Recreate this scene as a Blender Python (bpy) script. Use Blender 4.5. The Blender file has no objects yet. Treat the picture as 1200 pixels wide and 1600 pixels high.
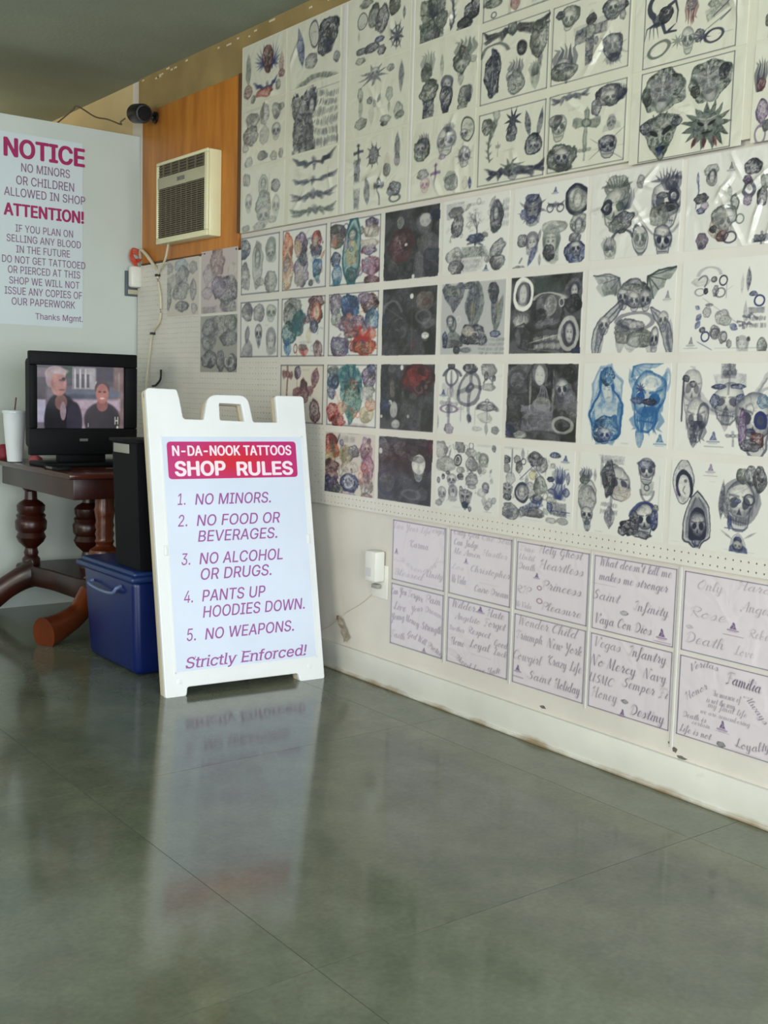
import bpy, bmesh, math, random, mathutils.geometry
import numpy as np
from mathutils import Vector, Matrix
# ---------------------------------------------------------------- camera
scene = bpy.context.scene
C = scene.collection
cam_d = bpy.data.cameras.new('camera'); cam = bpy.data.objects.new('camera', cam_d); C.objects.link(cam)
cr, cu, cf = (0.794676, -0.606403, 0.027668), (0.043363, 0.102171, 0.993821), (0.605483, 0.788566, -0.107488)
cam.matrix_world = Matrix(((cr[0], cu[0], -cf[0], -2.7), (cr[1], cu[1], -cf[1], 0), (cr[2], cu[2], -cf[2], 1.182), (0, 0, 0, 1)))
cam_d.sensor_fit = 'VERTICAL'; cam_d.sensor_height = 36; cam_d.lens = 36*1750/1600; cam_d.clip_start = .05
scene.camera = cam
# ---------------------------------------------------------------- light
world = bpy.data.worlds.new('sky'); scene.world = world; world.use_nodes = True
bg = world.node_tree.nodes['Background']; bg.inputs[0].default_value = (.62, .78, 1, 1); bg.inputs[1].default_value = 1.0
def area(name, loc, rot, sx, sy, power, col):
    d = bpy.data.lights.new(name, 'AREA'); d.shape = 'RECTANGLE'; d.size = sx; d.size_y = sy; d.energy = power; d.color = col
    o = bpy.data.objects.new(name, d); o.location = loc; o.rotation_euler = rot; C.objects.link(o); return o
R90 = math.pi/2
# daylight through the shop front behind the camera, just outside the panes
area('front_daylight', (-1.9, -2.45, 1.45), (R90, 0, 0), 3.4, 2.0, 150, (.90, .97, 1))
area('side_front_daylight', (-5.0, -2.45, 1.45), (R90, 0, 0), 2.0, 2.0, 60, (.90, .97, 1))
# daylight through the window in the left wall
area('side_daylight', (-6.65, .9, 1.55), (0, -R90, 0), 1.7, 3.0, 125, (1, .97, .84))
area('rear_side_glint_light', (-6.65, 4.5, 1.8), (0, -R90, 0), 1.2, 1.8, 18, (1, .98, .9))  # added light at an unseen rear window, for glints on the creased laminate
# warm bulb in the room behind the partition
area('back_room_lamp', (-1.3, 7.4, 2.2), (0, math.pi, 0), .5, .5, 15, (1, .86, .62))
vs = scene.view_settings; vs.view_transform = 'Standard'; vs.look = 'None'; vs.exposure = 0.5; vs.gamma = 1.0; vs.use_curve_mapping = False
# ---------------------------------------------------------------- helpers
def lin(c):
    c = np.array(c, float)/255; return np.where(c <= .04045, c/12.92, ((c+.055)/1.055)**2.4)
def mat(name, col, rough=.5, var=.06, scale=8, bump=0, bscale=60, metal=0, spec=.5, coat=0, col2=None, stretch=None, emit=0):
    m = bpy.data.materials.new(name); m.use_nodes = True; nt = m.node_tree; b = nt.nodes['Principled BSDF']
    c = lin(col); tc = nt.nodes.new('ShaderNodeTexCoord'); n = nt.nodes.new('ShaderNodeTexNoise'); n.inputs['Scale'].default_value = scale; n.inputs['Detail'].default_value = 5
    src = tc.outputs['Object']
    if stretch:
        mp = nt.nodes.new('ShaderNodeMapping'); mp.inputs['Scale'].default_value = stretch; nt.links.new(src, mp.inputs[0]); src = mp.outputs[0]
    nt.links.new(src, n.inputs['Vector']); r = nt.nodes.new('ShaderNodeValToRGB'); nt.links.new(n.outputs[0], r.inputs[0])
    lo = lin(col2) if col2 else c*(1-var*2); hi = c if col2 else np.minimum(c*(1+var), 1)
    r.color_ramp.elements[0].position = .3; r.color_ramp.elements[1].position = .7
    r.color_ramp.elements[0].color = (*lo, 1); r.color_ramp.elements[1].color = (*hi, 1); nt.links.new(r.outputs[0], b.inputs['Base Color'])
    b.inputs['Roughness'].default_value = rough; b.inputs['Metallic'].default_value = metal; b.inputs['Specular IOR Level'].default_value = .22 if max(col) < 20 else spec; b.inputs['Coat Weight'].default_value = coat
    if coat: b.inputs['Coat Roughness'].default_value = .08
    if bump:
        n2 = nt.nodes.new('ShaderNodeTexNoise'); n2.inputs['Scale'].default_value = bscale; nt.links.new(src, n2.inputs['Vector'])
        bp = nt.nodes.new('ShaderNodeBump'); bp.inputs['Strength'].default_value = bump; bp.inputs['Distance'].default_value = .004; nt.links.new(n2.outputs[0], bp.inputs['Height']); nt.links.new(bp.outputs[0], b.inputs['Normal'])
    if emit: nt.links.new(r.outputs[0], b.inputs['Emission Color']); b.inputs['Emission Strength'].default_value = emit
    return m
def print_mat(name, rough, coat=0, emit=0, bump=0, bscale=9):
    # printed paper: colour comes from the print stored per vertex
    m = bpy.data.materials.new(name); m.use_nodes = True; nt = m.node_tree; b = nt.nodes['Principled BSDF']
    a = nt.nodes.new('ShaderNodeAttribute'); a.attribute_name = 'Col'; nt.links.new(a.outputs['Color'], b.inputs['Base Color'])
    b.inputs['Roughness'].default_value = rough; b.inputs['Coat Weight'].default_value = coat; b.inputs['Coat Roughness'].default_value = .1
    if emit: nt.links.new(a.outputs['Color'], b.inputs['Emission Color']); b.inputs['Emission Strength'].default_value = emit
    if bump:
        tc = nt.nodes.new('ShaderNodeTexCoord'); n = nt.nodes.new('ShaderNodeTexNoise'); n.inputs['Scale'].default_value = bscale; n.inputs['Detail'].default_value = 2; n.inputs['Distortion'].default_value = 1.2
        nt.links.new(tc.outputs['Object'], n.inputs['Vector']); bp = nt.nodes.new('ShaderNodeBump'); bp.inputs['Strength'].default_value = bump; bp.inputs['Distance'].default_value = .02
        nt.links.new(n.outputs[0], bp.inputs['Height']); nt.links.new(bp.outputs[0], b.inputs['Normal'])
        if coat: nt.links.new(bp.outputs[0], b.inputs['Coat Normal'])
    return m
def link(name, me, m=None, parent=None, smooth=False, loc=None):
    if m is not None: me.materials.append(m)
    if smooth:
        me.shade_smooth()
    o = bpy.data.objects.new(name, me); C.objects.link(o)
    if loc is not None: o.location = loc
    if parent is not None: o.parent = parent
    return o
def obj(name, bm, m, parent=None, smooth=False, angle=None):
    me = bpy.data.meshes.new(name); bmesh.ops.recalc_face_normals(bm, faces=bm.faces); bm.to_mesh(me); bm.free()
    o = link(name, me, m, parent, smooth)
    if smooth: me.set_sharp_from_angle(angle=math.radians(angle or 40))
    return o
def tag(o, label, cat, group=None, kind=None):
    o['label'] = label; o['category'] = cat
    if group: o['group'] = group
    if kind: o['kind'] = kind
    return o
def thing(name, label, cat, loc=(0, 0, 0), group=None):
    o = bpy.data.objects.new(name, None); o.empty_display_size = .05; C.objects.link(o); o.location = loc; bpy.context.view_layer.update(); return tag(o, label, cat, group)
def struct(o): o['kind'] = 'structure'; return o
def box(bm, x0, x1, y0, y1, z0, z1, bev=0, seg=2, M=None):
    r = bmesh.ops.create_cube(bm, size=1); vs_ = r['verts']
    for v in vs_: v.co = Vector(((x0+x1)/2+v.co.x*(x1-x0), (y0+y1)/2+v.co.y*(y1-y0), (z0+z1)/2+v.co.z*(z1-z0)))
    if bev:
        es = list({e for v in vs_ for e in v.link_edges}); g = bmesh.ops.bevel(bm, geom=es, offset=bev, segments=seg, affect='EDGES', profile=.5); vs_ = list({v for f in g['faces'] for v in f.verts} | {v for v in vs_ if v.is_valid})
    if M is not None:
        for v in vs_: v.co = M @ v.co
    return vs_
def nb(): return bmesh.new()
def bx(name, m, parent, *a, bev=0, loc=None, M=None):
    bm = nb(); box(bm, *a, bev=bev, M=M)
    o = obj(name, bm, m, parent, smooth=bev > 0)
    if parent is not None: o.matrix_parent_inverse = parent.matrix_world.inverted()
    return o
def lathe(bm, prof, cx, cy, z0, seg=28):
    rings = []
    for r, z in prof: rings.append([bm.verts.new((cx+r*math.cos(2*math.pi*i/seg), cy+r*math.sin(2*math.pi*i/seg), z0+z)) for i in range(seg)])
    for a, b in zip(rings[:-1], rings[1:]):
        for i in range(seg): bm.faces.new((a[i], a[(i+1) % seg], b[(i+1) % seg], b[i]))
    bm.faces.new(rings[0][::-1]); bm.faces.new(rings[-1])
def smooth_path(P, n=6):
    P = [Vector(p) for p in P]; out = []
    for i in range(len(P)-1):
        a, b, c, d = P[max(i-1, 0)], P[i], P[i+1], P[min(i+2, len(P)-1)]
        for k in range(n):
            t = k/n; out.append(.5*(2*b+(c-a)*t+(2*a-5*b+4*c-d)*t*t+(3*b-a-3*c+d)*t**3))
    out.append(P[-1]); return out
def tube(bm, P, r, seg=8, r1=None, fl=1.0):
    # fl flattens the section along its second axis
    P = [Vector(p) for p in P]; rings = []; n = len(P); up = Vector((0, 0, 1)); prev = None
    for i, p in enumerate(P):
        t = (P[min(i+1, n-1)]-P[max(i-1, 0)]).normalized(); a = t.cross(up)
        if a.length < .1: a = prev if prev is not None else t.cross(Vector((1, 0, 0)))
        a = (a - t*a.dot(t)).normalized(); b = t.cross(a); prev = a
        rr = r if r1 is None else (r1(i/(n-1)) if callable(r1) else r+(r1-r)*i/(n-1))
        rings.append([bm.verts.new(p+a*rr*fl*math.cos(2*math.pi*k/seg)+b*rr*math.sin(2*math.pi*k/seg)) for k in range(seg)])
    for a, b in zip(rings[:-1], rings[1:]):
        for i in range(seg): bm.faces.new((a[i], a[(i+1) % seg], b[(i+1) % seg], b[i]))
    bm.faces.new(rings[0][::-1]); bm.faces.new(rings[-1])
def keep(o, parent):
    o.parent = parent; o.matrix_parent_inverse = parent.matrix_world.inverted(); return o
def outline(polys, depth, bev=0, res=0):
    # polygons (outer outline first, then holes) extruded by depth along local z, as mesh data
    cu_ = bpy.data.curves.new('outline', 'CURVE'); cu_.dimensions = '2D'; cu_.fill_mode = 'BOTH'; cu_.extrude = depth/2-bev; cu_.bevel_depth = bev; cu_.bevel_resolution = 1
    for P in polys:
        s = cu_.splines.new('POLY'); s.points.add(len(P)-1); s.use_cyclic_u = True
        for q, pt in zip(P, s.points): pt.co = (q[0], q[1], 0, 1)
    o = bpy.data.objects.new('outline', cu_); C.objects.link(o); dg = bpy.context.evaluated_depsgraph_get(); me = bpy.data.meshes.new_from_object(o.evaluated_get(dg)); bpy.data.objects.remove(o); bpy.data.curves.remove(cu_); me.materials.clear(); return me
def rnd(P, r, n=4):
    # round the corners of a polygon
    out = []; N = len(P); r_ = r if isinstance(r, (list, tuple)) else [r]*N
    for i in range(N):
        p = Vector(P[i]); a = Vector(P[i-1])-p; b = Vector(P[(i+1) % N])-p; q = min(r_[i], a.length*.49, b.length*.49)
        if q <= 0: out.append(tuple(p)); continue
        A, B = p+a.normalized()*q, p+b.normalized()*q
        for k in range(n+1): t = k/n; out.append(tuple(A*(1-t)**2+p*2*t*(1-t)+B*t*t))
    return out
FONT = None
try:
    import os
    FONT = bpy.data.fonts.load(os.path.join(bpy.utils.system_resource('DATAFILES'), 'fonts', 'Inter.woff2'))   # the sans that ships inside Blender
except Exception: FONT = None
def text_mesh(s, x0, x1, z0, z1, depth=.0006, bold=0, shear=0, space=1.0):
    # flat lettering fitted to a box in the local x/y plane
    cu_ = bpy.data.curves.new('lettering', 'FONT'); cu_.body = s; cu_.size = 1; cu_.shear = shear; cu_.space_character = space; cu_.space_word = 1.15
    if FONT: cu_.font = FONT
    o = bpy.data.objects.new('lettering', cu_); C.objects.link(o); dg = bpy.context.evaluated_depsgraph_get(); cc = o.evaluated_get(dg).to_curve(dg, apply_modifiers=False); polys = []
    for sp in cc.splines:
        B = sp.bezier_points; P = []
        for k in range(len(B)):
            a, b = B[k], B[(k+1) % len(B)]; p0, p1, p2, p3 = a.co, a.handle_right, b.handle_left, b.co; st = (p3-p0).length; n_ = 1 if ((p1-p0).cross(p3-p0).length+(p2-p0).cross(p3-p0).length) < 1e-4*max(st, .01) else 5
            for q in range(n_): t = q/n_; c = p0*(1-t)**3+p1*3*t*(1-t)**2+p2*3*t*t*(1-t)+p3*t**3; P.append((c.x, c.y))
        if len(P) > 2: polys.append(P)
    o.evaluated_get(dg).to_curve_clear(); bpy.data.objects.remove(o); bpy.data.curves.remove(cu_)
    # fill by winding number, so that strokes of a letter may cross
    vv, ee = [], []
    for P in polys: n = len(vv); vv += [Vector(p) for p in P]; ee += [(n+k, n+(k+1) % len(P)) for k in range(len(P))]
    ov, oe, of, _, _, _ = mathutils.geometry.delaunay_2d_cdt(vv, ee, [], 0, 1e-5)
    ov = np.array([tuple(v) for v in ov]); T = np.array([f for f in of if len(f) == 3]); cen = ov[T].mean(1); wn = np.zeros(len(T), int); E0 = np.array([tuple(vv[a]) for a, b in ee]); E1 = np.array([tuple(vv[b]) for a, b in ee])
    for (ax, ay), (bx_, by_) in zip(E0, E1):
        if ay == by_: continue
        c = (ay > cen[:, 1]) != (by_ > cen[:, 1]); hit = c & (cen[:, 0] < (bx_-ax)*(cen[:, 1]-ay)/(by_-ay)+ax); wn += np.where(hit, 1 if by_ > ay else -1, 0)
    bm = bmesh.new(); V_ = [bm.verts.new((*v, 0)) for v in ov]
    for t in T[wn != 0]: bm.faces.new([V_[k] for k in t])
    bmesh.ops.delete(bm, geom=[v for v in bm.verts if not v.link_faces], context='VERTS'); r = bmesh.ops.extrude_face_region(bm, geom=list(bm.faces)); bmesh.ops.translate(bm, verts=[v for v in r['geom'] if isinstance(v, bmesh.types.BMVert)], vec=(0, 0, .01)); bmesh.ops.recalc_face_normals(bm, faces=bm.faces)
    me = bpy.data.meshes.new('lettering'); bm.to_mesh(me); bm.free()
    n = len(me.vertices); co = np.empty(n*3, np.float32); me.vertices.foreach_get('co', co); co = co.reshape(-1, 3)
    lo, hi = co.min(0), co.max(0); co[:, 0] = x0+(co[:, 0]-lo[0])/(hi[0]-lo[0])*(x1-x0); co[:, 1] = z0+(co[:, 1]-lo[1])/(hi[1]-lo[1])*(z1-z0); co[:, 2] = (co[:, 2]-lo[2])/(hi[2]-lo[2]+1e-9)*depth
    me.vertices.foreach_set('co', co.ravel()); me.update()
    if bold:      # heavier weight: the same letters printed again a hair to each side
        r = bold*(z1-z0)*.95; bm = bmesh.new(); bm.from_mesh(me)
        for k in range(6):
            c = me.copy(); c.transform(Matrix.Translation((r*math.cos(k*math.pi/3), r*.75*math.sin(k*math.pi/3), .00006*(k+1)))); bm.from_mesh(c); bpy.data.meshes.remove(c)
        sx = (x1-x0)/(x1-x0+2*r); sz = (z1-z0)/(z1-z0+1.5*r); bmesh.ops.scale(bm, vec=(sx, sz, 1), space=Matrix.Translation((-(x0+x1)/2, -(z0+z1)/2, 0)), verts=bm.verts); bm.to_mesh(me); bm.free()
    return me
def frame(o, u, v, n): return Matrix(((u[0], v[0], n[0], o[0]), (u[1], v[1], n[1], o[1]), (u[2], v[2], n[2], o[2]), (0, 0, 0, 1)))
# ---------------------------------------------------------------- the setting
H = 2.8; PY = 5.76
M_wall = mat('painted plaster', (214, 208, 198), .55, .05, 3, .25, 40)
M_far = mat('cream paint', (206, 186, 140), .6, .05, 3, .2, 40)
M_part = mat('white painted panel', (198, 205, 198), .5, .03, 2, .1, 30)
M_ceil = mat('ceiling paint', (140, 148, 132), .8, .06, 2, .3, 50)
M_tan = mat('tan header board', (150, 128, 82), .6, .12, 5, .2, 30)
M_side = mat('side wall paint', (188, 190, 180), .7, .05, 2)
M_white = mat('white gloss paint', (226, 224, 214), .35, .04, 6, .1, 40)
# floor: polished slabs with hairline joints
def floor_mat():
    m = bpy.data.materials.new('polished floor'); m.use_nodes = True; nt = m.node_tree; b = nt.nodes['Principled BSDF']; tc = nt.nodes.new('ShaderNodeTexCoord')
    n1 = nt.nodes.new('ShaderNodeTexNoise'); n1.inputs['Scale'].default_value = 3.2; n1.inputs['Detail'].default_value = 9; n1.inputs['Roughness'].default_value = .68
    n2 = nt.nodes.new('ShaderNodeTexNoise'); n2.inputs['Scale'].default_value = 75; n2.inputs['Detail'].default_value = 3
    nt.links.new(tc.outputs['Object'], n1.inputs[0]); nt.links.new(tc.outputs['Object'], n2.inputs[0])
    r1 = nt.nodes.new('ShaderNodeValToRGB'); r1.color_ramp.elements[0].position = .33; r1.color_ramp.elements[1].position = .68
    r1.color_ramp.elements[0].color = (*lin((86, 93, 78)), 1); r1.color_ramp.elements[1].color = (*lin((114, 119, 102)), 1)
    mx = nt.nodes.new('ShaderNodeMix'); mx.data_type = 'RGBA'; mx.blend_type = 'OVERLAY'; mx.inputs[0].default_value = .22
    nt.links.new(n1.outputs[0], r1.inputs[0]); nt.links.new(r1.outputs[0], mx.inputs[6]); nt.links.new(n2.outputs[0], mx.inputs[7]); nt.links.new(mx.outputs[2], b.inputs['Base Color'])
    rr = nt.nodes.new('ShaderNodeMapRange'); rr.inputs[3].default_value = .06; rr.inputs[4].default_value = .17; nt.links.new(n1.outputs[0], rr.inputs[0]); nt.links.new(rr.outputs[0], b.inputs['Roughness'])
    bp = nt.nodes.new('ShaderNodeBump'); bp.inputs['Strength'].default_value = .06; bp.inputs['Distance'].default_value = .002; n3 = nt.nodes.new('ShaderNodeTexNoise'); n3.inputs['Scale'].default_value = 14
    nt.links.new(tc.outputs['Object'], n3.inputs[0]); nt.links.new(n3.outputs[0], bp.inputs['Height']); nt.links.new(bp.outputs[0], b.inputs['Normal'])
    b.inputs['Specular IOR Level'].default_value = .55
    return m
M_floor = floor_mat(); M_joint = mat('dark joint', (84, 86, 78), .6, .1, 20)
floor = struct(bx('floor', M_joint, None, -6.6, .1, -2.4, 9.1, -.1, -.0012)); S = 1.22
slab = None
bm = nb(); box(bm, -S/2+.0009, S/2-.0009, -S/2+.0009, S/2-.0009, -.02, 0); me_slab = bpy.data.meshes.new('slab'); bm.to_mesh(me_slab); bm.free(); me_slab.materials.append(M_floor)
xs = [-1.46+S*(i+.5) for i in range(-5, 2)]; ys = [1.80+S*(j+.5) for j in range(-4, 6)]
for x in xs:
    for y in ys:
        if x-S/2 > 0 or x+S/2 < -6.6: continue
        o = bpy.data.objects.new('slab', me_slab); C.objects.link(o); o.location = (x, y, 0); o.parent = floor
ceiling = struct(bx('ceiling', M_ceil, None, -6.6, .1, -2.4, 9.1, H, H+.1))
wall_right = struct(bx('wall_right', M_wall, None, 0, .1, -2.4, PY+.1, 0, H))
struct(bx('wall_right_rear', M_far, None, 0, .1, PY+.1, 9.1, 0, H))
struct(bx('wall_far', M_far, None, -6.6, 0, 9.0, 9.1, 0, H))
wall_back = struct(bx('wall_back', M_part, None, -3.4, -.001, PY, PY+.09, 0, 2.505))
# left wall with a window opening and an added rear one, front wall with two shop windows
bm = nb(); box(bm, -6.6, -6.5, -2.3, -.6, 0, H); box(bm, -6.6, -6.5, 2.4, 3.6, 0, H); box(bm, -6.6, -6.5, 5.4, 9.0, 0, H); box(bm, -6.6, -6.5, 3.6, 5.4, 0, 1.2); box(bm, -6.6, -6.5, 3.6, 5.4, 2.4, H); box(bm, -6.6, -6.5, -.6, 2.4, 0, .65); box(bm, -6.6, -6.5, -.6, 2.4, 2.45, H); struct(obj('wall_left', bm, M_side))
bm = nb()
for a, b in ((-6.5, -6.1), (-3.9, -3.7), (-.15, 0)): box(bm, a, b, -2.4, -2.3, 0, H)
box(bm, -6.1, -.15, -2.4, -2.3, 0, .4); box(bm, -6.1, -.15, -2.4, -2.3, 2.5, H); struct(obj('wall_front', bm, M_side))
M_frame = mat('window frame metal', (150, 150, 148), .4, .04, 10, metal=.6)
def window(name, axis, a0, a1, z0, z1, c):
    e = bpy.data.objects.new(name, None); C.objects.link(e); e['kind'] = 'structure'; w = .05
    for q0, q1, r0, r1 in ((a0, a1, z0, z0+w), (a0, a1, z1-w, z1), (a0, a0+w, z0+w, z1-w), (a1-w, a1, z0+w, z1-w), ((a0+a1)/2-w/2, (a0+a1)/2+w/2, z0+w, z1-w)):
        bm = nb()
        if axis == 'y': box(bm, q0, q1, c-.03, c+.03, r0, r1)
        else: box(bm, c-.03, c+.03, q0, q1, r0, r1)
        obj('frame_bar', bm, M_frame, e)
window('window_1', 'y', -3.7, -.15, .4, 2.5, -2.35); window('window_2', 'y', -6.1, -3.9, .4, 2.5, -2.35); window('added_glint_window', 'x', 3.6, 5.4, 1.2, 2.4, -6.55); window('window_3', 'x', -.6, 2.4, .65, 2.45, -6.55)  # the rear left window is added, unseen, to glint in the laminate creases
# trim on the right wall: skirting, header boards
def base_mat():
    m = mat('dirty white skirting', (218, 217, 208), .5, .04, 5, .2, 30); nt = m.node_tree; b = nt.nodes['Principled BSDF']; src = b.inputs['Base Color'].links[0].from_socket
    tc = nt.nodes.new('ShaderNodeTexCoord'); sp = nt.nodes.new('ShaderNodeSeparateXYZ'); nt.links.new(tc.outputs['Object'], sp.inputs[0]); n = nt.nodes.new('ShaderNodeTexNoise'); n.inputs['Scale'].default_value = 6; n.inputs['Detail'].default_value = 8; nt.links.new(tc.outputs['Object'], n.inputs[0])
    mr = nt.nodes.new('ShaderNodeMapRange'); mr.inputs[1].default_value = .0; mr.inputs[2].default_value = .03; mr.inputs[3].default_value = .38; mr.inputs[4].default_value = -.12; nt.links.new(sp.outputs[2], mr.inputs[0])
    ad = nt.nodes.new('ShaderNodeMath'); ad.operation = 'ADD'; nt.links.new(mr.outputs[0], ad.inputs[0]); nt.links.new(n.outputs[0], ad.inputs[1]); rp = nt.nodes.new('ShaderNodeMapRange'); rp.inputs[1].default_value = .6; rp.inputs[2].default_value = .9; nt.links.new(ad.outputs[0], rp.inputs[0])
    mx = nt.nodes.new('ShaderNodeMix'); mx.data_type = 'RGBA'; mx.inputs[7].default_value = (*lin((150, 130, 100)), 1); nt.links.new(rp.outputs[0], mx.inputs[0]); nt.links.new(src, mx.inputs[6]); nt.links.new(mx.outputs[2], b.inputs['Base Color']); return m
bm = nb(); box(bm, -.014, 0, -2.3, PY, .0, .112, .003); box(bm, -.022, 0, -2.3, PY, .0, .012, .003)
struct(obj('baseboard_right', bm, base_mat(), None, True))
struct(bx('trim_1', M_tan, None, -.012, 0, 4.655, PY, 2.612, H))
struct(bx('trim_2', M_tan, None, -.012, 0, -2.3, 4.655, 2.722, H))
bm = nb(); rs = random.Random(4)
for i in range(22):
    y = rs.uniform(3.2, 5.7); z = H-.012-rs.random()*.03; box(bm, -.0135, -.0115, y, y+rs.uniform(.01, .05), z, z+.008)
o = obj('paint_chips', bm, mat('bare white chips', (205, 195, 165), .7), None); o.name = 'paint_chip'; o['kind'] = 'stuff'; o['label'] = 'small white paint chips along the ceiling edge of the tan board'; o['category'] = 'paint chips'
# scuff marks on the lower wall
M_scuff = mat('grey scuff', (112, 104, 96), .7, .2, 30)
# ---------------------------------------------------------------- plywood panel, pegboard, backing board
M_ply = mat('orange plywood', (196, 128, 48), .45, .1, 3, .1, 20, col2=(164, 98, 32), stretch=(1, 5, .8))
M_plyd = mat('plywood edge', (96, 62, 30), .6, .1, 10)
t = thing('plywood_panel', 'orange stained plywood panel holding the air conditioner', 'panel', (0, 5.17, 1.83))
def pbx(name, m, *a, bev=0): return bx(name, m, t, *a, bev=bev)
pbx('board', M_ply, -.018, -.0015, 4.672, 5.70, 1.8275, 2.612, bev=.002)
pbx('edge_strip', M_plyd, -.026, -.0015, 4.653, 4.672, 1.895, 2.612); pbx('edge_strip', M_plyd, -.022, -.0015, 4.672, 5.70, 1.8185, 1.8275)
M_peg = mat('white pegboard', (212, 207, 197), .42, .03, 4)
M_ppr = None
t = thing('pegboard', 'white perforated hardboard panel behind the lower rows of design sheets', 'pegboard', (0, 3.5, .7))
def pegboard(y0, y1, z0, z1, holes):
    g = .0254; ny = int((y1-y0)/g); nz_ = int((z1-z0)/g); V, F = [], []; X = -.021; B = -.015
    oc = [(math.cos(math.radians(225+45*k))*.0031, math.sin(math.radians(225+45*k))*.0031) for k in range(8)]
    sq = [(-.5, -.5), (0, -.5), (.5, -.5), (.5, 0), (.5, .5), (0, .5), (-.5, .5), (-.5, 0)]
    for j in range(nz_):
        i = 0
        while i < ny:
            cy, cz = y0+(i+.5)*g, z0+(j+.5)*g; n = len(V)
            if holes(cy, cz):
                V += [(X, cy+a*g, cz+b*g) for a, b in sq]+[(X, cy+a, cz+b) for a, b in oc]+[(B, cy+a, cz+b) for a, b in oc]
                for k in range(8):
                    l = (k+1) % 8; F.append((n+l, n+k, n+8+k, n+8+l)); F.append((n+8+l, n+8+k, n+16+k, n+16+l))
                i += 1
            else:
                e = i
                while e < ny and not holes(y0+(e+.5)*g, cz): e += 1
                ya, yb = y0+i*g, y0+e*g; V += [(X, yb, cz-g/2), (X, ya, cz-g/2), (X, ya, cz+g/2), (X, yb, cz+g/2)]; F.append((n, n+1, n+2, n+3)); i = e
    Y1, Z1 = y0+ny*g, z0+nz_*g
    for a, b, c, d in (((y0, z0), (Y1, z0), 0, 0), ((Y1, z0), (Y1, Z1), 0, 0), ((Y1, Z1), (y0, Z1), 0, 0), ((y0, Z1), (y0, z0), 0, 0)):
        n = len(V); V += [(X, *a), (X, *b), (B, *b), (B, *a)]; F.append((n, n+1, n+2, n+3))
    me = bpy.data.meshes.new('board'); me.from_pydata(V, [], F); me.update(); return me
def peg_h(y, z):
    if z < .752: return True
    if 4.66 < y < 5.395 and z > 1.53: return False
    if 4.655 < y < 5.02 and z > 1.245: return False
    if y > 4.65: return True
    return y > 3.925 and z < 1.31 and not (y < 4.29 and z > 1.03)
keep(link('board', pegboard(-.4, 5.75, .6985, 1.825, peg_h), M_peg), t)
keep(link('board', pegboard(-.4, 4.65, 1.8161, 1.89, lambda y, z: False), M_peg), t)
bx('hole_shade_sheet', mat('hole shade brown', (58, 44, 34), .8), t, -.0148, -.0143, -.4, 5.745, .6995, 1.815)  # dark sheet added behind the board so the peg holes read as shaded
for z in (.70, 1.2, 1.70): bx('batten', M_white, t, -.0142, -.0015, -.4, 5.74, z, z+.03)
M_back = mat('cream backing card', (206, 203, 184), .4, .03, 4)
o = bx('backing_board', M_back, None, -.021, -.0005, -.4, 4.648, 1.8915, 2.7215); tag(o, 'cream backing board behind the glossy upper rows of sheets', 'board')
# ---------------------------------------------------------------- window air conditioner
M_ac = mat('aged cream plastic', (226, 220, 178), .3, .03, 6); M_acd = mat('dark grille plastic', (62, 56, 44), .5, .1, 30); M_acb = mat('control strip', (176, 170, 142), .4, .05, 8); M_fin = mat('grille fin', (108, 96, 72), .45, .08, 20)
ac = thing('air_conditioner', 'cream window air conditioner mounted high on orange plywood', 'air conditioner', (-.018, 5.1, 1.893))
Y0, Y1, Z0, Z1, XF = 4.83, 5.37, 1.893, 2.297, -.098
def A(name, m, *a, bev=0): return bx(name, m, ac, *a, bev=bev)
A('casing', M_ac, -.085, -.019, Y0, Y1, Z0, Z1, bev=.006)
w = Z1-Z0
bm = nb(); f0 = .022
for y0, y1, z0, z1 in ((Y0, Y1, Z0, Z0+.028), (Y0, Y1, Z1-.016, Z1), (Y0, Y0+.030, Z0+.028, Z1-.016), (Y1-.018, Y1, Z0+.028, Z1-.016)): box(bm, XF, -.084, y0, y1, z0, z1, .004)
keep(obj('bezel', bm, M_ac, None, True), ac)
A('recess', M_acd, -.0875, -.0845, Y0+.03, Y1-.018, Z0+.028, Z1-.016)
A('control_band', M_acb, XF+.001, -.0875, Y0+.03, Y1-.018, Z1-.33*w, Z1-.19*w, bev=.002)
bm = nb(); box(bm, XF-.0004, XF+.0015, 5.06, 5.14, Z1-.285*w, Z1-.235*w, .001); keep(obj('badge', bm, mat('worn badge', (120, 116, 104), .5, .2, 60)), ac)
bm = nb()
for i in range(6): y = Y0+.04+i*.085; box(bm, XF+.002, -.0875, y, y+.006, Z1-.19*w, Z1-.016)
for i in range(4): z = Z1-.19*w+.006+i*.014; box(bm, XF+.006, -.0875, Y0+.03, Y1-.018, z, z+.004)
o = keep(obj('outlet_louver', bm, M_fin), ac)
bm = nb(); n = 24; zz0, zz1 = Z0+.03, Z1-.33*w
for i in range(n): z = zz0+(zz1-zz0)*(i+.3)/n; box(bm, XF+.003, -.0875, Y0+.03, Y1-.018, z, z+(zz1-zz0)/n*.42)
for i in range(9): y = Y0+.03+(Y1-Y0-.048)*(i+.5)/9; box(bm, XF+.005, -.0875, y, y+.003, zz0, zz1)
o = keep(obj('intake_grille', bm, M_fin), ac); o['kind'] = 'stuff'
M_cord = mat('cream cord', (206, 196, 170), .5, .05, 20); M_dk = mat('dark rubber', (34, 34, 34), .5, .1, 20)
bm = nb(); tube(bm, smooth_path([(-.06, 5.30, 1.90), (-.05, 5.36, 1.82), (-.032, 5.48, 1.752), (-.034, 5.442, 1.637), (-.034, 5.448, 1.521), (-.034, 5.537, 1.451), (-.034, 5.567, 1.348), (-.034, 5.589, 1.27), (-.04, 5.60, 1.15)]), .006)
o = obj('power_cord', bm, M_cord, None, True); tag(o, 'cream cord hanging from the air conditioner down the pegboard', 'cord')
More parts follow.
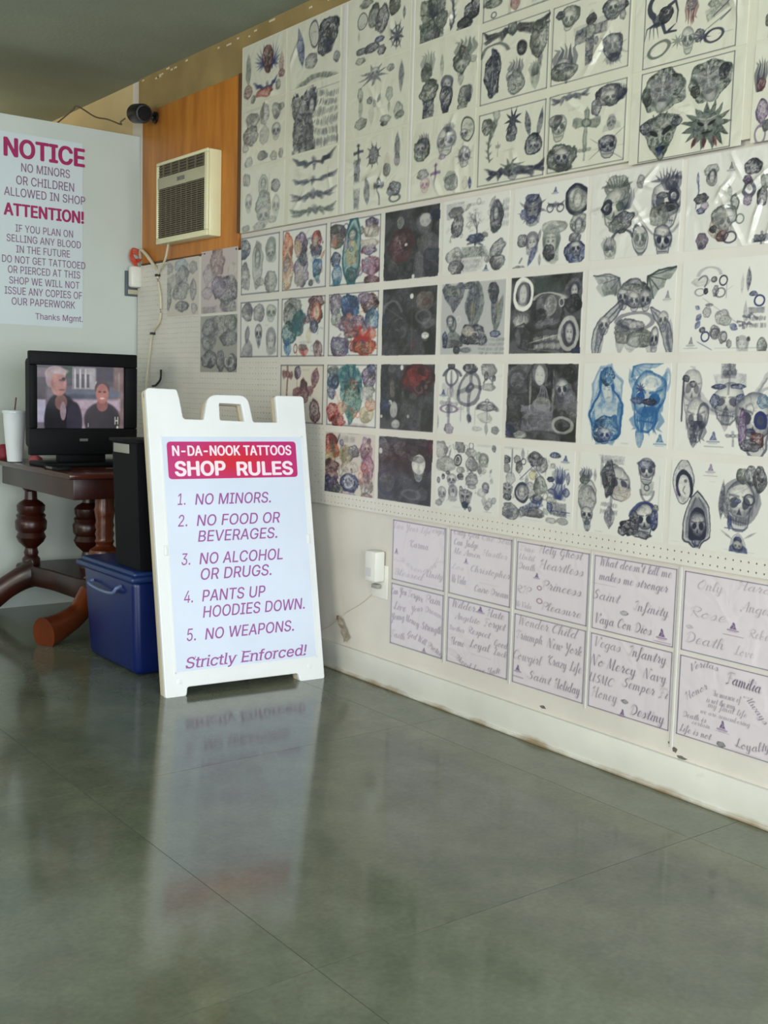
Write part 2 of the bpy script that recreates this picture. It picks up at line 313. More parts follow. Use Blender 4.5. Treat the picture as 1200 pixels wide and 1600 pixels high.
for y, z in ((5.482, 1.752), (5.537, 1.451)): bx('clip', M_dk, o, -.042, -.021, y-.012, y+.012, z-.006, z+.006)
bm = nb(); tube(bm, smooth_path([(-.03, 5.44, 1.26), (-.035, 5.435, 1.21), (-.035, 5.49, 1.178), (-.035, 5.53, 1.174)]), .0055)
o = obj('dark_cable', bm, M_dk, None, True); tag(o, 'thin dark cable curling on the pegboard just above the rules sign', 'cable')
# ---------------------------------------------------------------- white device on the partition
t = thing('transformer_box', 'small white plug in transformer on a dark shadow plate by the partition edge', 'device', (-.05, PY, 1.66))
bx('shadow_plate', mat('blue grey plate', (78, 88, 96), .5), t, -.092, -.014, PY-.012, PY, 1.655, 1.79, bev=.004)  # dark plate stands in for the bracket shadow around the white body
bx('body', M_white, t, -.08, -.016, PY-.06, PY-.012, 1.70, 1.815, bev=.014); bx('outlet', M_acb, t, -.078, -.02, PY-.018, PY-.012, 1.665, 1.69, bev=.003)
M_red = mat('red wire', (208, 76, 52), .5, .1, 30)
t = thing('red_wire', 'coil of red wire tied above the white transformer', 'wire', (-.05, PY-.03, 1.8))
for k in range(3):
    bm = nb(); tube(bm, smooth_path([(-.03, PY-.03, 1.81), (-.075+.012*k, PY-.04, 1.85), (-.06, PY-.03, 1.905-.012*k), (-.02, PY-.035, 1.895-.01*k), (-.01, PY-.03, 1.855), (-.045, PY-.035, 1.83+.01*k)]), .0045)
    keep(obj('wire_loop', bm, M_red, None, True), t)
bm = nb(); tube(bm, smooth_path([(-.012, PY-.03, 1.862), (-.03, 5.69, 1.898), (-.034, 5.627, 1.876), (-.034, 5.55, 1.826), (-.034, 5.50, 1.79)]), .009)
o = obj('white_cable', bm, M_cord, None, True); tag(o, 'short white cable arching from the red wire to the air conditioner cord', 'cable')
# ---------------------------------------------------------------- security camera
M_blk = mat('black plastic', (20, 21, 24), .35, .1, 20)
t = thing('security_camera', 'black bullet security camera beside the top of the plywood', 'camera', (-.012, 5.54, 2.585))
bm = nb(); lathe(bm, [(.012, 0), (.034, .002), (.036, .01), (.036, .085), (.032, .095), (.01, .097)], 0, 0, 0, 24)
Mx = Matrix.Translation((-.115, 5.54, 2.57)) @ Matrix.Scale(1.35, 4) @ Matrix.Rotation(math.radians(16), 4, 'Y') @ Matrix.Rotation(math.radians(100), 4, 'X') @ Matrix.Translation((0, 0, -.04)); bm.transform(Mx); keep(obj('housing', bm, M_blk, None, True), t)
bm = nb(); lathe(bm, [(.024, 0), (.026, .003), (.024, .006)], 0, 0, .096, 20); bm.transform(Mx); keep(obj('lens', bm, mat('lens glass', (10, 12, 16), .08)), t)
bm = nb(); tube(bm, [(-.025, 5.54, 2.565), (-.05, 5.55, 2.565), (-.09, 5.56, 2.572)], .011); keep(obj('arm', bm, M_blk, None, True), t)
bm = nb(); lathe(bm, [(.03, 0), (.03, .01), (.02, .016)], 0, 0, 0, 20); bm.transform(Matrix.Translation((-.0195, 5.54, 2.565)) @ Matrix.Rotation(-R90, 4, 'Y')); keep(obj('base', bm, M_blk, None, True), t)
bm = nb(); tube(bm, smooth_path([(-.168, 5.59, 2.545), (-.17, 5.64, 2.535), (-.12, 5.75, 2.55), (-.13, 5.9, 2.60), (-.2, 5.9, 2.602), (-.31, 5.87, 2.632), (-.33, 5.9, 2.61), (-.40, 6.0, 2.53)]), .004)
o = obj('camera_cable', bm, mat('brown cable', (92, 78, 58), .5), None, True); tag(o, 'thin brown cable looping from the security camera over the partition', 'cable')
# ---------------------------------------------------------------- notice poster on the partition
M_post = mat('pale blue poster film', (206, 216, 220), .35, .02, 3); M_mag = mat('magenta print', (160, 26, 92), .5, .05, 30); M_mau = mat('mauve print', (132, 96, 128), .5, .05, 30)
t = thing('notice_poster', 'shop notice poster with magenta headings on the white partition', 'poster', (-.55, PY, 1.45))
bx('sheet', M_post, t, -.80, -.328, PY-.002, PY, 1.468, 2.42, bev=0)
def nt_(x, z): return -2.7+(x+2.7)*1.0104, 1.182+(z-1.182)*1.0104
for s, a, b, c, d, bo, m in (('NOTICE', -.762, -.340, 2.287, 2.383, .06, M_mag), ('NO MINORS', -.674, -.421, 2.223, 2.266, .012, M_mau), ('OR CHILDREN', -.70, -.399, 2.158, 2.202, .012, M_mau), ('ALLOWED IN SHOP', -.761, -.339, 2.098, 2.141, .012, M_mau),
    ('ATTENTION!', -.764, -.346, 2.001, 2.065, .055, M_mag), ('IF YOU PLAN ON', -.705, -.405, 1.925, 1.962, .01, M_mau), ('SELLING ANY BLOOD', -.75, -.363, 1.874, 1.911, .01, M_mau), ('IN THE FUTURE', -.702, -.422, 1.822, 1.859, .01, M_mau),
    ('DO NOT GET TATTOOED', -.774, -.339, 1.770, 1.807, .01, M_mau), ('OR PIERCED AT THIS', -.745, -.367, 1.719, 1.757, .01, M_mau), ('SHOP WE WILL NOT', -.739, -.371, 1.666, 1.703, .01, M_mau), ('ISSUE ANY COPIES OF', -.762, -.357, 1.614, 1.652, .01, M_mau),
    ('OUR PAPERWORK', -.727, -.395, 1.562, 1.600, .01, M_mau), ('Thanks Mgmt.', -.606, -.353, 1.488, 1.528, .008, M_mau)):
    (a, c), (b, d) = nt_(a, c), nt_(b, d); me = text_mesh(s, a, b, c, d, .0006, bo); me.transform(frame((0, PY-.002, 0), (1, 0, 0), (0, 0, 1), (0, -1, 0))); keep(link('lettering', me, m), t)
# ---------------------------------------------------------------- A-frame rules sign, folded and leaning back
M_sig = mat('white moulded plastic', (232, 233, 233), .38, .02, 5, .05, 60); M_sgd = mat('yellowed plastic edge', (214, 200, 172), .5, .05, 5); M_sht = mat('bluish sign film', (214, 222, 238), .25, .02, 4)
FA = Vector((-.813, 3.780, 0)); u = Vector((.995668, -.092982, 0)); up = Vector((.0929816*.22377, .99566783*.22377, 1.15558)).normalized(); N = u.cross(up).normalized(); FM = frame(FA, u, up, N)
sg = thing('a_frame_sign', 'white plastic A-frame rules sign standing folded on the floor', 'sign', FA)
def sgp(name, me, m, z, parent=None):
    if 'panel' not in name and name not in ('edge_liner', 'hinge'): me.transform(Matrix.Diagonal((1.007, 1, 1, 1)) @ Matrix.Translation((-.0155, 0, 0)))
    me.transform(FM @ Matrix.Translation((0, 0, z)));
    o = link(name, me, m)
    if name != 'lettering': me.shade_smooth(); me.set_sharp_from_angle(angle=math.radians(35))
    keep(o, parent or sg); return o
OUT = [(0, 0), (.079, 0), (.084, .036), (.568, .036), (.574, 0), (.682, 0), (.676, 1.168), (.553, 1.168), (.555, 1.057), (.437, 1.057), (.420, 1.166), (.254, 1.166), (.230, 1.065), (.137, 1.067), (.126, 1.15), (.118, 1.184), (-.002, 1.187)]
RO = [.008, .012, .012, .012, .012, .008, .012, .006, .012, .012, .035, .035, .012, .015, .004, .006, .014]
HOL = rnd([(.292, 1.064), (.407, 1.060), (.397, 1.137), (.293, 1.140)], .01)
sgp('front_panel', outline([rnd(OUT, RO), HOL], .026, .004), M_sig, -.013)
OUT2 = [(q[0]+.002, q[1]) for q in OUT]
sgp('rear_panel', outline([rnd(OUT2, RO), HOL], .030, .004), M_sgd, -.046)
sgp('edge_liner', outline([[(-.0008, .02), (.003, .02), (.003, 1.15), (-.0008, 1.15)]], .020, .0), M_sgd, -.0125)
sh_ = sgp('rules_sheet', outline([rnd([(.060, .092), (.666, .092), (.664, 1.0), (.058, 1.0)], .004)], .0016), M_sht, .0008)
bm = nb()
for a, b, c, d in ((.055, .061, .088, 1.004), (.664, .670, .088, 1.004), (.055, .670, .086, .092), (.055, .670, 1.0, 1.005)): box(bm, a, b, c, d, 0, .0022)
me = bpy.data.meshes.new('sheet_rim'); bm.to_mesh(me); bm.free(); sgp('sheet_rim', me, M_sig, 0)
for a, b in ((.665, .575), (.05, .56), (.07, .055), (.63, .055)):
    bm = nb(); box(bm, a-.008, a+.008, b-.02, b+.02, 0, .004, .003) if b > .1 else lathe(bm, [(.011, 0), (.011, .0012), (.008, .002)], a, b, 0, 16)
    me = bpy.data.meshes.new('clip'); bm.to_mesh(me); bm.free(); sgp('clip' if b > .1 else 'rivet', me, M_sig, 0)
for a in (.004, .108, .562, .668):
    bm = nb(); tube(bm, [(a-.008, 1.165, -.028), (a+.008, 1.165, -.028)], .009, 10); me = bpy.data.meshes.new('hinge'); bm.to_mesh(me); bm.free(); sgp('hinge', me, mat('hinge grey', (150, 144, 130), .5), 0)
def red_mat():
    c0 = FM @ Vector((.3445, .9075, 0)); m = mat('crimson banner', (206, 20, 58), .3, .03, 6); nt = m.node_tree; b = nt.nodes['Principled BSDF']; tc = nt.nodes.new('ShaderNodeTexCoord'); gr = nt.nodes.new('ShaderNodeTexGradient'); gr.gradient_type = 'SPHERICAL'; mp = nt.nodes.new('ShaderNodeMapping')
    kx, kz = 1.25/.55, .9/.145; mp.inputs['Location'].default_value = (-c0.x*kx, 0, -c0.z*kz); mp.inputs['Scale'].default_value = (kx, 0, kz); nt.links.new(tc.outputs['Object'], mp.inputs[0]); nt.links.new(mp.outputs[0], gr.inputs[0]); r = nt.nodes.new('ShaderNodeValToRGB'); nt.links.new(gr.outputs[0], r.inputs[0])
    r.color_ramp.elements[0].position = .42; r.color_ramp.elements[1].position = .85; r.color_ramp.elements[0].color = (*lin((188, 34, 112)), 1); r.color_ramp.elements[1].color = (*lin((206, 18, 46)), 1); nt.links.new(r.outputs[0], b.inputs['Base Color']); return m
bn = sgp('title_banner', outline([rnd([(.079, .834), (.636, .834), (.636, .981), (.079, .981)], .016)], .001), red_mat(), .002)
M_pk = mat('pale pink print', (246, 226, 236), .35, .02, 20); M_pur = mat('purple print', (156, 84, 154), .4, .05, 30)
for s, a, b, c, d, bo, she, m in (('N-DA-NOOK TATTOOS', .099, .614, .924, .966, .045, 0, M_pk), ('SHOP', .105, .318, .844, .905, .065, 0, M_pk), ('RULES', .365, .616, .842, .901, .065, 0, M_pk),
    ('1.', .108, .140, .733, .778, .004, .2, M_pur), ('NO MINORS.', .180, .506, .731, .776, .014, .2, M_pur), ('2.', .104, .142, .649, .695, .004, .2, M_pur), ('NO FOOD OR', .181, .543, .648, .693, .014, .2, M_pur), ('BEVERAGES.', .182, .524, .586, .631, .014, .2, M_pur),
    ('3.', .109, .144, .499, .545, .004, .2, M_pur), ('NO ALCOHOL', .182, .542, .498, .544, .014, .2, M_pur), ('OR DRUGS.', .184, .487, .437, .483, .014, .2, M_pur), ('4.', .109, .145, .353, .400, .004, .2, M_pur), ('PANTS UP', .183, .456, .353, .399, .014, .2, M_pur),
    ('HOODIES DOWN.', .182, .626, .290, .336, .014, .2, M_pur), ('5.', .111, .147, .206, .254, .004, .2, M_pur), ('NO WEAPONS.', .185, .570, .205, .250, .014, .2, M_pur)):
    sgp('lettering', text_mesh(s, a, b, c, d, .0006, bo, she), m, .0024 if b > .1 and c > .8 else .0016, bn if c > .8 else sh_)
# the closing line has serifs: small slabs set on the slanted letters
def serif_line(s, a, b, c, d):
    me = text_mesh(s, a, b, c, d, .0006, .014, .22)
    # widths of the letters in em units, then slabs at the ends of their stems
    adv = dict(S=.64, t=.36, r=.38, i=.26, c=.56, l=.26, y=.56, E=.60, n=.60, f=.37, o=.61, e=.59, d=.62); adv['!'] = .3; adv[' '] = .3
    tot = sum(adv[q] for q in s); x = a; h = d-c; base = c+.21*h; xh = .56*h*.79/.79; cap = .79*h; bm = bmesh.new(); bm.from_mesh(me); sl = .17
    spots = dict(S=[(.1, 0, 1), (.9, cap, 1)], r=[(.2, 0, 0), (.0, xh, 0)], i=[(.5, 0, 0), (.2, xh, 0)], l=[(.5, 0, 0), (.2, cap, 0)], y=[(.1, xh, 0), (.85, xh, 0)], E=[(.1, 0, 0), (.1, cap, 0), (.95, cap, 1), (.95, 0, 1)], n=[(.15, 0, 0), (.85, 0, 0), (.0, xh, 0)], f=[(.4, 0, 0)], d=[(.72, cap, 0), (.95, 0, 0)], t=[(.75, 0, 0)], c=[(.85, xh, 1)])
    for q in s:
        w_ = adv[q]/tot*(b-a)
        for fx, fy, kind in spots.get(q, []):
            X = x+fx*w_+sl*fy-.002; Y = base+fy
            if kind: box(bm, X-.0012, X+.0012, Y-.007 if fy > 0 else Y, Y if fy > 0 else Y+.007, 0, .0006)
            else: box(bm, X-.0058, X+.0058, Y-.0024 if fy > 0 else Y, Y if fy > 0 else Y+.0024, 0, .0006)
        x += w_
    bm.to_mesh(me); bm.free(); return me
sgp('lettering', serif_line('Strictly Enforced!', .099, .624, .0905, .1465), M_pur, .0016, sh_)
# ---------------------------------------------------------------- blue tote, black box on it
M_tote = mat('blue plastic', (5, 27, 88), .35, .05, 4); M_lid = mat('dull blue lid', (18, 44, 96), .4, .06, 5)
def taper(bm, x0, x1, y0, y1, z0, z1, i, bev):
    vs_ = box(bm, x0, x1, y0, y1, z0, z1)
    for v in vs_:
        if v.co.z < (z0+z1)/2: v.co.x += i if v.co.x < (x0+x1)/2 else -i; v.co.y += i if v.co.y < (y0+y1)/2 else -i
    es = list({e for v in vs_ for e in v.link_edges}); bmesh.ops.bevel(bm, geom=es, offset=bev, segments=4, affect='EDGES', profile=.5)
t = thing('storage_tote', 'blue plastic storage tote with lid between table and rules sign', 'storage tote', (-.5, 4.36, 0))
bm = nb(); taper(bm, -.80, -.22, 4.10, 4.62, .001, .40, .022, .03); keep(obj('bin', bm, M_tote, None, True), t)
bm = nb(); box(bm, -.822, -.20, 4.075, 4.645, .392, .418, .01, 3); box(bm, -.805, -.217, 4.092, 4.628, .41, .436, .012, 3); keep(obj('lid', bm, M_lid, None, True), t)
bm = nb(); tube(bm, smooth_path([(-.80, 4.50, .345), (-.825, 4.49, .335), (-.828, 4.38, .325), (-.828, 4.25, .33), (-.822, 4.22, .352), (-.80, 4.22, .362)]), .007); keep(obj('handle', bm, mat('pale blue handle', (98, 112, 150), .3), None, True), t)
t = thing('tall_black_box', 'tall black box with a pale grey label, standing on blue tote', 'box', (-.7, 4.2, .436))
M_navy = mat('matt black case', (7, 8, 14), .7, .08, 10)
bm = nb(); vs_ = box(bm, -.775, -.55, 4.085, 4.33, .436, .955)
for v in vs_:
    if v.co.z > .7: v.co.x -= .02
bmesh.ops.bevel(bm, geom=list(bm.edges), offset=.008, segments=2, affect='EDGES'); keep(obj('case', bm, M_navy, None, True), t)
M_lab = mat('pale grey label', (150, 148, 138), .5)
bx('label_plate', M_lab, t, -.7975, -.790, 4.16, 4.305, .905, .942, bev=.002)
bx('rim', M_navy, t, -.802, -.545, 4.075, 4.34, .948, .962, bev=.004)
# ---------------------------------------------------------------- pedestal table
M_wd = mat('dark red brown wood', (58, 19, 10), .32, .15, 4, .05, 30, col2=(28, 9, 5), stretch=(2, 2, .6)); M_wl = mat('lit brown wood', (112, 50, 17), .3, .12, 5, .05, 30, col2=(70, 30, 12), stretch=(2, 2, .6))  # second wood is a lighter copy: light painted onto front posts and leg
M_top = mat('polished table top', (70, 34, 26), .14, .12, 3, stretch=(1, .3, 1))
tb = thing('pedestal_table', 'dark turned wood pedestal table holding the television', 'table', (-.5, 5.2, 0))
bx('tabletop', M_top, tb, -.83, -.12, 4.69, 5.68, .758, .785, bev=.008)
bx('apron', M_wd, tb, -.80, -.15, 4.72, 5.65, .665, .758, bev=.004)
prof = [(.036, 0), (.036, .03), (.026, .045), (.030, .06), (.024, .085), (.05, .115), (.060, .14), (.052, .165), (.062, .18), (.064, .22), (.056, .235), (.060, .25), (.050, .262), (.056, .275), (.057, .30), (.046, .315), (.026, .33), (.024, .37), (.034, .385), (.034, .405)]
prof2 = [(.036, 0), (.036, .03), (.03, .05), (.034, .07), (.055, .09), (.062, .115), (.056, .14), (.036, .155), (.032, .165), (.037, .18), (.032, .195), (.037, .215), (.032, .235), (.037, .255), (.033, .275), (.036, .30), (.04, .33), (.036, .345), (.036, .405)]
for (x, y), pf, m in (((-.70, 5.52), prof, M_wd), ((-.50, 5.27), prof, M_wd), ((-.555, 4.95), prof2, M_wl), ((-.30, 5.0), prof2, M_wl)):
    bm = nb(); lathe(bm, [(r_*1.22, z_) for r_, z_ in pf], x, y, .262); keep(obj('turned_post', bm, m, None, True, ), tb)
me = outline([rnd([(-.76, 5.60), (-.68, 5.30), (-.66, 5.0), (-.60, 4.88), (-.28, 4.90), (-.22, 5.1), (-.22, 5.5), (-.5, 5.6)], .06, 6)], .10, .012); me.transform(Matrix.Translation((0, 0, .213))); o = keep(link('base_platform', me, M_wd), tb)
for P in ([(-.58, 5.0, .225), (-.635, 4.975, .16), (-.70, 4.945, .10), (-.80, 4.885, .07), (-.895, 4.83, .055)], [(-.69, 5.48, .225), (-.75, 5.50, .20), (-.82, 5.54, .15), (-.89, 5.58, .09), (-.95, 5.61, .06)],
          [(-.30, 4.98, .235), (-.22, 4.93, .22), (-.14, 4.88, .15), (-.11, 4.85, .09), (-.09, 4.83, .055)], [(-.30, 5.5, .235), (-.22, 5.54, .22), (-.15, 5.58, .15), (-.12, 5.60, .09), (-.10, 5.60, .055)]):
    bm = nb(); tube(bm, smooth_path(P), .05, 16, r1=lambda s: .075-.02*math.sin(s*math.pi)+.004*s, fl=.75)
    z = min(v.co.z for v in bm.verts)
    for v in bm.verts: v.co.z = max(v.co.z, .001)
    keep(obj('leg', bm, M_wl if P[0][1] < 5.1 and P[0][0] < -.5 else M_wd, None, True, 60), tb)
# ---------------------------------------------------------------- television
M_tv = mat('gloss black plastic', (5, 6, 9), .6, .05, 10)
tv = thing('television', 'black flat television on the table showing two men outdoors', 'television', (-.58, 5.15, .785))
bm = nb(); x0, x1, z0, z1 = -.852, -.322, .84, 1.322
for a, b, c, d in ((x0, x1, z0, .965), (x0, x1, 1.258, z1), (x0, x0+.035, .965, 1.258), (x1-.062, x1, .965, 1.258)): box(bm, a, b, 5.10, 5.14, c, d, .006)
keep(obj('bezel', bm, M_tv, None, True), tv)
bx('back_shell', M_tv, tv, x0+.02, x1-.02, 5.14, 5.24, z0+.03, z1-.03, bev=.02)
bx('neck', M_tv, tv, -.70, -.47, 5.13, 5.19, .80, .86, bev=.008); bx('stand', M_tv, tv, -.80, -.37, 5.04, 5.27, .7855, .806, bev=.006)
bx('badge', mat('silver badge', (110, 110, 112), .4), tv, -.615, -.575, 5.0985, 5.1005, .905, .917)
# small things on the table
M_foam = mat('white foam', (222, 226, 228), .5, .02, 8, .1, 80)
t = thing('foam_cup', 'large white foam cup with a straw beside the television', 'cup', (-.80, 5.46, .785))
bm = nb(); lathe(bm, [(.030, 0), (.036, .003), (.044, .09), (.045, .10), (.052, .19), (.054, .235), (.056, .24)], -.80, 5.46, .7855); keep(obj('body', bm, M_foam, None, True), t)
bm = nb(); lathe(bm, [(.0585, .238), (.0595, .242), (.057, .252), (.02, .255)], -.80, 5.46, .7855); keep(obj('lid', bm, mat('clear white lid', (212, 220, 224), .2), None, True), t)
bm = nb(); tube(bm, [(-.80, 5.46, 1.03), (-.79, 5.465, 1.10)], .0035); keep(obj('straw', bm, mat('dark red straw', (92, 34, 34), .4), None, True), t)
def lump(name, m, label, cat, c, r, seed):
    bm = nb(); bmesh.ops.create_icosphere(bm, subdivisions=3, radius=1); rr = np.random.RandomState(seed)
    for v in bm.verts: k = 1+.13*math.sin(4*v.co.x+seed)+.1*math.cos(5*v.co.y+3*v.co.z); v.co = Vector((c[0]+v.co.x*r[0]*k, c[1]+v.co.y*r[1]*k, max(c[2]+v.co.z*r[2]*k, .786)))
    return tag(obj(name, bm, m, None, True, 60), label, cat)
lump('red_pouch', mat('dark red cloth', (140, 26, 48), .6, .15, 12), 'dark red pouch on the table, left behind the foam cup', 'pouch', (-.795, 5.66, .815), (.045, .04, .045), 1)
lump('pink_cloth', mat('dusty pink cloth', (150, 70, 76), .7, .12, 12), 'dusty pink folded cloth between foam cup and television', 'cloth', (-.735, 5.36, .80), (.035, .035, .026), 2)
t = thing('small_black_case', 'small flat black case with white lettering in front of television', 'case', (-.78, 4.95, .785))
bx('body', M_tv, t, -.815, -.75, 4.86, 5.03, .7855, .80, bev=.003)
me = text_mesh('IIIIIII', -.0, .07, 0, .008, .0004, .02); me.transform(frame((-.8155, 5.0, .789), (0, -1, 0), (0, 0, 1), (-1, 0, 0))); keep(link('print_mark', me, M_lab), t)
# ---------------------------------------------------------------- socket box and paper tag low on the wall
t = thing('plug_box', 'white plug in box on a wall socket left of the script sheets', 'plug', (0, 3.53, .36))
bx('socket_plate', M_white, t, -.006, 0, 3.475, 3.575, .355, .49, bev=.002)
bx('body', M_white, t, -.055, -.006, 3.492, 3.565, .425, .548, bev=.008)
bx('plug_pins', M_lab, t, -.03, -.006, 3.51, 3.55, .395, .412, bev=.003); bx('grille', mat('pale grey grille', (196, 196, 196), .5), t, -.0556, -.0545, 3.52, 3.555, .445, .48)
t = thing('paper_tag', 'crumpled clear tag hanging on a thread below the plug box', 'tag', (-.01, 3.76, .14))
bm = nb(); me_ = []
P = [(3.80, .222), (3.772, .232), (3.712, .158), (3.742, .130)]; n = 5; V = []
for i in range(n+1):
    for k in range(2):
        a = Vector(P[0] if k == 0 else P[1]).lerp(Vector(P[3] if k == 0 else P[2]), i/n); V.append(bm.verts.new((-.014-.006*((i+k) % 2), a.x, a.y)))
for i in range(n): bm.faces.new((V[2*i], V[2*i+1], V[2*i+3], V[2*i+2]))
bmesh.ops.solidify(bm, geom=list(bm.faces), thickness=.001); keep(obj('label_card', bm, mat('clear plastic tag', (210, 200, 184), .2, .15, 60)), t)
bm = nb(); box(bm, -.02, -.012, 3.787, 3.80, .218, .236, .002); keep(obj('clasp', bm, mat('brown clasp', (120, 92, 84), .5)), t)
bm = nb(); tube(bm, smooth_path([(-.006, 3.56, .372), (-.004, 3.65, .31), (-.004, 3.74, .262), (-.014, 3.79, .228), (-.006, 3.86, .18), (-.006, 3.95, .14)]), .0011, 5); keep(obj('thread', bm, M_cord), t)
# lower skirting patch and scuffs
for y, z, a, b in ((2.60, .130, .014, .006), (2.05, .135, .012, .012), (2.02, .118, .02, .006), (2.07, .150, .006, .006)):
    bm = nb(); r_ = np.random.RandomState(int(y*100+z*1000)); vs_ = [bm.verts.new((-.0006, y+a*math.cos(k*.7)*r_.uniform(.5, 1.3), z+b*math.sin(k*.7)*r_.uniform(.5, 1.3))) for k in range(9)]; bm.faces.new(vs_); o = obj('scuff', bm, M_scuff, wall_right)
# ---------------------------------------------------------------- print artwork (numpy drawing)
import numpy as np, math, random
def _noise(n, seed, beta):
    r = np.random.RandomState(seed); a = np.fft.fft2(r.randn(n, n))
    k = np.fft.fftfreq(n); kx, ky = np.meshgrid(k, k); q = np.hypot(kx, ky); q[0, 0] = 1
    b = np.real(np.fft.ifft2(a / q**beta * (q > 1.5/n))); b -= b.mean(); return b / b.std()
NZ = [_noise(512, 3, 2.1), _noise(512, 4, 2.1), _noise(512, 5, 1.2), _noise(512, 6, 1.75)]
def nz(i, x, y, f):
    # noise sampled at metric coordinates x, y with f texels per metre, bilinear
    u = (x*f) % 512; v = (y*f) % 512; a = NZ[i]
    iu = u.astype(int); iv = v.astype(int); fu = u-iu; fv = v-iv; ju = (iu+1) % 512; jv = (iv+1) % 512
    return (a[iv, iu]*(1-fu)+a[iv, ju]*fu)*(1-fv)+(a[jv, iu]*(1-fu)+a[jv, ju]*fu)*fv
INK = dict(k=(40,43,60), g=(50,60,58), n=(34,44,92), b=(30,82,132), r=(158,36,34), o=(205,92,52), p=(84,58,104), t=(28,84,92),
           y=(180,156,88), w=(222,220,210), m=(78,26,34), s=(190,150,105), v=(160,120,150), d=(46,46,51), l=(128,128,134), h=(172,150,135), e=(44,98,78), i=(130,66,98))
INK = {k: np.array(v, float)/255 for k, v in INK.items()}
class Cv:
    def __init__(s, w, h, nx, ny, bg, seed):
        s.w, s.h = w, h; s.seed = seed; s.dark = 0
        x = np.linspace(0, w, nx); y = np.linspace(0, h, ny); s.X, s.Y = np.meshgrid(x, y)
        s.px = max(w/(nx-1), h/(ny-1)); s.img = np.zeros((ny, nx, 3)) + np.array(bg, float)/255; s.x, s.y = x, y
    def motif(s, kind, u, v, w, h, rot, tone, col):
        # u, v centre from the top left corner and w, h size as fractions of the sheet
        m = L(); cx, cy = u*s.w, (1-v)*s.h; hw, hh = w*s.w/2, h*s.h/2; r = math.radians(rot)
        if kind not in ('bg', 'bd', 'tx', 'ln', 'vn', 'lg'): hw *= 1.07; hh *= 1.07; tone = min(1, tone*1.15)
        if kind == 'bg' and tone > .5: s.dark = 1
        c, q = math.cos(r), math.sin(r); ex = 1.3*(abs(hw*c)+abs(hh*q)); ey = 1.3*(abs(hw*q)+abs(hh*c))
        i0, i1 = np.searchsorted(s.x, [cx-ex, cx+ex]); j0, j1 = np.searchsorted(s.y, [cy-ey, cy+ey])
        if i1-i0 < 2 or j1-j0 < 2: return
        X, Y = s.X[j0:j1, i0:i1], s.Y[j0:j1, i0:i1]; m.X_, m.Y_ = X, Y; m.im = s.img[j0:j1, i0:i1]
        dx, dy = X-cx, Y-cy; lx = (dx*c+dy*q)/hw; ly = (-dx*q+dy*c)/hh; o = s.seed*.173
        wa = min(.07, .6*.008/min(hw, hh)+.03) if kind not in ('bg','bd','tx','sc') else 0
        m.dk = s.dark; m.x = lx + wa*nz(0, X+o, Y, 900); m.y = ly + wa*nz(1, X, Y+o, 900)
        m.n = nz(2, X+o, Y+o, 1500); f = nz(3, X-o, Y+2*o, 2600); m.r = np.clip(1-np.abs(f)*1.7, 0, 1); m.f = f
        m.s = min(hw, hh); m.aa = s.px/m.s*1.1; m.t = tone; m.c = INK[col]; m.sd = int(s.seed*7+u*97+v*31) % 999; m.asp = hw/hh; m.L = 1
        globals().get('m_'+kind, m_bl)(m)
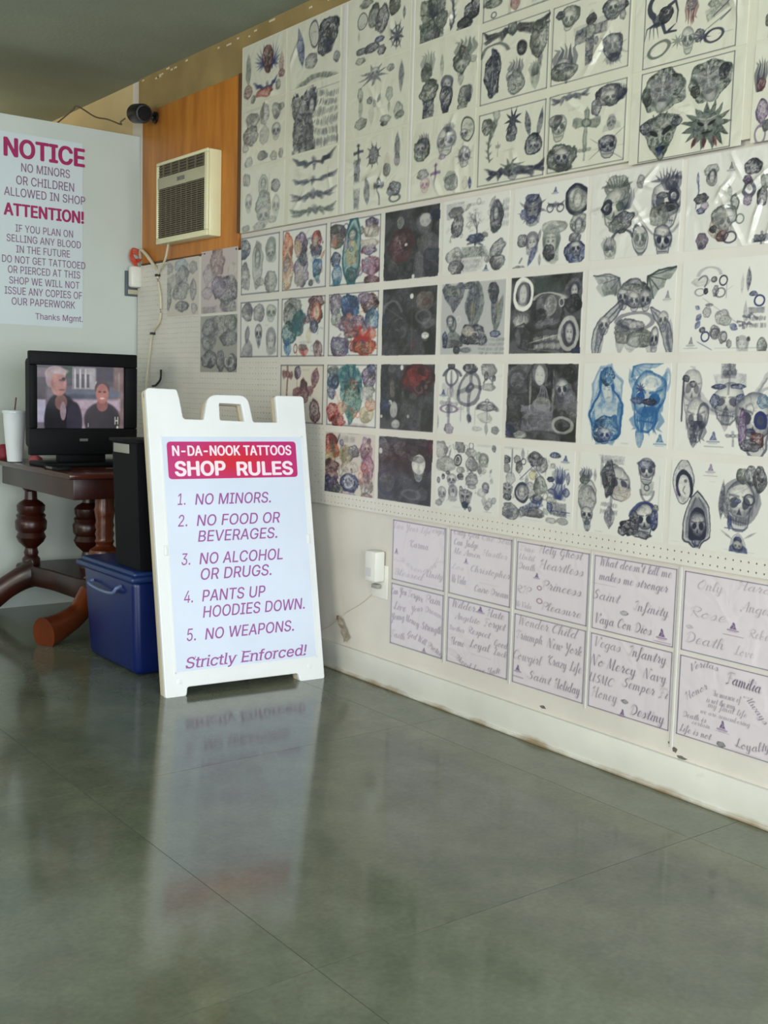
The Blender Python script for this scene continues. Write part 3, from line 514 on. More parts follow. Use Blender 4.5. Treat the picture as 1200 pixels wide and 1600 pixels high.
class L:
    def mix(m, a, col=None):
        a = np.clip(a, 0, 1)[..., None]; m.im[...] = m.im*(1-a)+(m.c if col is None else np.array(col, float))*a
    def de(m, cx, cy, rx, ry, rot=0):
        x, y = m.x-cx, m.y-cy
        if rot: r = math.radians(rot); x, y = x*math.cos(r)+y*math.sin(r), -x*math.sin(r)+y*math.cos(r)
        return np.sqrt((x/rx)**2+(y/ry)**2)
    def e(m, cx, cy, rx, ry, a=1, rot=0, col=None):
        d = m.de(cx, cy, rx, ry, rot); m.mix(np.clip((1-d)*min(rx, ry)/m.aa+.5, 0, 1)*a*m.t, col)
    def ring(m, cx, cy, rx, ry, w, a=1, rot=0, col=None):
        d = np.abs(m.de(cx, cy, rx, ry, rot)-1)*min(rx, ry); m.mix(np.clip((w/2-d)/m.aa+.5, 0, 1)*a*m.t, col)
    def ball(m, cx, cy, rx, ry, a=1, rot=0, p=3, lo=.12):
        # paper fill, then dark pencil shading that thickens to the rim
        d = m.de(cx, cy, rx, ry, rot); k = np.clip((1-d)*min(rx, ry)/m.aa+.5, 0, 1)
        m.mix(k*.8, (.8,.79,.75)); sh = lo+(1-lo)*np.clip(d, 0, 1)**p+.25*(m.r-.4); m.mix(k*np.clip(sh, 0, 1)*a*m.t)
    def pg(m, P, a=1, col=None, tex=0):
        k = m.pgm(P); m.mix(k*a*m.t*(1-tex+tex*m.tx()), col)
    def sm(m, P, n=2):
        for _ in range(n): P = [q for a, b in zip(P, P[1:]+P[:1]) for q in ((a[0]*.75+b[0]*.25, a[1]*.75+b[1]*.25), (a[0]*.25+b[0]*.75, a[1]*.25+b[1]*.75))]
        return P
    def tx(m): return np.clip(.35+.75*m.r+.18*m.n, 0, 1)
    def pgm(m, P):
        P = np.array(P, float); ins = np.zeros(m.x.shape, bool); dm = np.full(m.x.shape, 9.)
        for (x0, y0), (x1, y1) in zip(P, np.roll(P, -1, 0)):
            if y0 != y1:
                t = ((y0 > m.y) != (y1 > m.y)) & (m.x < (x1-x0)*(m.y-y0)/(y1-y0)+x0); ins ^= t
            ex, ey = x1-x0, y1-y0; q = ex*ex+ey*ey+1e-9; s = np.clip(((m.x-x0)*ex+(m.y-y0)*ey)/q, 0, 1)
            dm = np.minimum(dm, np.hypot(m.x-x0-s*ex, m.y-y0-s*ey))
        return np.clip(np.where(ins, dm, -dm)/m.aa+.5, 0, 1)
    def pl(m, P, w, a=1, col=None, w1=None):
        k = np.zeros(m.x.shape); n = len(P)-1; w1 = w if w1 is None else w1
        for i in range(n):
            (x0, y0), (x1, y1) = P[i], P[i+1]; ex, ey = x1-x0, y1-y0; q = ex*ex+ey*ey+1e-9
            s = np.clip(((m.x-x0)*ex+(m.y-y0)*ey)/q, 0, 1); ww = w+(w1-w)*(i+s)/n
            k = np.maximum(k, np.clip((ww/2-np.hypot(m.x-x0-s*ex, m.y-y0-s*ey))/m.aa+.5, 0, 1)*np.minimum(1, ww/m.aa))
        m.mix(k*a*m.t, col)
    def arc(m, cx, cy, rx, ry, a0, a1, n=10):
        return [(cx+rx*math.cos(math.radians(a0+(a1-a0)*i/n)), cy+ry*math.sin(math.radians(a0+(a1-a0)*i/n))) for i in range(n+1)]
PAPER = (.8,.79,.75)
def m_bg(m):
    k = m.pgm([(-1,-1),(1,-1),(1,1),(-1,1)]); m.mix(k*m.t)
    if m.t > .5:      # dark engraved ground: smoky folds, pale wisps, black pools
        a = nz(0,m.X_,m.Y_,1500); b = nz(3,m.X_+.2,m.Y_,3000); m.mix(k*np.clip(.35+.45*a,0,.8),(.10,.095,.085)); m.mix(k*np.clip(1-np.abs(b)*4,0,1)*np.clip(.3-.35*a,0,.5),(.42,.42,.43)); m.mix(k*np.clip(1-np.abs(b-.6)*4,0,1)*.5,(.07,.07,.08))
def m_bd(m):
    for a, b in (((-1,-1),(1,-1)),((1,-1),(1,1)),((1,1),(-1,1)),((-1,1),(-1,-1))): m.pl([a,b], max(.018,m.aa*.9))
def m_bl(m):      # shaded organic mass: petals, folds and small marks
    r = np.random.RandomState(m.sd); th = np.arctan2(m.y,m.x); n = r.randint(3,7); a = r.uniform(0,6.3)
    d = m.de(0,0,1,1)+.055*np.cos(n*th+a)+.05*m.f; k = np.clip((1-d)/m.aa+.5,0,1); m.mix(k*(.08 if m.dk else .5),PAPER)
    fold = .5+.5*np.sin(d*r.uniform(5,9)+2.2*np.cos((n-1)*th+a)+1.2*m.f)
    m.mix(k*m.t*np.clip(.3+.3*fold*np.clip(.4+.8*d,0,1.3)+.4*m.r+.25*d**4,0,1)); t = m.t; e_ = np.clip(1-np.abs(d-.93)/(m.aa*.9+.05),0,1)*k; m.mix(e_*m.t*.38,m.c*.4)
    q_ = np.clip(nz(1,m.X_+.07*m.sd,m.Y_,1300)*1.6-.5,0,1); m.mix(q_*k*m.t*.55,m.c*.3)
    g_ = nz(3,m.X_*1.0+.03*m.sd,m.Y_,5200); h_ = nz(2,m.X_,m.Y_+.05*m.sd,2600)
    m.mix(np.clip(1.25-np.abs(g_)*5.5,0,1)*k*m.t*np.clip(.55+.3*h_,0,.85),m.c*.38); m.mix(np.clip(1.1-np.abs(g_-.75)*5,0,1)*k*np.clip(.3+.35*h_,0,.75)*(.25 if m.dk else 1),PAPER)
    for i in range(11):
        x, y = r.uniform(-.68,.68,2); c = r.uniform(0,360); l = r.uniform(.1,.36)
        if x*x+y*y > .5: continue
        m.pl(m.arc(x,y,l,l*.8,c,c+r.uniform(80,200),5),r.uniform(.05,.11),.7,col=m.c*.5 if i%2 else (m.c*.6+.25 if m.dk else PAPER))
def m_rb(m):      # shaded block that fills its rectangle
    d = np.maximum(np.abs(m.x),np.abs(m.y))+.05*m.f; k = np.clip((1-d)/m.aa+.5,0,1); m.mix(k*m.t*(.25+.75*m.tx()))
def m_so(m): m.e(0,0,1,1,1)
def m_sk(m):      # skull
    m.ball(0,.25,.86,.74,.95,p=4); m.pg([(-.62,-.05),(.62,-.05),(.5,-.75),(.25,-1),(-.25,-1),(-.5,-.75)],.22)
    m.pl([(-.66,-.1),(-.5,-.75),(-.24,-.98),(.24,-.98),(.5,-.75),(.66,-.1)],.09,.8)
    for s in (-1,1): m.e(s*.36,.08,.25,.22,1.1,rot=s*-14); m.pl([(s*.1,.3),(s*.66,.38)],.08,.7); m.e(s*.72,-.1,.1,.25,.5)
    m.pg([(0,-.08),(.13,-.36),(-.13,-.36)],1.1); m.pl([(-.42,-.62),(.42,-.62)],.06,.8)
    for i in range(-3,4): m.pl([(i*.12,-.5),(i*.12,-.76)],.04,.7)
def m_ks(m):      # skull with spikes above
    for i in range(-4,5): m.pl([(i*.12,.55),(i*.24,1-.03*i*i)],.14,.9,w1=.02)
    m.y = m.y*1.35+.3; m.x = m.x*1.05; m_sk(m)
def m_fc(m):      # portrait head with dark hair
    m.e(0,.2,.9,.8,.8); m.pg([(-.85,.3),(-.8,-.8),(-.4,-1),(.4,-1),(.8,-.8),(.85,.3)],.7,tex=.6)
    d = m.de(0,-.05,.55,.72); k = np.clip((1-d)*.55/m.aa+.5,0,1); m.mix(k*.85,PAPER); m.mix(k*m.t*np.clip(d**4*.7+.15*m.r,0,1))
    for s in (-1,1): m.e(s*.24,.05,.13,.07,.9); m.pl([(s*.1,.2),(s*.4,.22)],.06,.8)
    m.pl([(.02,.02),(.07,-.24),(-.05,-.27)],.05,.6); m.e(0,-.45,.19,.07,.8)
def m_hd(m):      # hooded figure with a bone face
    m.pg(m.sm([(-.03,1.12),(.03,1.12),(.42,.82),(.8,.3),(.95,-.6),(.7,-.75),(.45,-.8),(.1,-1.1),(-.1,-1.1),(-.45,-.8),(-.7,-.75),(-.95,-.55),(-.8,.3),(-.5,.8)], 1),.4,tex=.6)
    P = m.sm([(-.03,1.12),(.03,1.12),(.42,.82),(.8,.3),(.95,-.6),(.7,-.75),(.45,-.8),(.1,-1.1),(-.1,-1.1),(-.45,-.8),(-.7,-.75),(-.95,-.55),(-.8,.3),(-.5,.8)], 1); m.pl(P+[P[0]],.06,.9)
    m.mix(m.pgm(m.sm([(0,.95),(.4,.7),(.8,-.2),(.8,-.7),(-.8,-.7),(-.8,-.2),(-.4,.7)]))*.3*m.t)
    for q in (.25,.5): m.pl([(-.85+q*.4,-.5),(-.7+q*.5,.2),(-.1,.9)],.05,.4); m.pl([(.85-q*.4,-.5),(.7-q*.5,.2),(.1,.9)],.05,.4)
    m.pg(m.sm([(0,.5),(.4,.3),(.62,-.4),(.55,-.8),(-.55,-.8),(-.62,-.4),(-.4,.3)]),1.1)
    x, y = m.x, m.y; m.x, m.y = x/.6, (y+.36)/.6; m.aa /= .6; m_sk(m); m.x, m.y = x, y; m.aa *= .6
def m_rp(m):      # cloaked head, face in profile
    P = m.sm([(-.1,1),(.5,.85),(.85,.1),(.6,-.3),(.1,-1),(-.5,-.95),(-.9,-.2),(-.7,.6)]); m.pg(P,.35,tex=.8); m.pl(P+[P[0]],.05,.8)
    m.pl(m.arc(.05,-.15,.58,.62,-40,215,14),.2,1); m.e(.05,-.2,.4,.45,.6,col=PAPER); m.pl([(.1,-.1),(-.1,-.3),(.05,-.45)],.06,.6); m.e(.2,.1,.12,.07,.6)
def m_mk(m):      # carved mask face
    P = [(0,1),(.5,.85),(.95,.7),(.85,.2),(.7,-.25),(.45,-.6),(.1,-1),(-.1,-1),(-.45,-.6),(-.7,-.25),(-.85,.2),(-.95,.7),(-.5,.85)]
    k = m.pgm(P); m.mix(k*.5,PAPER); m.mix(k*m.t*(.45+.5*m.tx())); g_ = nz(3,np.abs(m.x)*.04+.3,m.y*.04,5200); m.mix(np.clip(1.2-np.abs(g_)*4.5,0,1)*k*m.t*.7,m.c*.4); m.mix(np.clip(1-np.abs(g_-.8)*4,0,1)*k*.5,PAPER)
    for s in (-1,1):
        m.e(s*.34,.2,.24,.12,.9,rot=s*22,col=(.07,.08,.1)); m.pl([(s*.08,.38),(s*.6,.6)],.12,.6,col=PAPER); m.pl(m.arc(s*.45,-.12,.2,.22,-60,200),.07,.5,col=PAPER)
        m.pl([(s*.1,.5),(s*.35,.95)],.08,.7)
    m.e(0,.62,.14,.16,.5,col=PAPER); m.pl([(0,.3),(0,-.15)],.14,.45,col=PAPER); m.e(0,-.48,.3,.12,1,col=(.08,.08,.1)); m.e(0,-.8,.12,.14,.4,col=PAPER)
def m_rm(m):      # rounded ornamental mask
    d = m.de(0,.05,.98,.95)+.05*np.cos(7*np.arctan2(m.y,m.x)); k = np.clip((1-d)/m.aa+.5,0,1); m.mix(k*.5,PAPER)
    g = .5+.5*np.sin(np.abs(m.x)*11+np.cos(m.y*7)*2.2); m.mix(k*m.t*np.clip(.35+.4*g+.35*m.r*d,0,1)); g_ = nz(3,np.abs(m.x)*.04+.1,m.y*.04,5200); m.mix(np.clip(1.2-np.abs(g_)*4.5,0,1)*k*m.t*.75,m.c*.35); m.mix(np.clip(1-np.abs(g_-.8)*4,0,1)*k*.45,PAPER)
    m.pl([(0,.75),(0,-.1)],.09,.7,col=PAPER); m.ball(0,-.62,.26,.3,.8)
    for s in (-1,1): m.e(s*.36,-.02,.2,.12,.9,rot=s*20); m.pl([(s*.1,.25),(s*.7,.45)],.07,.5,col=PAPER)
def m_sn(m):      # spiked sun face
    th = np.arctan2(m.y,m.x); r = np.hypot(m.x,m.y); q = np.abs(((th*15/(2*math.pi)) % 1)-.5)*2
    k = np.clip((.62+.4*q**1.3-r)/m.aa*.7+.5,0,1); m.mix(k*.3,PAPER); m.mix(k*m.t*(.5+.45*m.tx()))
    for s in (-1,1): m.e(s*.22,.12,.15,.07,.9,rot=s*20,col=(.08,.08,.1)); m.pl([(s*.06,.28),(s*.4,.36)],.06,.5,col=PAPER)
    m.pl([(0,.15),(0,-.12)],.09,.4,col=PAPER); m.e(0,-.3,.2,.07,.9,col=(.1,.1,.12))
def m_st(m):
    th = np.arctan2(m.y,m.x)+.3; r = np.hypot(m.x,m.y); q = np.abs(((th*9/(2*math.pi)) % 1)-.5)*2
    m.mix(np.clip((.35+.65*q**2-r)/m.aa*.6+.5,0,1)*m.t*(.6+.4*m.tx()))
def m_cr(m):      # flared cross
    m.pg([(-.16,-1),(.16,-1),(.12,.2),(.75,.1),(1,.3),(1,.55),(.75,.62),(.14,.5),(.2,.85),(0,1),(-.2,.85),(-.14,.5),(-.75,.62),(-1,.55),(-1,.3),(-.75,.1),(-.12,.2)],.75,tex=.45)
    m.ring(0,.36,.3,.18,.07,.8); m.pl([(0,-.9),(0,.9)],.06,.5,col=PAPER)
def m_cc(m):      # ringed cross in a lozenge
    m.ring(0,.3,.8,.62,.16,.75); m.pg([(-1,.3),(0,1),(1,.3),(0,-.4)],.16); m.pg([(-.12,-1),(.12,-1),(.1,1),(-.1,1)],.7,tex=.4)
    m.pg([(-.95,.22),(.95,.22),(.95,.4),(-.95,.4)],.7,tex=.4); m.e(0,.3,.28,.2,.8); m.e(0,-.85,.2,.14,.7); m.e(0,.3,.1,.07,.7,col=PAPER)
def m_tb(m):      # tribal band
    for s in (-1,1):
        m.pg([(0,.1),(s*.25,.55),(s*.5,.25),(s*.75,.5),(s*1,.85),(s*.85,.1),(s*.6,-.15),(s*.4,.05),(s*.3,-.4),(s*.18,-.1),(0,-.5)],1,tex=.35)
        m.pg([(s*.2,-.1),(s*.45,-.75),(s*.5,-.2),(s*.8,-.45),(s*.95,-.1),(s*.6,.1)],.9,tex=.35)
    m.e(0,.1,.12,.5,1); m.e(0,.1,.05,.25,.6,col=PAPER)
def m_bt(m):      # bat shape tribal
    for s in (-1,1): m.pg([(0,.1),(s*.3,.0),(s*.45,.45),(s*.7,.5),(s*1,1),(s*.8,-.05),(s*.55,-.1),(s*.45,-.5),(s*.25,-.3),(0,-.2)],1)
    m.e(0,.3,.07,.25,.8); m.pg([(0,-1),(.08,-.3),(-.08,-.3)],1)
def _wing(m, s):
    for i in range(8):
        a = math.radians(85-i*17); r = 1.9-.1*i; x0, y0 = -.85*s, -.8+.06*i
        m.pl([(x0,y0),(x0+s*r*.55*math.cos(a),y0+r*.55*math.sin(a)),(x0+s*r*math.cos(a)*.95,y0+r*.95*math.sin(a))],.3,.75-.35*(i%2),w1=.03)
def m_wr(m): _wing(m,1)
def m_wl(m): _wing(m,-1)
def m_bw(m):      # membrane wing, tip to the right
    m.pg([(-1,-1),(-.85,.55),(-.2,.9),(1,1),(.55,.35),(.25,.3),(.1,-.2),(-.25,-.25),(-.45,-.75)],.55,tex=.5)
    for p in ((1,1),(.25,.3),(-.25,-.25),(-.45,-.75)): m.pl([(-.85,.55),p],.06,.9)
    m.pl([(-1,-1),(-.85,.55),(-.2,.9),(1,1)],.1,1)
def m_bv(m): m.x = -m.x; m_bw(m)
def m_dr(m):      # serpent curve
    P = [(.35*math.sin(t*5.2+m.sd)+.3*math.cos(t*2), 1-2*t) for t in np.linspace(0,1,14)]
    m.pl(P,.5,.8,w1=.12); m.pl([(x+.05,y) for x,y in P],.2,.45,col=PAPER,w1=.05)
    for i in range(0,14,1): x,y = P[i]; m.pl([(x,y),(x+(.55 if i%2 else -.5),y+.12)],.14,.8,w1=.02)
    m.ball(P[0][0],.75,.4,.25,.9)
def m_fl(m):      # upward flames / claws
    for i in range(5):
        x = -.7+.35*i; m.pl([(x*.5,-1),(x*1.1,-.2),(x*.8+.1,.4),(x*1.15,1-.2*abs(i-2))],.5,.8 if i%2 else .55,w1=.03)
def m_lf(m):      # leaf or feather
    m.pg(m.sm([(0,1),(.02,.98),(.5,.5),(.7,-.1),(.35,-.7),(.02,-1),(0,-1),(-.4,-.6),(-.7,0),(-.45,.55)]),.85,tex=.6); m.pl([(0,.9),(0,-.9)],.08,.4,col=PAPER)
def m_co(m):      # tall coffin shaped panel with a figure
    P = [(-.3,1),(.3,1),(.85,.45),(.8,-.3),(.4,-1),(-.4,-1),(-.8,-.3),(-.85,.45)]
    m.pg(P,.55,tex=.55); m.pl(P+[P[0]],.09,1); x,y=m.x,m.y; m.x,m.y=x/.55,(y-.25)/.5; m.aa*=2; m_fc(m); m.x,m.y=x,y; m.aa/=2
    m.pl([(-.5,-.4),(.5,-.35)],.14,.5,col=PAPER)
def m_wm(m):      # long haired woman
    m.pg([(0,1),(.35,.85),(.6,.2),(1,-.3),(.8,-.8),(.4,-1),(-.5,-1),(-.9,-.75),(-1,-.2),(-.6,.3),(-.35,.85)],.3,tex=.8)
    m.pg([(0,1),(.35,.85),(.5,.2),(.3,-.05),(.12,.2),(0,.5),(-.12,.2),(-.3,-.05),(-.5,.2),(-.35,.85)],.95)
    m.e(0,.62,.16,.17,.9,col=PAPER); m.e(0,.12,.3,.25,.75,col=PAPER); m.e(0,-.15,.2,.25,.7,col=PAPER)
    for s in (-1,1): m.pl([(s*.3,.1),(s*.75,-.3),(s*.3,-.6)],.18,.6,col=PAPER); m.pl([(s*.35,.2),(s*.9,-.3),(s*.7,-.95)],.1,1); m.e(s*.4,-.75,.2,.15,.9)
    m.e(0,-.8,.22,.18,.6,col=PAPER); m.e(-.08,-.78,.05,.06,1); m.e(.08,-.78,.05,.06,1)
def m_tr(m):
    d = m.de(0,.45,.95,.5); m.mix(np.clip((1-d)*2,0,1)*m.t*.55*np.clip(m.r+.3*m.n,0,1)); m.pl([(0,-1),(.02,.6)],.16,.9,w1=.05)
    for s in (-1,1): m.pl([(0,-.1),(s*.5,.5)],.1,.7,w1=.02); m.pl([(0,-.85),(s*.6,-1)],.1,.8)
def m_sw(m):      # dagger
    m.pl([(0,.5),(0,-1)],.4,.7,w1=.04); m.pl([(-.9,.42),(.9,.42)],.2,.9); m.pl([(0,.45),(0,.95)],.25,.9); m.e(0,.92,.3,.09,.9)
def m_ht(m):
    k = m.pgm([(0,-1),(.8,-.1),(1,.45),(.75,.9),(.35,.95),(0,.6),(-.35,.95),(-.75,.9),(-1,.45),(-.8,-.1)]); m.mix(k*m.t*(.3+.55*m.tx()))
def m_sc(m):      # scorpion
    m.pg([(-.1,.1),(.35,.3),(.5,-.1),(.1,-.45),(-.3,-.5),(-.5,-.1)],.85,tex=.4)
    m.pl(m.arc(-.1,.45,.55,.5,235,60,10),.3,.9,w1=.14); m.pl([(.1,.88),(.35,.8),(.4,.62)],.14,1,w1=.03)
    for i in range(4): m.pl([(-.3+.1*i,-.3),(-.75+.18*i,-.45),(-.85+.25*i,-.95)],.09,.9,w1=.02)
    m.pl([(.4,.3),(.75,.45),(.9,.0),(.85,-.5)],.17,.9,w1=.04); m.pl([(.1,-.4),(.25,-.8),(.85,-.85)],.2,.9,w1=.08); m.pl([(.45,-.75),(.8,-.55)],.12,.9,w1=.03)
def m_rs(m):      # rose
    r = np.hypot(m.x,m.y); th = np.arctan2(m.y,m.x); k = np.clip((1-r-.06*np.cos(5*th))/m.aa+.5,0,1); m.mix(k*m.t*(.4+.5*np.sin(r*13+th*1.5)**2))
def m_ov(m): m.ring(0,0,.95,.95,.14,1); m.e(0,0,.8,.8,.15); m.mix((m.de(0,0,.8,.8)<1)*m.t*.35*m.r)
def m_rn(m): m.ring(0,0,.85,.85,.28,1)
def m_lg(m):      # little pyramid emblem on a base line
    m.pg([(-.1,.9),(.1,1),(.3,.8),(.42,.2),(.7,-.35),(-.6,-.35),(-.38,.1),(-.2,.4)],.8); m.pl([(-.1,.5),(.25,.1),(-.1,-.2)],.14,.6,col=PAPER); m.pl([(-1,-.6),(1,-.6)],.28,.45); m.pl([(-.7,-.9),(.7,-.9)],.12,.3)
def _rows(m, n):
    r = np.random.RandomState(m.sd)
    for j in range(n):
        y0 = 1-2*(j+.5)/n; x = -.97
        while x < .93:
            w = r.uniform(.05,.12); h = .62/n*r.uniform(.6,1.3); sl = .05
            m.pl([(x,y0-h*.9),(x+sl,y0+h*.9)],.045+.03*r.rand(),.8)
            if r.rand() < .7: m.pl([(x+sl,y0+h*.7*r.rand()),(x+w,y0-h*.5*r.rand())],.04,.7)
            x += w
            if r.rand() < .14: x += .09
def m_tx(m): _rows(m,1)
def m_t2(m): _rows(m,2)
def m_t4(m): _rows(m,4)
def m_t6(m): _rows(m,6)
def m_at(m):      # banner of letters on an arch
    m.pl(m.arc(0,-1.1,.92,1.6,20,160),.5,.35)
    for i in range(13): a = math.radians(25+i*11); m.pl([(.92*math.cos(a)*.9,-1.1+1.4*math.sin(a)),(.92*math.cos(a)*1.06,-1.1+1.8*math.sin(a))],.09,.9)
def m_ln(m): m.pl([(-1,0),(1,0)],.5,.8)
def m_vn(m): m.pl([(0,-1),(0,1)],.6,.9)
def m_hn(m):      # praying hands
    m.pg([(0,1),(.25,.8),(.4,.1),(.7,-.5),(.6,-1),(-.6,-1),(-.65,-.5),(-.35,.1),(-.2,.8)],.35,tex=.5)
    for x in (-.2,-.05,.1,.25): m.pl([(x,.75),(x*1.6,-.2)],.05,.9)
    m.pl([(-.65,-1),(-.6,-.4),(-.2,.8),(0,1),(.25,.8),(.65,-.4),(.65,-1)],.07,.9)
def m_bn(m):      # bust silhouette with shading
    m.e(0,.5,.42,.48,.9); m.pg([(-.2,.2),(.2,.2),(.9,-.3),(1,-1),(-1,-1),(-.9,-.3)],.85,tex=.5); m.e(.08,.5,.22,.3,.5,col=PAPER)
def m_cw(m):      # curved horns
    for s in (-1,1): m.pl([(s*.1,-1),(s*.5,-.5),(s*.75,.1),(s*1,1)],.34,.45,w1=.06); m.pl([(s*.2,-1),(s*.6,-.4),(s*.9,.5)],.06,.8)
def m_bz(m):      # banner / spiky shards
    r = np.random.RandomState(m.sd)
    for i in range(9):
        x,y = r.uniform(-.8,.8,2); a = r.uniform(0,6.3); l = r.uniform(.4,.8); m.pl([(x-l*math.cos(a)/2,y-l*math.sin(a)/2),(x+l*math.cos(a)/2,y+l*math.sin(a)/2)],.3,.75,w1=.02)
def m_ey(m): m.ring(0,0,.75,.75,.5,1); m.e(.1,.1,.3,.3,.4)
def m_mn(m):      # person for a moving picture: head and shoulders
    pass
def m_sp(m): m_bl(m)
def m_ar(m): m.pl(m.arc(0,-1,.95,1.9,12,168),.3,.8)
GLY = {'a':'5i3j1h1f3e5g5j5f6e7f 7','b':'0f3m3o1o1f3e5g4i2h 6','c':'5i3j1h1f3e5f 5','d':'5i3j1h1f3e5g6o5f6e7f 7','e':'1g4h4j2j1g2e5f 5','f':'0f3l4o2o2e1a0b2e4f 4',
'g':'5i3j1h1f3e5g5j5b3a2b6f 6','h':'0f3m2o1m1e;1g3j4i4f5e6f 6','i':'0f2j1f2e3f;2l2m 3','j':'2j2b0a0b3f 3','k':'0f3m2o1m1e;1g4j3h1h4e5f 5','l':'0f3m2o1m1f2e3f 3',
'm':'0i1j1e;1h3j4i4e;4h6j7i7f8e9f 9','n':'0i1j1e;1h3j4i4f5e6f 6','o':'3j1h1f3e5g4j3j4i6i 6','p':'0h2j1a;1i4j5g3e1f 6','r':'0f2k2j4i3f4e5f 5','s':'0f3j4g3e1e5f 5',
't':'0f3m2f3e4f;0j4k 4','u':'0i1j1f2e4g4j4f5e6f 6','v':'0i1j2e4i4j6i 6','w':'0i1j1f2e4g4j4f6e7j8i 8','x':'0j4e;4j0e 5','y':'0i1j1f3e4j4b2a1b6f 6','z':'0j4j1e5e 5',"'":'1o1l 2',' ':' 4',
'A':'0e1e5o6e;1h6i 7','B':'2e2o;0m2o5n5k2j6i6f3e1f 7','C':'7m5o2m1h3e6f 7','D':'2e2o;0l2o6m7h4e1e 8','E':'6n3o2l4j1g3e6f 7','F':'3e3o;0m2o7o;2j5j;3e1d 7','G':'6m4o1k1g4e6g6j4j;6g5a3b 8',
'H':'1e2o0m;6o6e8f;1j6j 8','I':'3e4o1n;3e1f 5','J':'7n5o3o;5o5e3b1d 7','K':'2e2o0m;6o2j6e8f 8','L':'4o3o2e0f2f6e 6','M':'0e1o3f6o6e8f 8','N':'0e1o5e6o8o 8','O':'4o1k1g4e7h6n4o3m 8','P':'2e2o;0l3o7m5i2j 7',
'R':'2e2o;0l3o7m5j2j7e9f 8','S':'6m4o2l5i5f2e0g 7','T':'4e4o;0m2o7n8o;4e2f 7','U':'0n1o1g3e5g6o6f7e 8','V':'0n1o3e6o7n 7','W':'0n1o2e4m6e8o 9','Y':'0n1o3i6o4a2b 7','Q':'4o1k1g4e7h6n4o;4g7d 8'}
def script(cv, text, u, v, w, h, rot, tone, bow=0, col=(96,84,100)):
    # cursive hand lettering along a straight or bowed line
    adv = [int(GLY[c].split(' ')[-1])+.6 for c in text]; tot = sum(adv); m = L(); cx, cy = u*cv.w, (1-v)*cv.h; hw, hh = w*cv.w/2, h*cv.h/2
    r = math.radians(rot); c, q = math.cos(r), math.sin(r); e = max(hw, hh)*1.25+abs(bow)*cv.h
    i0, i1 = np.searchsorted(cv.x, [cx-e, cx+e]); j0, j1 = np.searchsorted(cv.y, [cy-e, cy+e])
    X, Y = cv.X[j0:j1, i0:i1]-cx, cv.Y[j0:j1, i0:i1]-cy; m.im = cv.img[j0:j1, i0:i1]; col = np.array(col, float)/255
    if X.size < 9: return
    sx, sy = 2*hw/tot, 2*hh/14; x = 0; K = np.zeros(X.shape); sh = np.full(X.shape, 9.)
    for ch, ad in zip(text, adv):
        for st in GLY[ch].split(' ')[0].split(';'):
            P = [(int(st[i]), ord(st[i+1])-101) for i in range(0, len(st), 2)]
            if len(P) < 2: continue
            Q = []
            for i in range(len(P)-1):
                p0 = P[max(i-1,0)]; p1 = P[i]; p2 = P[i+1]; p3 = P[min(i+2,len(P)-1)]
                for t in (0,.34,.67): Q.append([.5*(2*p1[k]+(p2[k]-p0[k])*t+(2*p0[k]-5*p1[k]+4*p2[k]-p3[k])*t*t+(3*p1[k]-p0[k]-3*p2[k]+p3[k])*t**3) for k in (0,1)])
            Q.append(P[-1])
            W = []
            for a, b in Q:
                lx = (x+a+.28*b)*sx-hw-.6*sx; ly = (b-4)*sy; f = lx/hw; ly += bow*cv.h*(1-f*f); W.append((lx*c-ly*q, lx*q+ly*c))
            for (x0, y0), (x1, y1) in zip(W[:-1], W[1:]):
                ex, ey = x1-x0, y1-y0; l = math.hypot(ex, ey)+1e-9; t = np.clip(((X-x0)*ex+(Y-y0)*ey)/l/l, 0, 1); d = np.hypot(X-x0-t*ex, Y-y0-t*ey)
                down = max(0, (-ey*c+ex*q)/l); wd = sy*(.35+1.0*down); K = np.maximum(K, np.clip((wd/2-d)/cv.px+.5, 0, 1)*min(1, wd/cv.px)); sh = np.minimum(sh, d)
        x += ad
    a = (np.clip(1-sh/(sy*2.2), 0, 1)**.6*.28*tone)[..., None]; m.im[...] = m.im*(1-a)+np.array((.62,.58,.63))*a
    a = (K*tone)[..., None]; m.im[...] = m.im*(1-a)+col*a
def m_cs(m):      # folded wing, crescent bulging to the left
    P = m.sm([(.9,.95),(.2,.75),(-.55,.3),(-.95,-.3),(-.75,-1),(-.6,-1),(-.3,-.3),(.1,.2),(.5,.45)]); m.pg(P,.45,tex=.5); m.pl(P+[P[0]],.05,.9)
    for q in (.2,.45,.7): m.pl([(.8-q*.4,.85-q*.2),(-.3-q*.3,.1),(-.68,-.85+q*.3)],.04,.5)
def m_cz(m): m.x = -m.x; m_cs(m)
GROUPS = ['tattoo design sheets in the glossy upper rows', 'tattoo design sheets on the white pegboard', 'faded sheets left of the framed ones', 'pink script lettering sheets below the pegboard']
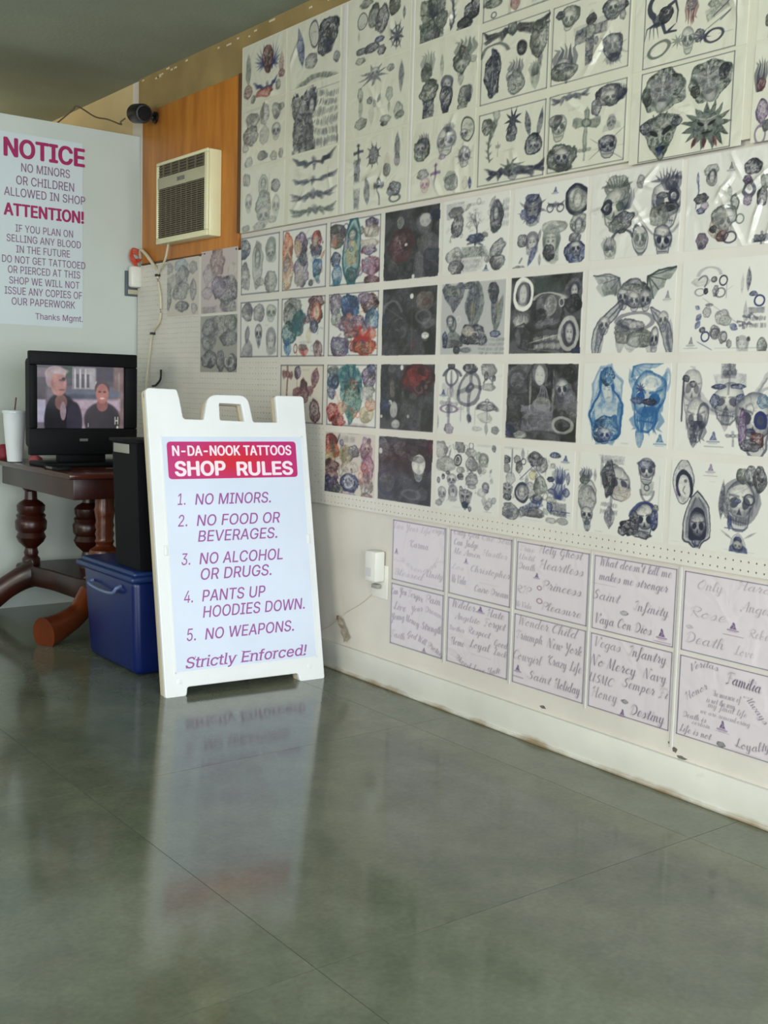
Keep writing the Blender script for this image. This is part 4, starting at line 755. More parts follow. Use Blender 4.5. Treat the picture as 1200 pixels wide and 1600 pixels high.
SHEETS = [
 ((4.632, 4.268, 2.455, 2.715),(208, 206, 189),0,'top left design sheet of the wall, red and blue winged heart',
  'wl 35.8 30.8 40.7 42.9 0 .8 n;wr 80.1 29.7 29 41.8 0 .8 n;bl 57.3 33.5 21.8 42.4 0 .85 m;bt 54.8 76.8 54.9 21.3 0 .8 n;bl 52.1 86.7 39 14.2 0 .7 r;lf 11.9 40.1 18.8 54.4 0 .55 g;bl 11.2 77.8 18.9 21.9 0 .6 m;lf 90.1 50 16.3 38.2 0 .5 m;bl 90.5 65.6 12.4 12.5 0 .7 m;bl 82.8 82.5 11.6 15.4 0 .4 g;bl 23.4 91.8 11.4 13 0 .35 g',[]),
 ((4.632, 4.268, 2.182, 2.447),(208, 206, 189),0,'pale grey design sheet directly under the winged heart sheet',
  'bl 24.1 24.5 31.1 25 0 .4 k;bl 52 22.2 20.1 31.6 0 .32 k;bl 78.9 19.9 19.5 24.2 0 .4 k;bl 19.5 48.4 36.5 32.2 0 .55 k;sk 79.7 52.8 22.4 27.7 0 .55 k;bl 52.7 55.6 20.1 28.1 0 .25 k;bl 48.5 88 20.2 14.2 0 .5 k;bl 15.3 94 18.9 18 0 .3 k;bl 73.4 93 14.7 15.4 0 .35 k;bl 90.3 91.1 9.6 15.2 0 .4 k;bl 89.9 15.7 12.5 11 0 .4 k;bl 6.8 67.2 15.9 14.5 0 .35 k;tx 26.3 7.3 41.3 7.1 0 .4 k',[]),
 ((4.632, 4.268, 1.893, 2.172),(208, 206, 189),0,'faint grey totem figure sheet above the small framed skull sheet',
  'bl 10.6 17.3 18 20.7 0 .32 g;co 52.2 34.3 25.2 37.1 0 .45 g;bl 52.8 61.3 35.4 37.2 0 .45 g;sk 53.3 81.6 35.4 27.1 0 .45 g;bl 80.4 35.5 17.6 19.9 0 .55 k;sk 16.7 54.3 17.9 27.6 0 .45 g;sk 82.7 67.3 16.6 29.9 0 .4 g;bl 40.9 95.2 30.8 12.3 0 .3 g;bl 73.4 87.6 19.8 10 0 .3 g;bl 9.7 94.8 15.9 10.4 0 .25 g',[]),
 ((4.236, 3.862, 2.455, 2.715),(208, 206, 189),0,'top row sheet with feathered wing and arched letter banner',
  'lf 22.1 40 19.5 64.3 12 .85 n;ov 49 25.2 19.7 36.5 0 .75 k;bl 78.3 29.9 37.2 42.4 0 .85 k;bl 68.4 47.8 25.1 29.6 0 .8 k;fl 78.7 46.2 24.8 26.1 0 .7 k;bl 43.6 64.9 24.2 23.4 0 .4 k;bl 94.5 73 12.2 16.2 0 .45 k;at 55.2 99.7 87.6 30 0 .65 g;tx 55.1 96.4 76.9 13.3 0 .5 g',[]),
 ((4.236, 3.862, 2.182, 2.447),(208, 206, 189),0,'sheet with dark statue panel beside columns of small lettering',
  'rb 30.8 52.9 44.1 83.5 0 .95 k;fc 46.3 31.9 17.3 26.4 0 .6 k;lf 44.6 80.9 17.4 36.5 0 .3 h;rb 36.2 92.3 35.2 16.7 0 .8 k;bn 37.5 59.5 26.3 36.6 0 .5 k;t6 75.6 53.8 41.8 81.2 0 .45 k;ln 74.4 9.4 41.7 4.5 0 .8 k;ln 76.9 101 37.6 4.6 0 .7 k;vn 97.1 89.3 4.1 22.5 0 .6 k',[]),
 ((4.236, 3.862, 1.893, 2.172),(208, 206, 189),0,'sheet of four blue grey tribal armbands stacked in rows',
  'bt 53 15 79.8 23.6 0 .8 k;bt 52.9 42 80 15.8 0 .75 k;tb 54.4 64.3 79.9 19 0 .85 k;tb 55 87.1 80 19.7 0 .8 g;tx 19.4 20.9 11.7 3.9 0 .4 g;tx 89 95.1 6.6 3.1 0 .5 g',[]),
 ((3.802, 3.405, 2.455, 2.715),(208, 206, 189),0,'top row sheet with long feather, oval and spiked mirror',
  'bl 28.4 13.4 19.6 12.5 0 .5 g;ov 22.9 36.9 15.3 23.5 0 .7 k;bl 41.3 35 15.7 35.6 -25 .65 g;bl 54.4 42.8 18.9 39.9 -25 .7 k;bl 74.1 32 16.7 27.2 0 .7 g;lf 89.3 47.9 6.5 17.9 0 .7 k;st 77.9 75.9 25 40.8 0 .75 k;ov 78 76.7 15 28.7 0 .5 k;bl 51 72 13.1 8.6 0 .85 n;bl 39.1 81.1 22.9 12.5 0 .85 k;bl 23.3 80.6 19.8 9.4 0 .75 k;bl 54.9 88.6 12.1 13.9 0 .6 k;bl 20.1 93.6 16.3 9.5 0 .4 g;lf 17.3 58.3 5.4 14.2 0 .4 g',[]),
 ((3.802, 3.405, 2.182, 2.447),(208, 206, 189),0,'pale sheet with winged skull over small blades and vases',
  'st 42.9 18.2 45.6 29.1 0 .5 k;sk 44.6 15.7 15.8 15.3 0 .5 k;lf 87.1 29.8 11.5 44.5 0 .6 k;bl 70.1 14.4 10.1 9 0 .4 k;bl 21.5 39.6 9.1 21.8 0 .4 g;bl 37.8 52.6 8.9 9.2 0 .7 k;lf 53.5 53 6.9 13.7 -20 .65 k;bl 69.5 49.9 10.2 18.1 0 .3 g;lf 69.3 67.8 6.1 15.1 0 .5 g;bl 46.8 59.5 7 9.2 0 .4 g;lf 22.1 61.5 10.9 34.3 0 .4 g;bl 83.7 77.6 13.3 23.9 0 .35 g;sp 86.4 83.4 11.6 9 0 .5 g;bl 62.4 90.8 9.6 6.1 0 .85 k;bl 64.7 84.6 15.4 10.6 0 .35 g;bl 22.7 81.7 18.1 15.6 0 .4 g;lf 40.2 72.3 15.9 30.8 0 .14 g;tx 57.4 67.7 10.4 3 0 .4 k',[]),
 ((3.802, 3.405, 1.893, 2.172),(208, 206, 189),0,'sheet with sun, daggers, ankh and spade shaped designs',
  'sw 20.5 24.4 16.1 32.9 0 .8 k;rb 19.2 42 9.5 33 0 .75 k;rb 19.7 82.4 9.5 27.1 0 .6 k;st 45.5 28.1 24.7 38.2 0 .65 k;bl 45.5 28.1 15.5 23.5 0 .5 k;lf 68.5 45.7 17.1 34.7 0 .45 h;bl 68.7 51.5 12.3 17.4 0 .45 g;lf 84.5 23.3 14 37.1 0 .65 k;bl 84.4 38.9 8 17.2 0 .5 k;lf 36.4 74.8 15 35.7 0 .7 k;cr 56.2 78.2 16 35.2 0 .85 k;rn 56.1 66.5 7.7 12.9 0 .7 k;bl 81.3 78.2 18.8 20.1 0 .75 k;rn 81.8 91.2 18.8 11.5 0 .7 k;bl 74.8 82.8 10.2 8.7 0 .5 k',[]),
 ((3.375, 3.026, 2.455, 2.715),(208, 206, 189),0,'top row sheet with two large dark carved panels',
  'rb 28.8 63.8 38.4 37.7 0 .85 g;rb 24.5 89.8 38.7 35 0 .85 g;bl 26.5 94.7 26.3 18.9 0 .6 k;bl 43 78.3 18.8 25.9 0 .7 g;fl 30.3 58.6 26.1 17.4 0 .6 k;dr 58.7 73.4 15.1 46.9 0 .85 k;bl 87.3 79.8 21 20.9 0 .9 k;bl 95 72.7 14.4 22.2 0 .85 k;bl 78.3 93.5 19.6 14.1 0 .9 k;bl 72 100 9.9 7.1 0 .6 k;lf 56.8 88.3 5 17.1 0 .7 k',[]),
 ((3.375, 3.026, 2.182, 2.447),(208, 206, 189),0,'sheet of green grey bottle demons and a raised claw hand',
  'fl 22.4 21.8 26.5 28.8 0 .5 g;bl 19.6 39.6 16 23.1 0 .55 g;lf 45.4 37.9 9.6 29.8 0 .4 g;fl 79.5 21 36 27.6 0 .7 g;bl 76.1 36.5 24.7 31.9 0 .65 g;sk 75.7 46 18.1 19.5 0 .5 g;lf 76.2 59.9 14.8 18.1 0 .45 g;fc 53.1 62.3 22.1 21.2 0 .7 k;bl 24.1 65 26.5 26 0 .75 g;rb 24.2 90.8 17.7 28.9 0 .95 k;bl 52.2 80.3 18.7 32.6 0 .9 k;lf 51.9 95.7 15.4 18.5 0 .95 k;bl 83.7 83.8 21.2 27.8 25 .6 g;fl 88.4 79.4 14.6 22.1 0 .6 k;bl 79.4 97.9 14.8 12.6 0 .55 g;bl 94.7 40.2 9.6 8.2 0 .3 g;bl 25.5 56.8 21.2 13 0 .6 g;vn 37.1 86.6 2.4 22.9 0 .2 y',[]),
 ((3.375, 3.026, 1.893, 2.172),(208, 206, 189),0,'glinting sheet of small skull and demon heads beside bottom left frame',
  'bl 16.4 35.4 26.9 27.8 0 .75 g;fl 17.6 21.9 19.7 20.8 0 .7 k;sk 12.8 34.8 16.2 15.3 0 .6 k;sk 54.5 34.5 32.4 32.5 0 .5 k;fl 58.8 15.2 18.6 12.1 0 .6 k;ov 87.9 22.5 19.5 27.8 12 .8 g;sk 82.5 27.9 13.1 11.9 0 .7 k;sk 85.3 56.1 21.3 25.3 0 .6 k;st 85.3 54.8 29.5 30.6 0 .25 k;bl 50.1 51.2 10.3 6.8 0 .5 p;bl 19.4 67.7 21.5 12.5 0 .5 k;sk 23.6 82.2 19.6 20.9 0 .45 i;sw 40.9 76.7 13.9 31.6 0 .65 p;bl 65.1 86 20.3 20.3 0 .45 k;rs 64 80.5 18.6 17.6 0 .4 g;lf 94.1 90.6 8.1 14.6 0 .95 n;bl 86.7 89.4 8.2 14.7 0 .3 h;ln 19.2 60.8 35.8 2.2 20 .4 k',[]),
 ((3.009, 2.681, 2.446, 2.69),(208, 206, 189),0,'framed sheet cut by the photo top above the scythe sheet',
  'bd 50 50 97 97 0 .75 k;bl 16.9 75.9 24.6 12.7 0 .7 g;rn 16.6 92.8 8.2 8.4 0 .8 k;lf 49.1 88.2 21.6 19.5 0 .7 m;t2 83.4 95.2 18.7 8.7 0 .6 k;bl 0.4 70.5 12.5 16.5 0 .4 g',[]),
 ((3.009, 2.681, 2.17, 2.418),(208, 206, 189),0,'black framed sheet with scythe reaper under a tribal band',
  'bd 50 50 97 97 0 .75 k;tb 51.6 12.4 94.2 26.3 0 .95 d;bl 46.5 6.6 13.8 15.8 0 .7 g;sp 18.9 59.4 22.6 59.4 0 .9 k;lf 18.8 55.8 22.6 59.4 0 .85 k;lf 20 36.6 10.2 21.5 0 .8 k;ar 19.7 29.4 38.9 16.1 0 .7 g;rn 61.3 36.9 15.5 19.2 0 .6 g;bl 61.3 36.9 12.8 16.7 0 .8 k;tx 44.8 33.9 11.9 5.3 0 .35 m;bl 85.5 31.1 24.4 44.6 0 .55 g;lf 88.6 57.3 11.2 20.6 0 .7 k;fl 52.6 57.8 23.6 22.9 0 .7 k;sk 47.4 72.1 17.8 19.5 0 .6 k;bl 53.5 78.9 23.6 31.7 0 .55 g;fl 81.5 65.6 20.8 19 0 .5 g;lf 82.1 77.7 22.7 34.6 0 .5 g',[]),
 ((3.009, 2.681, 1.896, 2.142),(208, 206, 189),0,'black framed sheet with three demons over a horned band',
  'bd 50 50 97 97 0 .75 k;dr 19.8 29.4 22.8 70.7 0 .6 g;bl 13.7 18.1 15.3 20.3 0 .6 g;st 51.8 19.9 25.5 36.2 0 .85 k;bl 51.4 36.1 14.6 19.8 0 .7 k;lf 74.2 28.1 12.7 35.7 15 .95 k;lf 91.5 28.7 11 41.7 -10 .95 k;bl 84.1 55.8 24.4 25.9 0 .9 k;sk 83.2 58.8 12.6 14.2 0 .7 k;cr 31.3 51.8 7.5 20.1 0 .5 k;tx 48.7 56.9 16.1 4.6 0 .4 k;tb 53.7 87.4 87.5 26.5 0 .9 k;sk 55.5 87.7 21.8 19.8 0 .85 k;st 53.5 82.4 40.1 26.5 0 .6 g',[]),
 ((2.671, 2.342, 2.17, 2.418),(208, 206, 189),0,'black framed sheet with a grey cross figure among skulls',
  'bd 50 50 97 97 0 .75 k;bl 23 16.8 22.9 24.9 0 .55 g;sk 21.5 21.2 19.4 23.3 0 .5 g;bl 10.6 12.9 10.8 10.1 0 .6 k;bl 80 25.2 27.6 27.1 0 .75 k;sk 78.4 24.7 16.3 19.2 0 .7 g;bl 90 36.2 8 12.7 0 .6 k;tx 51.6 11.3 10.1 4.9 0 .4 g;cr 51 51.3 40.7 60.5 0 .2 k;bl 51.2 30.4 13.5 13 0 .75 k;rb 39 46.1 13.8 16.5 0 .7 k;rb 63.9 43.9 15 12.9 0 .75 k;rb 50.7 68.9 10.2 29.5 0 .75 k;bl 51.2 44.1 13.6 18 0 .55 g;bl 58.9 58.4 5 9.8 0 .6 k;fl 20 63.6 32 31.8 0 .75 k;sk 17 76 19.6 16.8 0 .7 k;bl 18.2 83 30.3 20.2 0 .55 g;lf 21.4 95.4 5.3 13.4 0 .7 k;bl 80.6 71.1 22.8 30.5 0 .7 k;sk 79.8 70.8 16.3 25.7 0 .4 g;st 80.7 72.7 35.8 41.7 0 .22 k;fl 81.4 87.1 19.5 12.8 0 -.6 k',[]),
 ((2.671, 2.342, 1.896, 2.142),(208, 206, 189),0,'black framed sheet with skull crossbones beside rope crosses',
  'bd 50 50 97 97 0 .75 k;tb 28.8 8.4 51.8 15.5 0 .6 k;tx 34.3 23.6 16.1 7.4 0 .3 k;bl 78.5 16.1 33.2 24 0 .75 k;sk 80.2 19.5 18 18 0 .6 g;bl 62.5 27.2 12.4 18.2 0 .6 k;fl 91.7 13.5 14.8 17.8 0 .7 k;sk 15.8 43.2 21.8 31.5 0 .6 g;bl 10.4 33.6 16.7 15.8 0 .5 k;cr 49.8 53 31.5 55.4 0 .7 g;sk 81.7 51 13.2 15 0 .55 g;bn 81.7 49.5 21.1 18 0 .25 k;bl 19.2 82.3 39.6 34.7 0 .7 g;sk 20.2 82.5 23.1 25.2 0 .7 k;sk 77.7 78.4 24.3 27.2 0 .8 k;sw 77.2 81.3 39.5 6 0 .3 k;bl 76.7 70.8 18.2 12.1 0 .85 k;ln 76.9 75.3 36.4 3.6 30 .7 k;ln 77.2 81.3 36.4 3.6 -30 .7 k;cr 49.6 82 15.8 18.5 0 .5 g',[]),
 ((2.671, 2.342, 2.446, 2.69),(208, 206, 189),0,'framed sheet sliver cut by the photo top over the cross figure',
  'bd 50 50 97 97 0 .75 k;bl 9.3 97.3 10.8 10.2 0 .5 g',[]),
 ((2.325, 1.93, 2.146, 2.42),(208, 206, 189),0,'framed sheet with a scorpion above a skull tribal band',
  'bd 50 50 81.5 97.5 0 .75 k;sc 24.3 47.2 31.9 44.4 0 .85 k;bl 28.7 47.6 12.8 16.6 0 .8 k;fl 51.7 51.2 12.3 29.2 0 -.7 m;bl 51.4 45.8 8.5 14.1 0 .6 k;lf 53.1 60.2 3.8 11.9 0 .8 m;rb 74.7 57.1 18.1 11.6 20 .45 g;ln 79.1 56.6 16.2 5.3 30 .8 k;ln 76.2 68 18.1 4.2 25 .7 g;bl 70.8 50.6 8.2 7.4 0 .5 g;ln 81.3 65.6 8 5.3 30 .8 k;rn 24.4 81.2 19 15.6 12 .55 g;rn 72.4 82.5 17.3 13.8 10 .75 k;st 39.9 79.5 12.6 14.3 0 .55 g;bl 59.5 79.4 8.4 11.9 0 .8 k;sk 49.4 81.5 13.3 25 0 .6 g;st 61.5 81 17.7 14 0 .6 k;ln 14.6 83.7 9.2 1.8 25 .6 k;ln 82.2 82.5 9.8 1.9 0 .7 k;ln 81.9 94.9 11.6 0.8 0 .4 k',[]),
 ((2.325, 1.93, 1.878, 2.138),(208, 206, 189),0,'framed sheet of four green carved demon masks and sun face',
  'bd 50 50 81.5 97.5 0 .75 k;rm 29.8 26.3 38.8 45.9 0 .9 g;bl 15.7 28.3 9.2 19.1 0 .7 g;bl 41.9 20.6 11.6 22.1 0 .75 g;mk 29.8 26.3 25.8 35.3 0 .35 k;rm 71 25.7 35.8 45.2 0 .98 g;mk 71.1 28 22 33.9 0 .3 k;bl 58.5 33.3 8.5 12.6 0 .8 g;bl 83.2 19.4 8.1 17.9 0 .8 k;mk 29.7 74.2 32.9 47.4 0 .85 g;bl 15.2 62.4 10.2 13.2 0 .9 k;bl 43.8 61.3 8.7 10.5 0 .9 k;lf 28.9 89.2 8 13.1 0 1 n;bl 29.6 60.1 15.9 10.6 0 .4 g;sn 69.1 72.3 38.9 50.2 0 .95 g;lf 59.7 88.1 4.7 12.7 -25 .85 m;lf 68.5 90.2 4.6 12.6 0 .85 m;lf 77.6 90.1 4.6 12.5 25 .85 m;tx 50.7 46.5 10.5 3 0 .35 g;tx 51 53.5 7.7 3 0 .3 g;ln 21.8 95.9 13.2 1 0 .4 k',[]),
 ((1.9, 1.5, 2.146, 2.42),(208, 206, 189),0,'sheet clipped by the photo edge above the flame hair sheet',
  'bd 50 50 81.5 97.5 0 .75 k;bl 8.5 82.6 4.9 12.2 0 .5 g',[]),
 ((1.9, 1.5, 1.878, 2.138),(208, 206, 189),0,'clipped sheet at the right photo edge with flame hair figures',
  'fl 5.2 28.4 10 30.4 0 .9 k;bl 6.2 41.5 6.7 11.9 0 .9 m;bl 7.9 68.8 10 23.9 0 .75 p;rn 7.4 92.3 9.2 20.7 0 .5 p;bl 11.9 83.8 6.6 13 0 .6 k',[]),
 ((4.632, 4.295, 1.605, 1.868),(212, 210, 202),1,'leftmost framed sheet under the upper rows, six faint heads',
  'bd 50 50 97 97 0 .75 k;bl 8.2 21.1 28.5 31.7 0 .65 k;bl 4 29.4 22 17.6 0 .6 n;co 44.8 50.7 29.6 72.7 0 .5 g;fc 77.8 26.6 28.5 40.7 0 .5 g;sk 77 33.3 20.4 20.4 0 .5 g;bl 11.4 68.8 25.2 42.3 0 .4 g;bl 78.2 82.6 28.6 37.5 0 .4 g;bl 46.7 19.9 15.8 13.8 0 .3 g;sk 10.4 72.3 19.7 17.7 0 .35 k;bl 50.8 80.6 21 13.8 0 .3 g',[]),
 ((4.273, 3.928, 1.605, 1.868),(212, 210, 202),1,'colour sheet with a blue haired woman portrait beside orange totem',
  'bd 50 50 97 97 0 .75 k;bl 12.2 40.8 21.9 73.2 0 .75 o;bl 12.9 67.4 23.9 60 0 .65 s;tx 11 34.1 19.1 6.7 0 .6 m;bl 11.6 54 17.2 20 0 .4 m;bl 42.8 32.5 28.6 45.7 0 .9 p;bl 35.5 35 15.8 29.5 0 .85 s;bl 43.8 70.1 30.4 49.1 0 .6 p;bl 48.8 51 18.3 19.6 0 .7 k;bl 38.2 82.7 18.6 23 0 .35 h;bl 77.1 21.8 19.5 25.6 0 .85 r;bl 79 41.2 24.8 19.2 0 .8 n;bl 79.4 54 26.5 12.8 0 .3 w;bl 80.7 66.9 22.1 28.9 0 .9 b;lf 81 79.7 19.5 22.5 0 .8 t;bl 73.1 34.1 17.8 12.8 0 .6 m;bl 65.8 89.8 9.9 9.7 0 .6 g;tx 66.7 43.1 17.9 5.2 0 .5 k',[]),
 ((3.906, 3.556, 1.605, 1.868),(212, 210, 202),1,'colour sheet with a tall green oval lady beside banners',
  'bd 50 50 97 97 0 .75 k;bl 16.4 19.4 29 28 0 .8 m;bl 13.9 31.5 24.9 18.7 0 .6 g;bl 13.3 12.8 29.1 12.5 0 .7 g;bl 12.6 57.9 20.8 21.9 0 .85 n;bl 15.5 83.1 20.8 34.5 0 .8 b;fl 13.8 95.5 19.2 18.9 0 .7 t;co 45 51.9 34.5 95.2 0 .8 t;ov 45 51.9 33.6 95.2 0 .9 t;bl 45.8 52 20 36.8 0 .55 y;fc 44.9 24.4 20 18.4 0 .6 g;bl 46.1 85.7 22.4 21.6 0 .7 t;bl 82.6 11.1 22.9 14.9 0 .95 p;bl 81.1 22.8 30.6 18 0 .5 h;bl 78.2 50.8 26.9 15 0 .9 p;bl 79.8 40.5 30.7 12 0 .5 h;bl 81.7 73.7 33 27.1 0 .85 i;bl 81.7 97.7 29.2 18.1 0 .9 m;lf 81.3 85.7 23 30.1 0 .55 v;tx 83.2 29 22.9 6 0 .5 k',[]),
 ((3.534, 3.201, 1.605, 1.868),(206, 206, 200),1,'dark charcoal sheet with a hooded reaper, highest in its column',
  'bg 50 50 98.5 98.5 0 .9 d;bl 31.5 70.5 56.4 69.8 0 .85 d;hd 30.3 38.6 41.4 58 0 .8 d;bl 34.4 50.6 44.9 43.4 0 .75 m;bl 29.5 18.3 11.3 14.5 0 .5 w;bl 73.4 23.8 24.9 31 0 .4 l;sk 75.1 22.6 21.3 25.3 0 .4 l;bl 79.9 55.4 31.9 36.6 0 .35 l;bl 89.6 78.8 31.5 36.5 0 .7 k;bl 65.1 85 18.1 34.2 0 .35 l;bl 13.2 89.3 23.1 20.6 0 .6 d;lf 16.5 75 15.3 26.4 -30 .35 l;so 41.1 50.7 5.2 4 0 .7 w;so 55.4 97.1 5.1 5.7 0 .8 w;bl 94 15.4 20.8 13.9 0 .7 n',[]),
 ((3.179, 2.837, 1.605, 1.868),(212, 210, 202),1,'grey sheet with a bare tree above stone tablets',
  'rb 18.2 14.9 26.6 18.9 0 .5 l;bl 19.4 17.7 22.5 13.7 0 .5 k;bl 22.1 35.1 18.4 27.5 0 .7 k;sk 22.2 36.8 14.3 15.5 0 .5 k;tx 48.9 10 29.5 6.1 0 .65 k;tr 50.1 38.6 33.4 43.9 0 .65 k;bl 50.8 54.7 23.6 11.8 0 .95 n;st 50.9 55.5 27.5 15.2 0 .8 k;rb 48.6 72.1 35.5 13.6 0 .6 g;rb 46.4 88.8 29.7 18.7 0 .35 l;t2 44.4 88.6 25.8 13.6 0 .3 k;bl 81.3 29.4 18.8 36.3 0 .65 k;co 80.4 29.3 17 38 0 .5 k;t4 95.1 26.4 9.2 35.9 0 .55 k;bl 79.2 46.4 9.4 8.3 0 .6 k;bl 18.7 75.9 24.7 22.5 0 .6 l;bl 21.4 91.7 22.6 19 0 .65 k;bl 85 70.9 26.3 18.2 20 .6 k;bl 84.8 89 24.5 18.2 0 .6 k;lg 67.7 95.8 8.5 10.1 0 1 n;ln 18.9 5.6 30.7 1.4 0 .6 k;ln 84.9 5.4 31.8 1.3 0 .6 k;tx 42.9 100.4 29.9 2.4 0 .4 k',[]),
 ((2.815, 2.487, 1.605, 1.868),(212, 210, 202),1,'sheet with an oval mirror portrait and bearded king head',
  'fc 27.4 28.5 23.7 36.6 0 .75 k;bl 26.7 14.2 16.4 9.5 0 .9 n;bl 26.1 40.9 12.8 9.6 0 .9 n;st 26.4 28.3 38.4 39.8 0 .45 k;bl 14.8 33.1 9.3 12.8 0 .6 n;lg 57.5 10.9 8.7 9.3 0 .9 n;rn 51.5 30.9 9.9 10.3 0 .7 k;rn 65.5 32.1 9.7 10.2 0 .7 k;tb 58.4 28 21 9.3 0 .8 k;rn 87.1 24.4 31.9 36.6 0 .95 k;bl 87.1 24.4 25.2 28.9 0 .35 g;fc 87.9 24.5 15.1 22.8 0 .3 g;bl 91 52.2 20.1 24.4 0 .55 g;fc 91.1 55.2 11.7 16.8 0 .5 k;bl 13.6 66.6 13.1 16.1 0 .75 k;fc 27.6 71.3 20.1 28.8 0 .6 k;lf 28.3 85.7 12.8 27.2 -30 .9 n;fc 56.3 74.3 26.4 43.9 0 .55 g;bl 58.8 54.4 31.5 17.2 0 .3 g;bl 53.3 84.9 15.9 18.9 0 .8 k;bl 87.7 86.8 25.3 26.1 0 .95 n;sk 87.6 83.7 15.2 19.9 0 .8 k;bl 86.9 69.9 15.2 10.7 0 .7 k;lf 38 62.9 7.2 17.4 -15 .7 k;ln 11.9 90.5 5.6 11.3 50 .6 k;bl 10.5 100.1 15 6.5 0 .4 g;vn 102.3 95.8 2.3 12.2 0 .5 k;lf 39.5 93 6.5 14.3 0 .5 k',[]),
 ((2.465, 2.123, 1.605, 1.868),(212, 210, 202),1,'glossy sheet with two spiky haired screaming skulls',
  'bl 28.6 21.3 26.2 30.8 0 .4 g;ks 27.9 33.9 34.1 59.2 0 .55 g;ey 19 39.1 11.7 17.1 0 .8 k;bl 38.2 59.6 25.9 23.1 0 .8 k;bl 29.3 62.3 15.7 15.5 0 .6 g;ar 37.7 73.5 23.3 12.8 0 .8 k;fl 40.6 30.8 18 22.9 0 .5 k;ks 85.3 37.5 35.9 64 0 .55 k;fl 90.2 18.9 23.7 19.6 0 .7 k;ey 92.3 37.4 11.8 14.7 0 .8 k;bl 80.4 35.6 12.1 7.4 0 .95 k;bl 87.1 48.8 21.5 9.8 0 .9 k;bl 79.1 57.5 19.4 22.3 0 .4 g;sk 57.9 82.2 17.1 32.9 0 .5 g;ov 57.9 82.2 17.6 30.4 0 .5 k;sk 83.5 85.1 22.2 34.7 0 .8 k;cw 82.8 72.7 36.2 14.9 0 .5 k;sk 24.1 88.7 14.8 28.6 0 .4 g;fl 22.3 79.5 15.9 15.6 0 .4 k;bl 56.3 18.2 9 15.1 0 .5 k;tx 41.6 100.8 12.9 2.6 0 .35 g',[]),
 ((2.101, 1.751, 1.605, 1.868),(212, 210, 202),1,'glossy sheet with a reptile face beside an iron cross',
  'bl 22.6 16.7 14.3 11.6 0 .4 g;bl 23.9 25.6 9.8 15.5 0 .5 g;fc 23.8 23.6 8 15.5 0 .45 k;dr 10.2 36.9 5.5 32.5 0 .85 n;bl 14.7 45.4 13.6 10.8 0 .7 k;bl 15 58.1 8.2 6.9 0 .9 n;bl 18.3 53.7 8.1 8.8 0 .5 p;lg 41.7 17.3 6.9 10.5 0 .75 k;lf 42.2 42 5.2 16.3 20 .5 g;bl 47.1 54.1 7.7 19.1 0 .45 g;rn 47.5 54.2 6.8 16.2 0 .5 g;bl 37.6 68 22.7 23.1 0 .65 g;bl 32.9 78.9 19.4 19.4 0 .6 h;sk 39.6 74 17.4 25.1 0 .35 k;rs 33.3 69.3 13.2 12.6 0 .4 g;bl 36.8 87.1 11.4 11.6 0 .65 m;rn 43.9 89.8 13 12.5 0 .7 k;rn 52.3 71.9 7.7 10.5 0 .5 g;bl 27.7 79.2 7.1 7.8 0 .9 k;bl 16.6 89.6 11.8 15.8 0 .55 p;lf 16.2 98.3 8.2 13.8 0 .6 k;bl 62.7 19.2 16.6 15 0 .8 k;ey 59 40.9 10.9 18.9 0 .65 k;bl 56.8 32.1 7.6 8.5 0 .8 p;bl 71 50.3 9.8 18.7 0 .75 k;bl 58 52.9 7.6 10.4 0 .6 p;cr 72.7 96 12.3 18.8 0 1 k;rb 72.7 95.6 13.1 3.8 0 .95 k;bl 74.3 37 9.8 14.9 0 .5 g',[]),
 ((4.632, 4.295, 1.318, 1.575),(212, 210, 202),1,'framed sheet of six faint small heads in two rows',
  'bd 50 50 97 97 0 .75 k;bl 19.9 18.3 30.5 32.5 0 .5 k;bl 49.4 23.4 26.4 28.5 0 .4 k;lf 59.8 16.8 10.4 17.7 20 .5 k;sk 80.6 23.1 26.6 28 0 .55 g;bn 18.3 72.7 27.3 50.9 0 .55 k;sk 49.3 60.8 22.2 32.2 0 .75 k;lf 49.6 76.9 12.7 14.3 0 .7 k;fc 82.8 70.6 25.6 45.7 0 .45 k;sk 17.4 29.1 14.2 14.5 0 .3 k;tx 69.8 43.7 8.3 3.5 0 .5 k',[]),
 ((4.273, 3.928, 1.318, 1.575),(212, 210, 202),1,'colour sheet with teal creature beside a brown bearded head',
  'bd 50 50 97 97 0 .75 k;bl 25.3 13.7 37.8 27.3 0 .45 g;bl 18.6 27 28.6 37.7 0 .6 g;bl 40.2 45 27.9 40.7 0 .8 t;bl 19.4 57.9 33.4 37.8 0 .85 t;lf 17.6 81.9 28.7 31 0 .85 b;fl 37.6 34.7 28 37.3 0 .7 t;bl 80.1 10.2 35.5 19.8 0 .85 m;bl 76.2 29.9 31.2 46.4 0 .8 m;fc 80.5 26.8 22.2 26.5 0 .5 o;bl 76.7 49.8 17.9 19.9 0 .8 n;lf 63.7 66 16.3 26.8 0 .5 y;tx 57.2 75.9 27.4 6.7 0 .7 k;ht 52.1 92.7 20.3 16.9 0 .8 r;bl 50.5 84.2 18.4 10.1 0 .5 m;bl 84.5 88.1 20.4 29.9 0 .6 m;tx 19.4 61.3 28.6 6.9 0 .5 k;tx 22.9 13.6 37.9 4.8 0 .4 g',[]),
 ((3.906, 3.556, 1.318, 1.575),(212, 210, 202),1,'colour sheet with a flaming orange head beside purple mask',
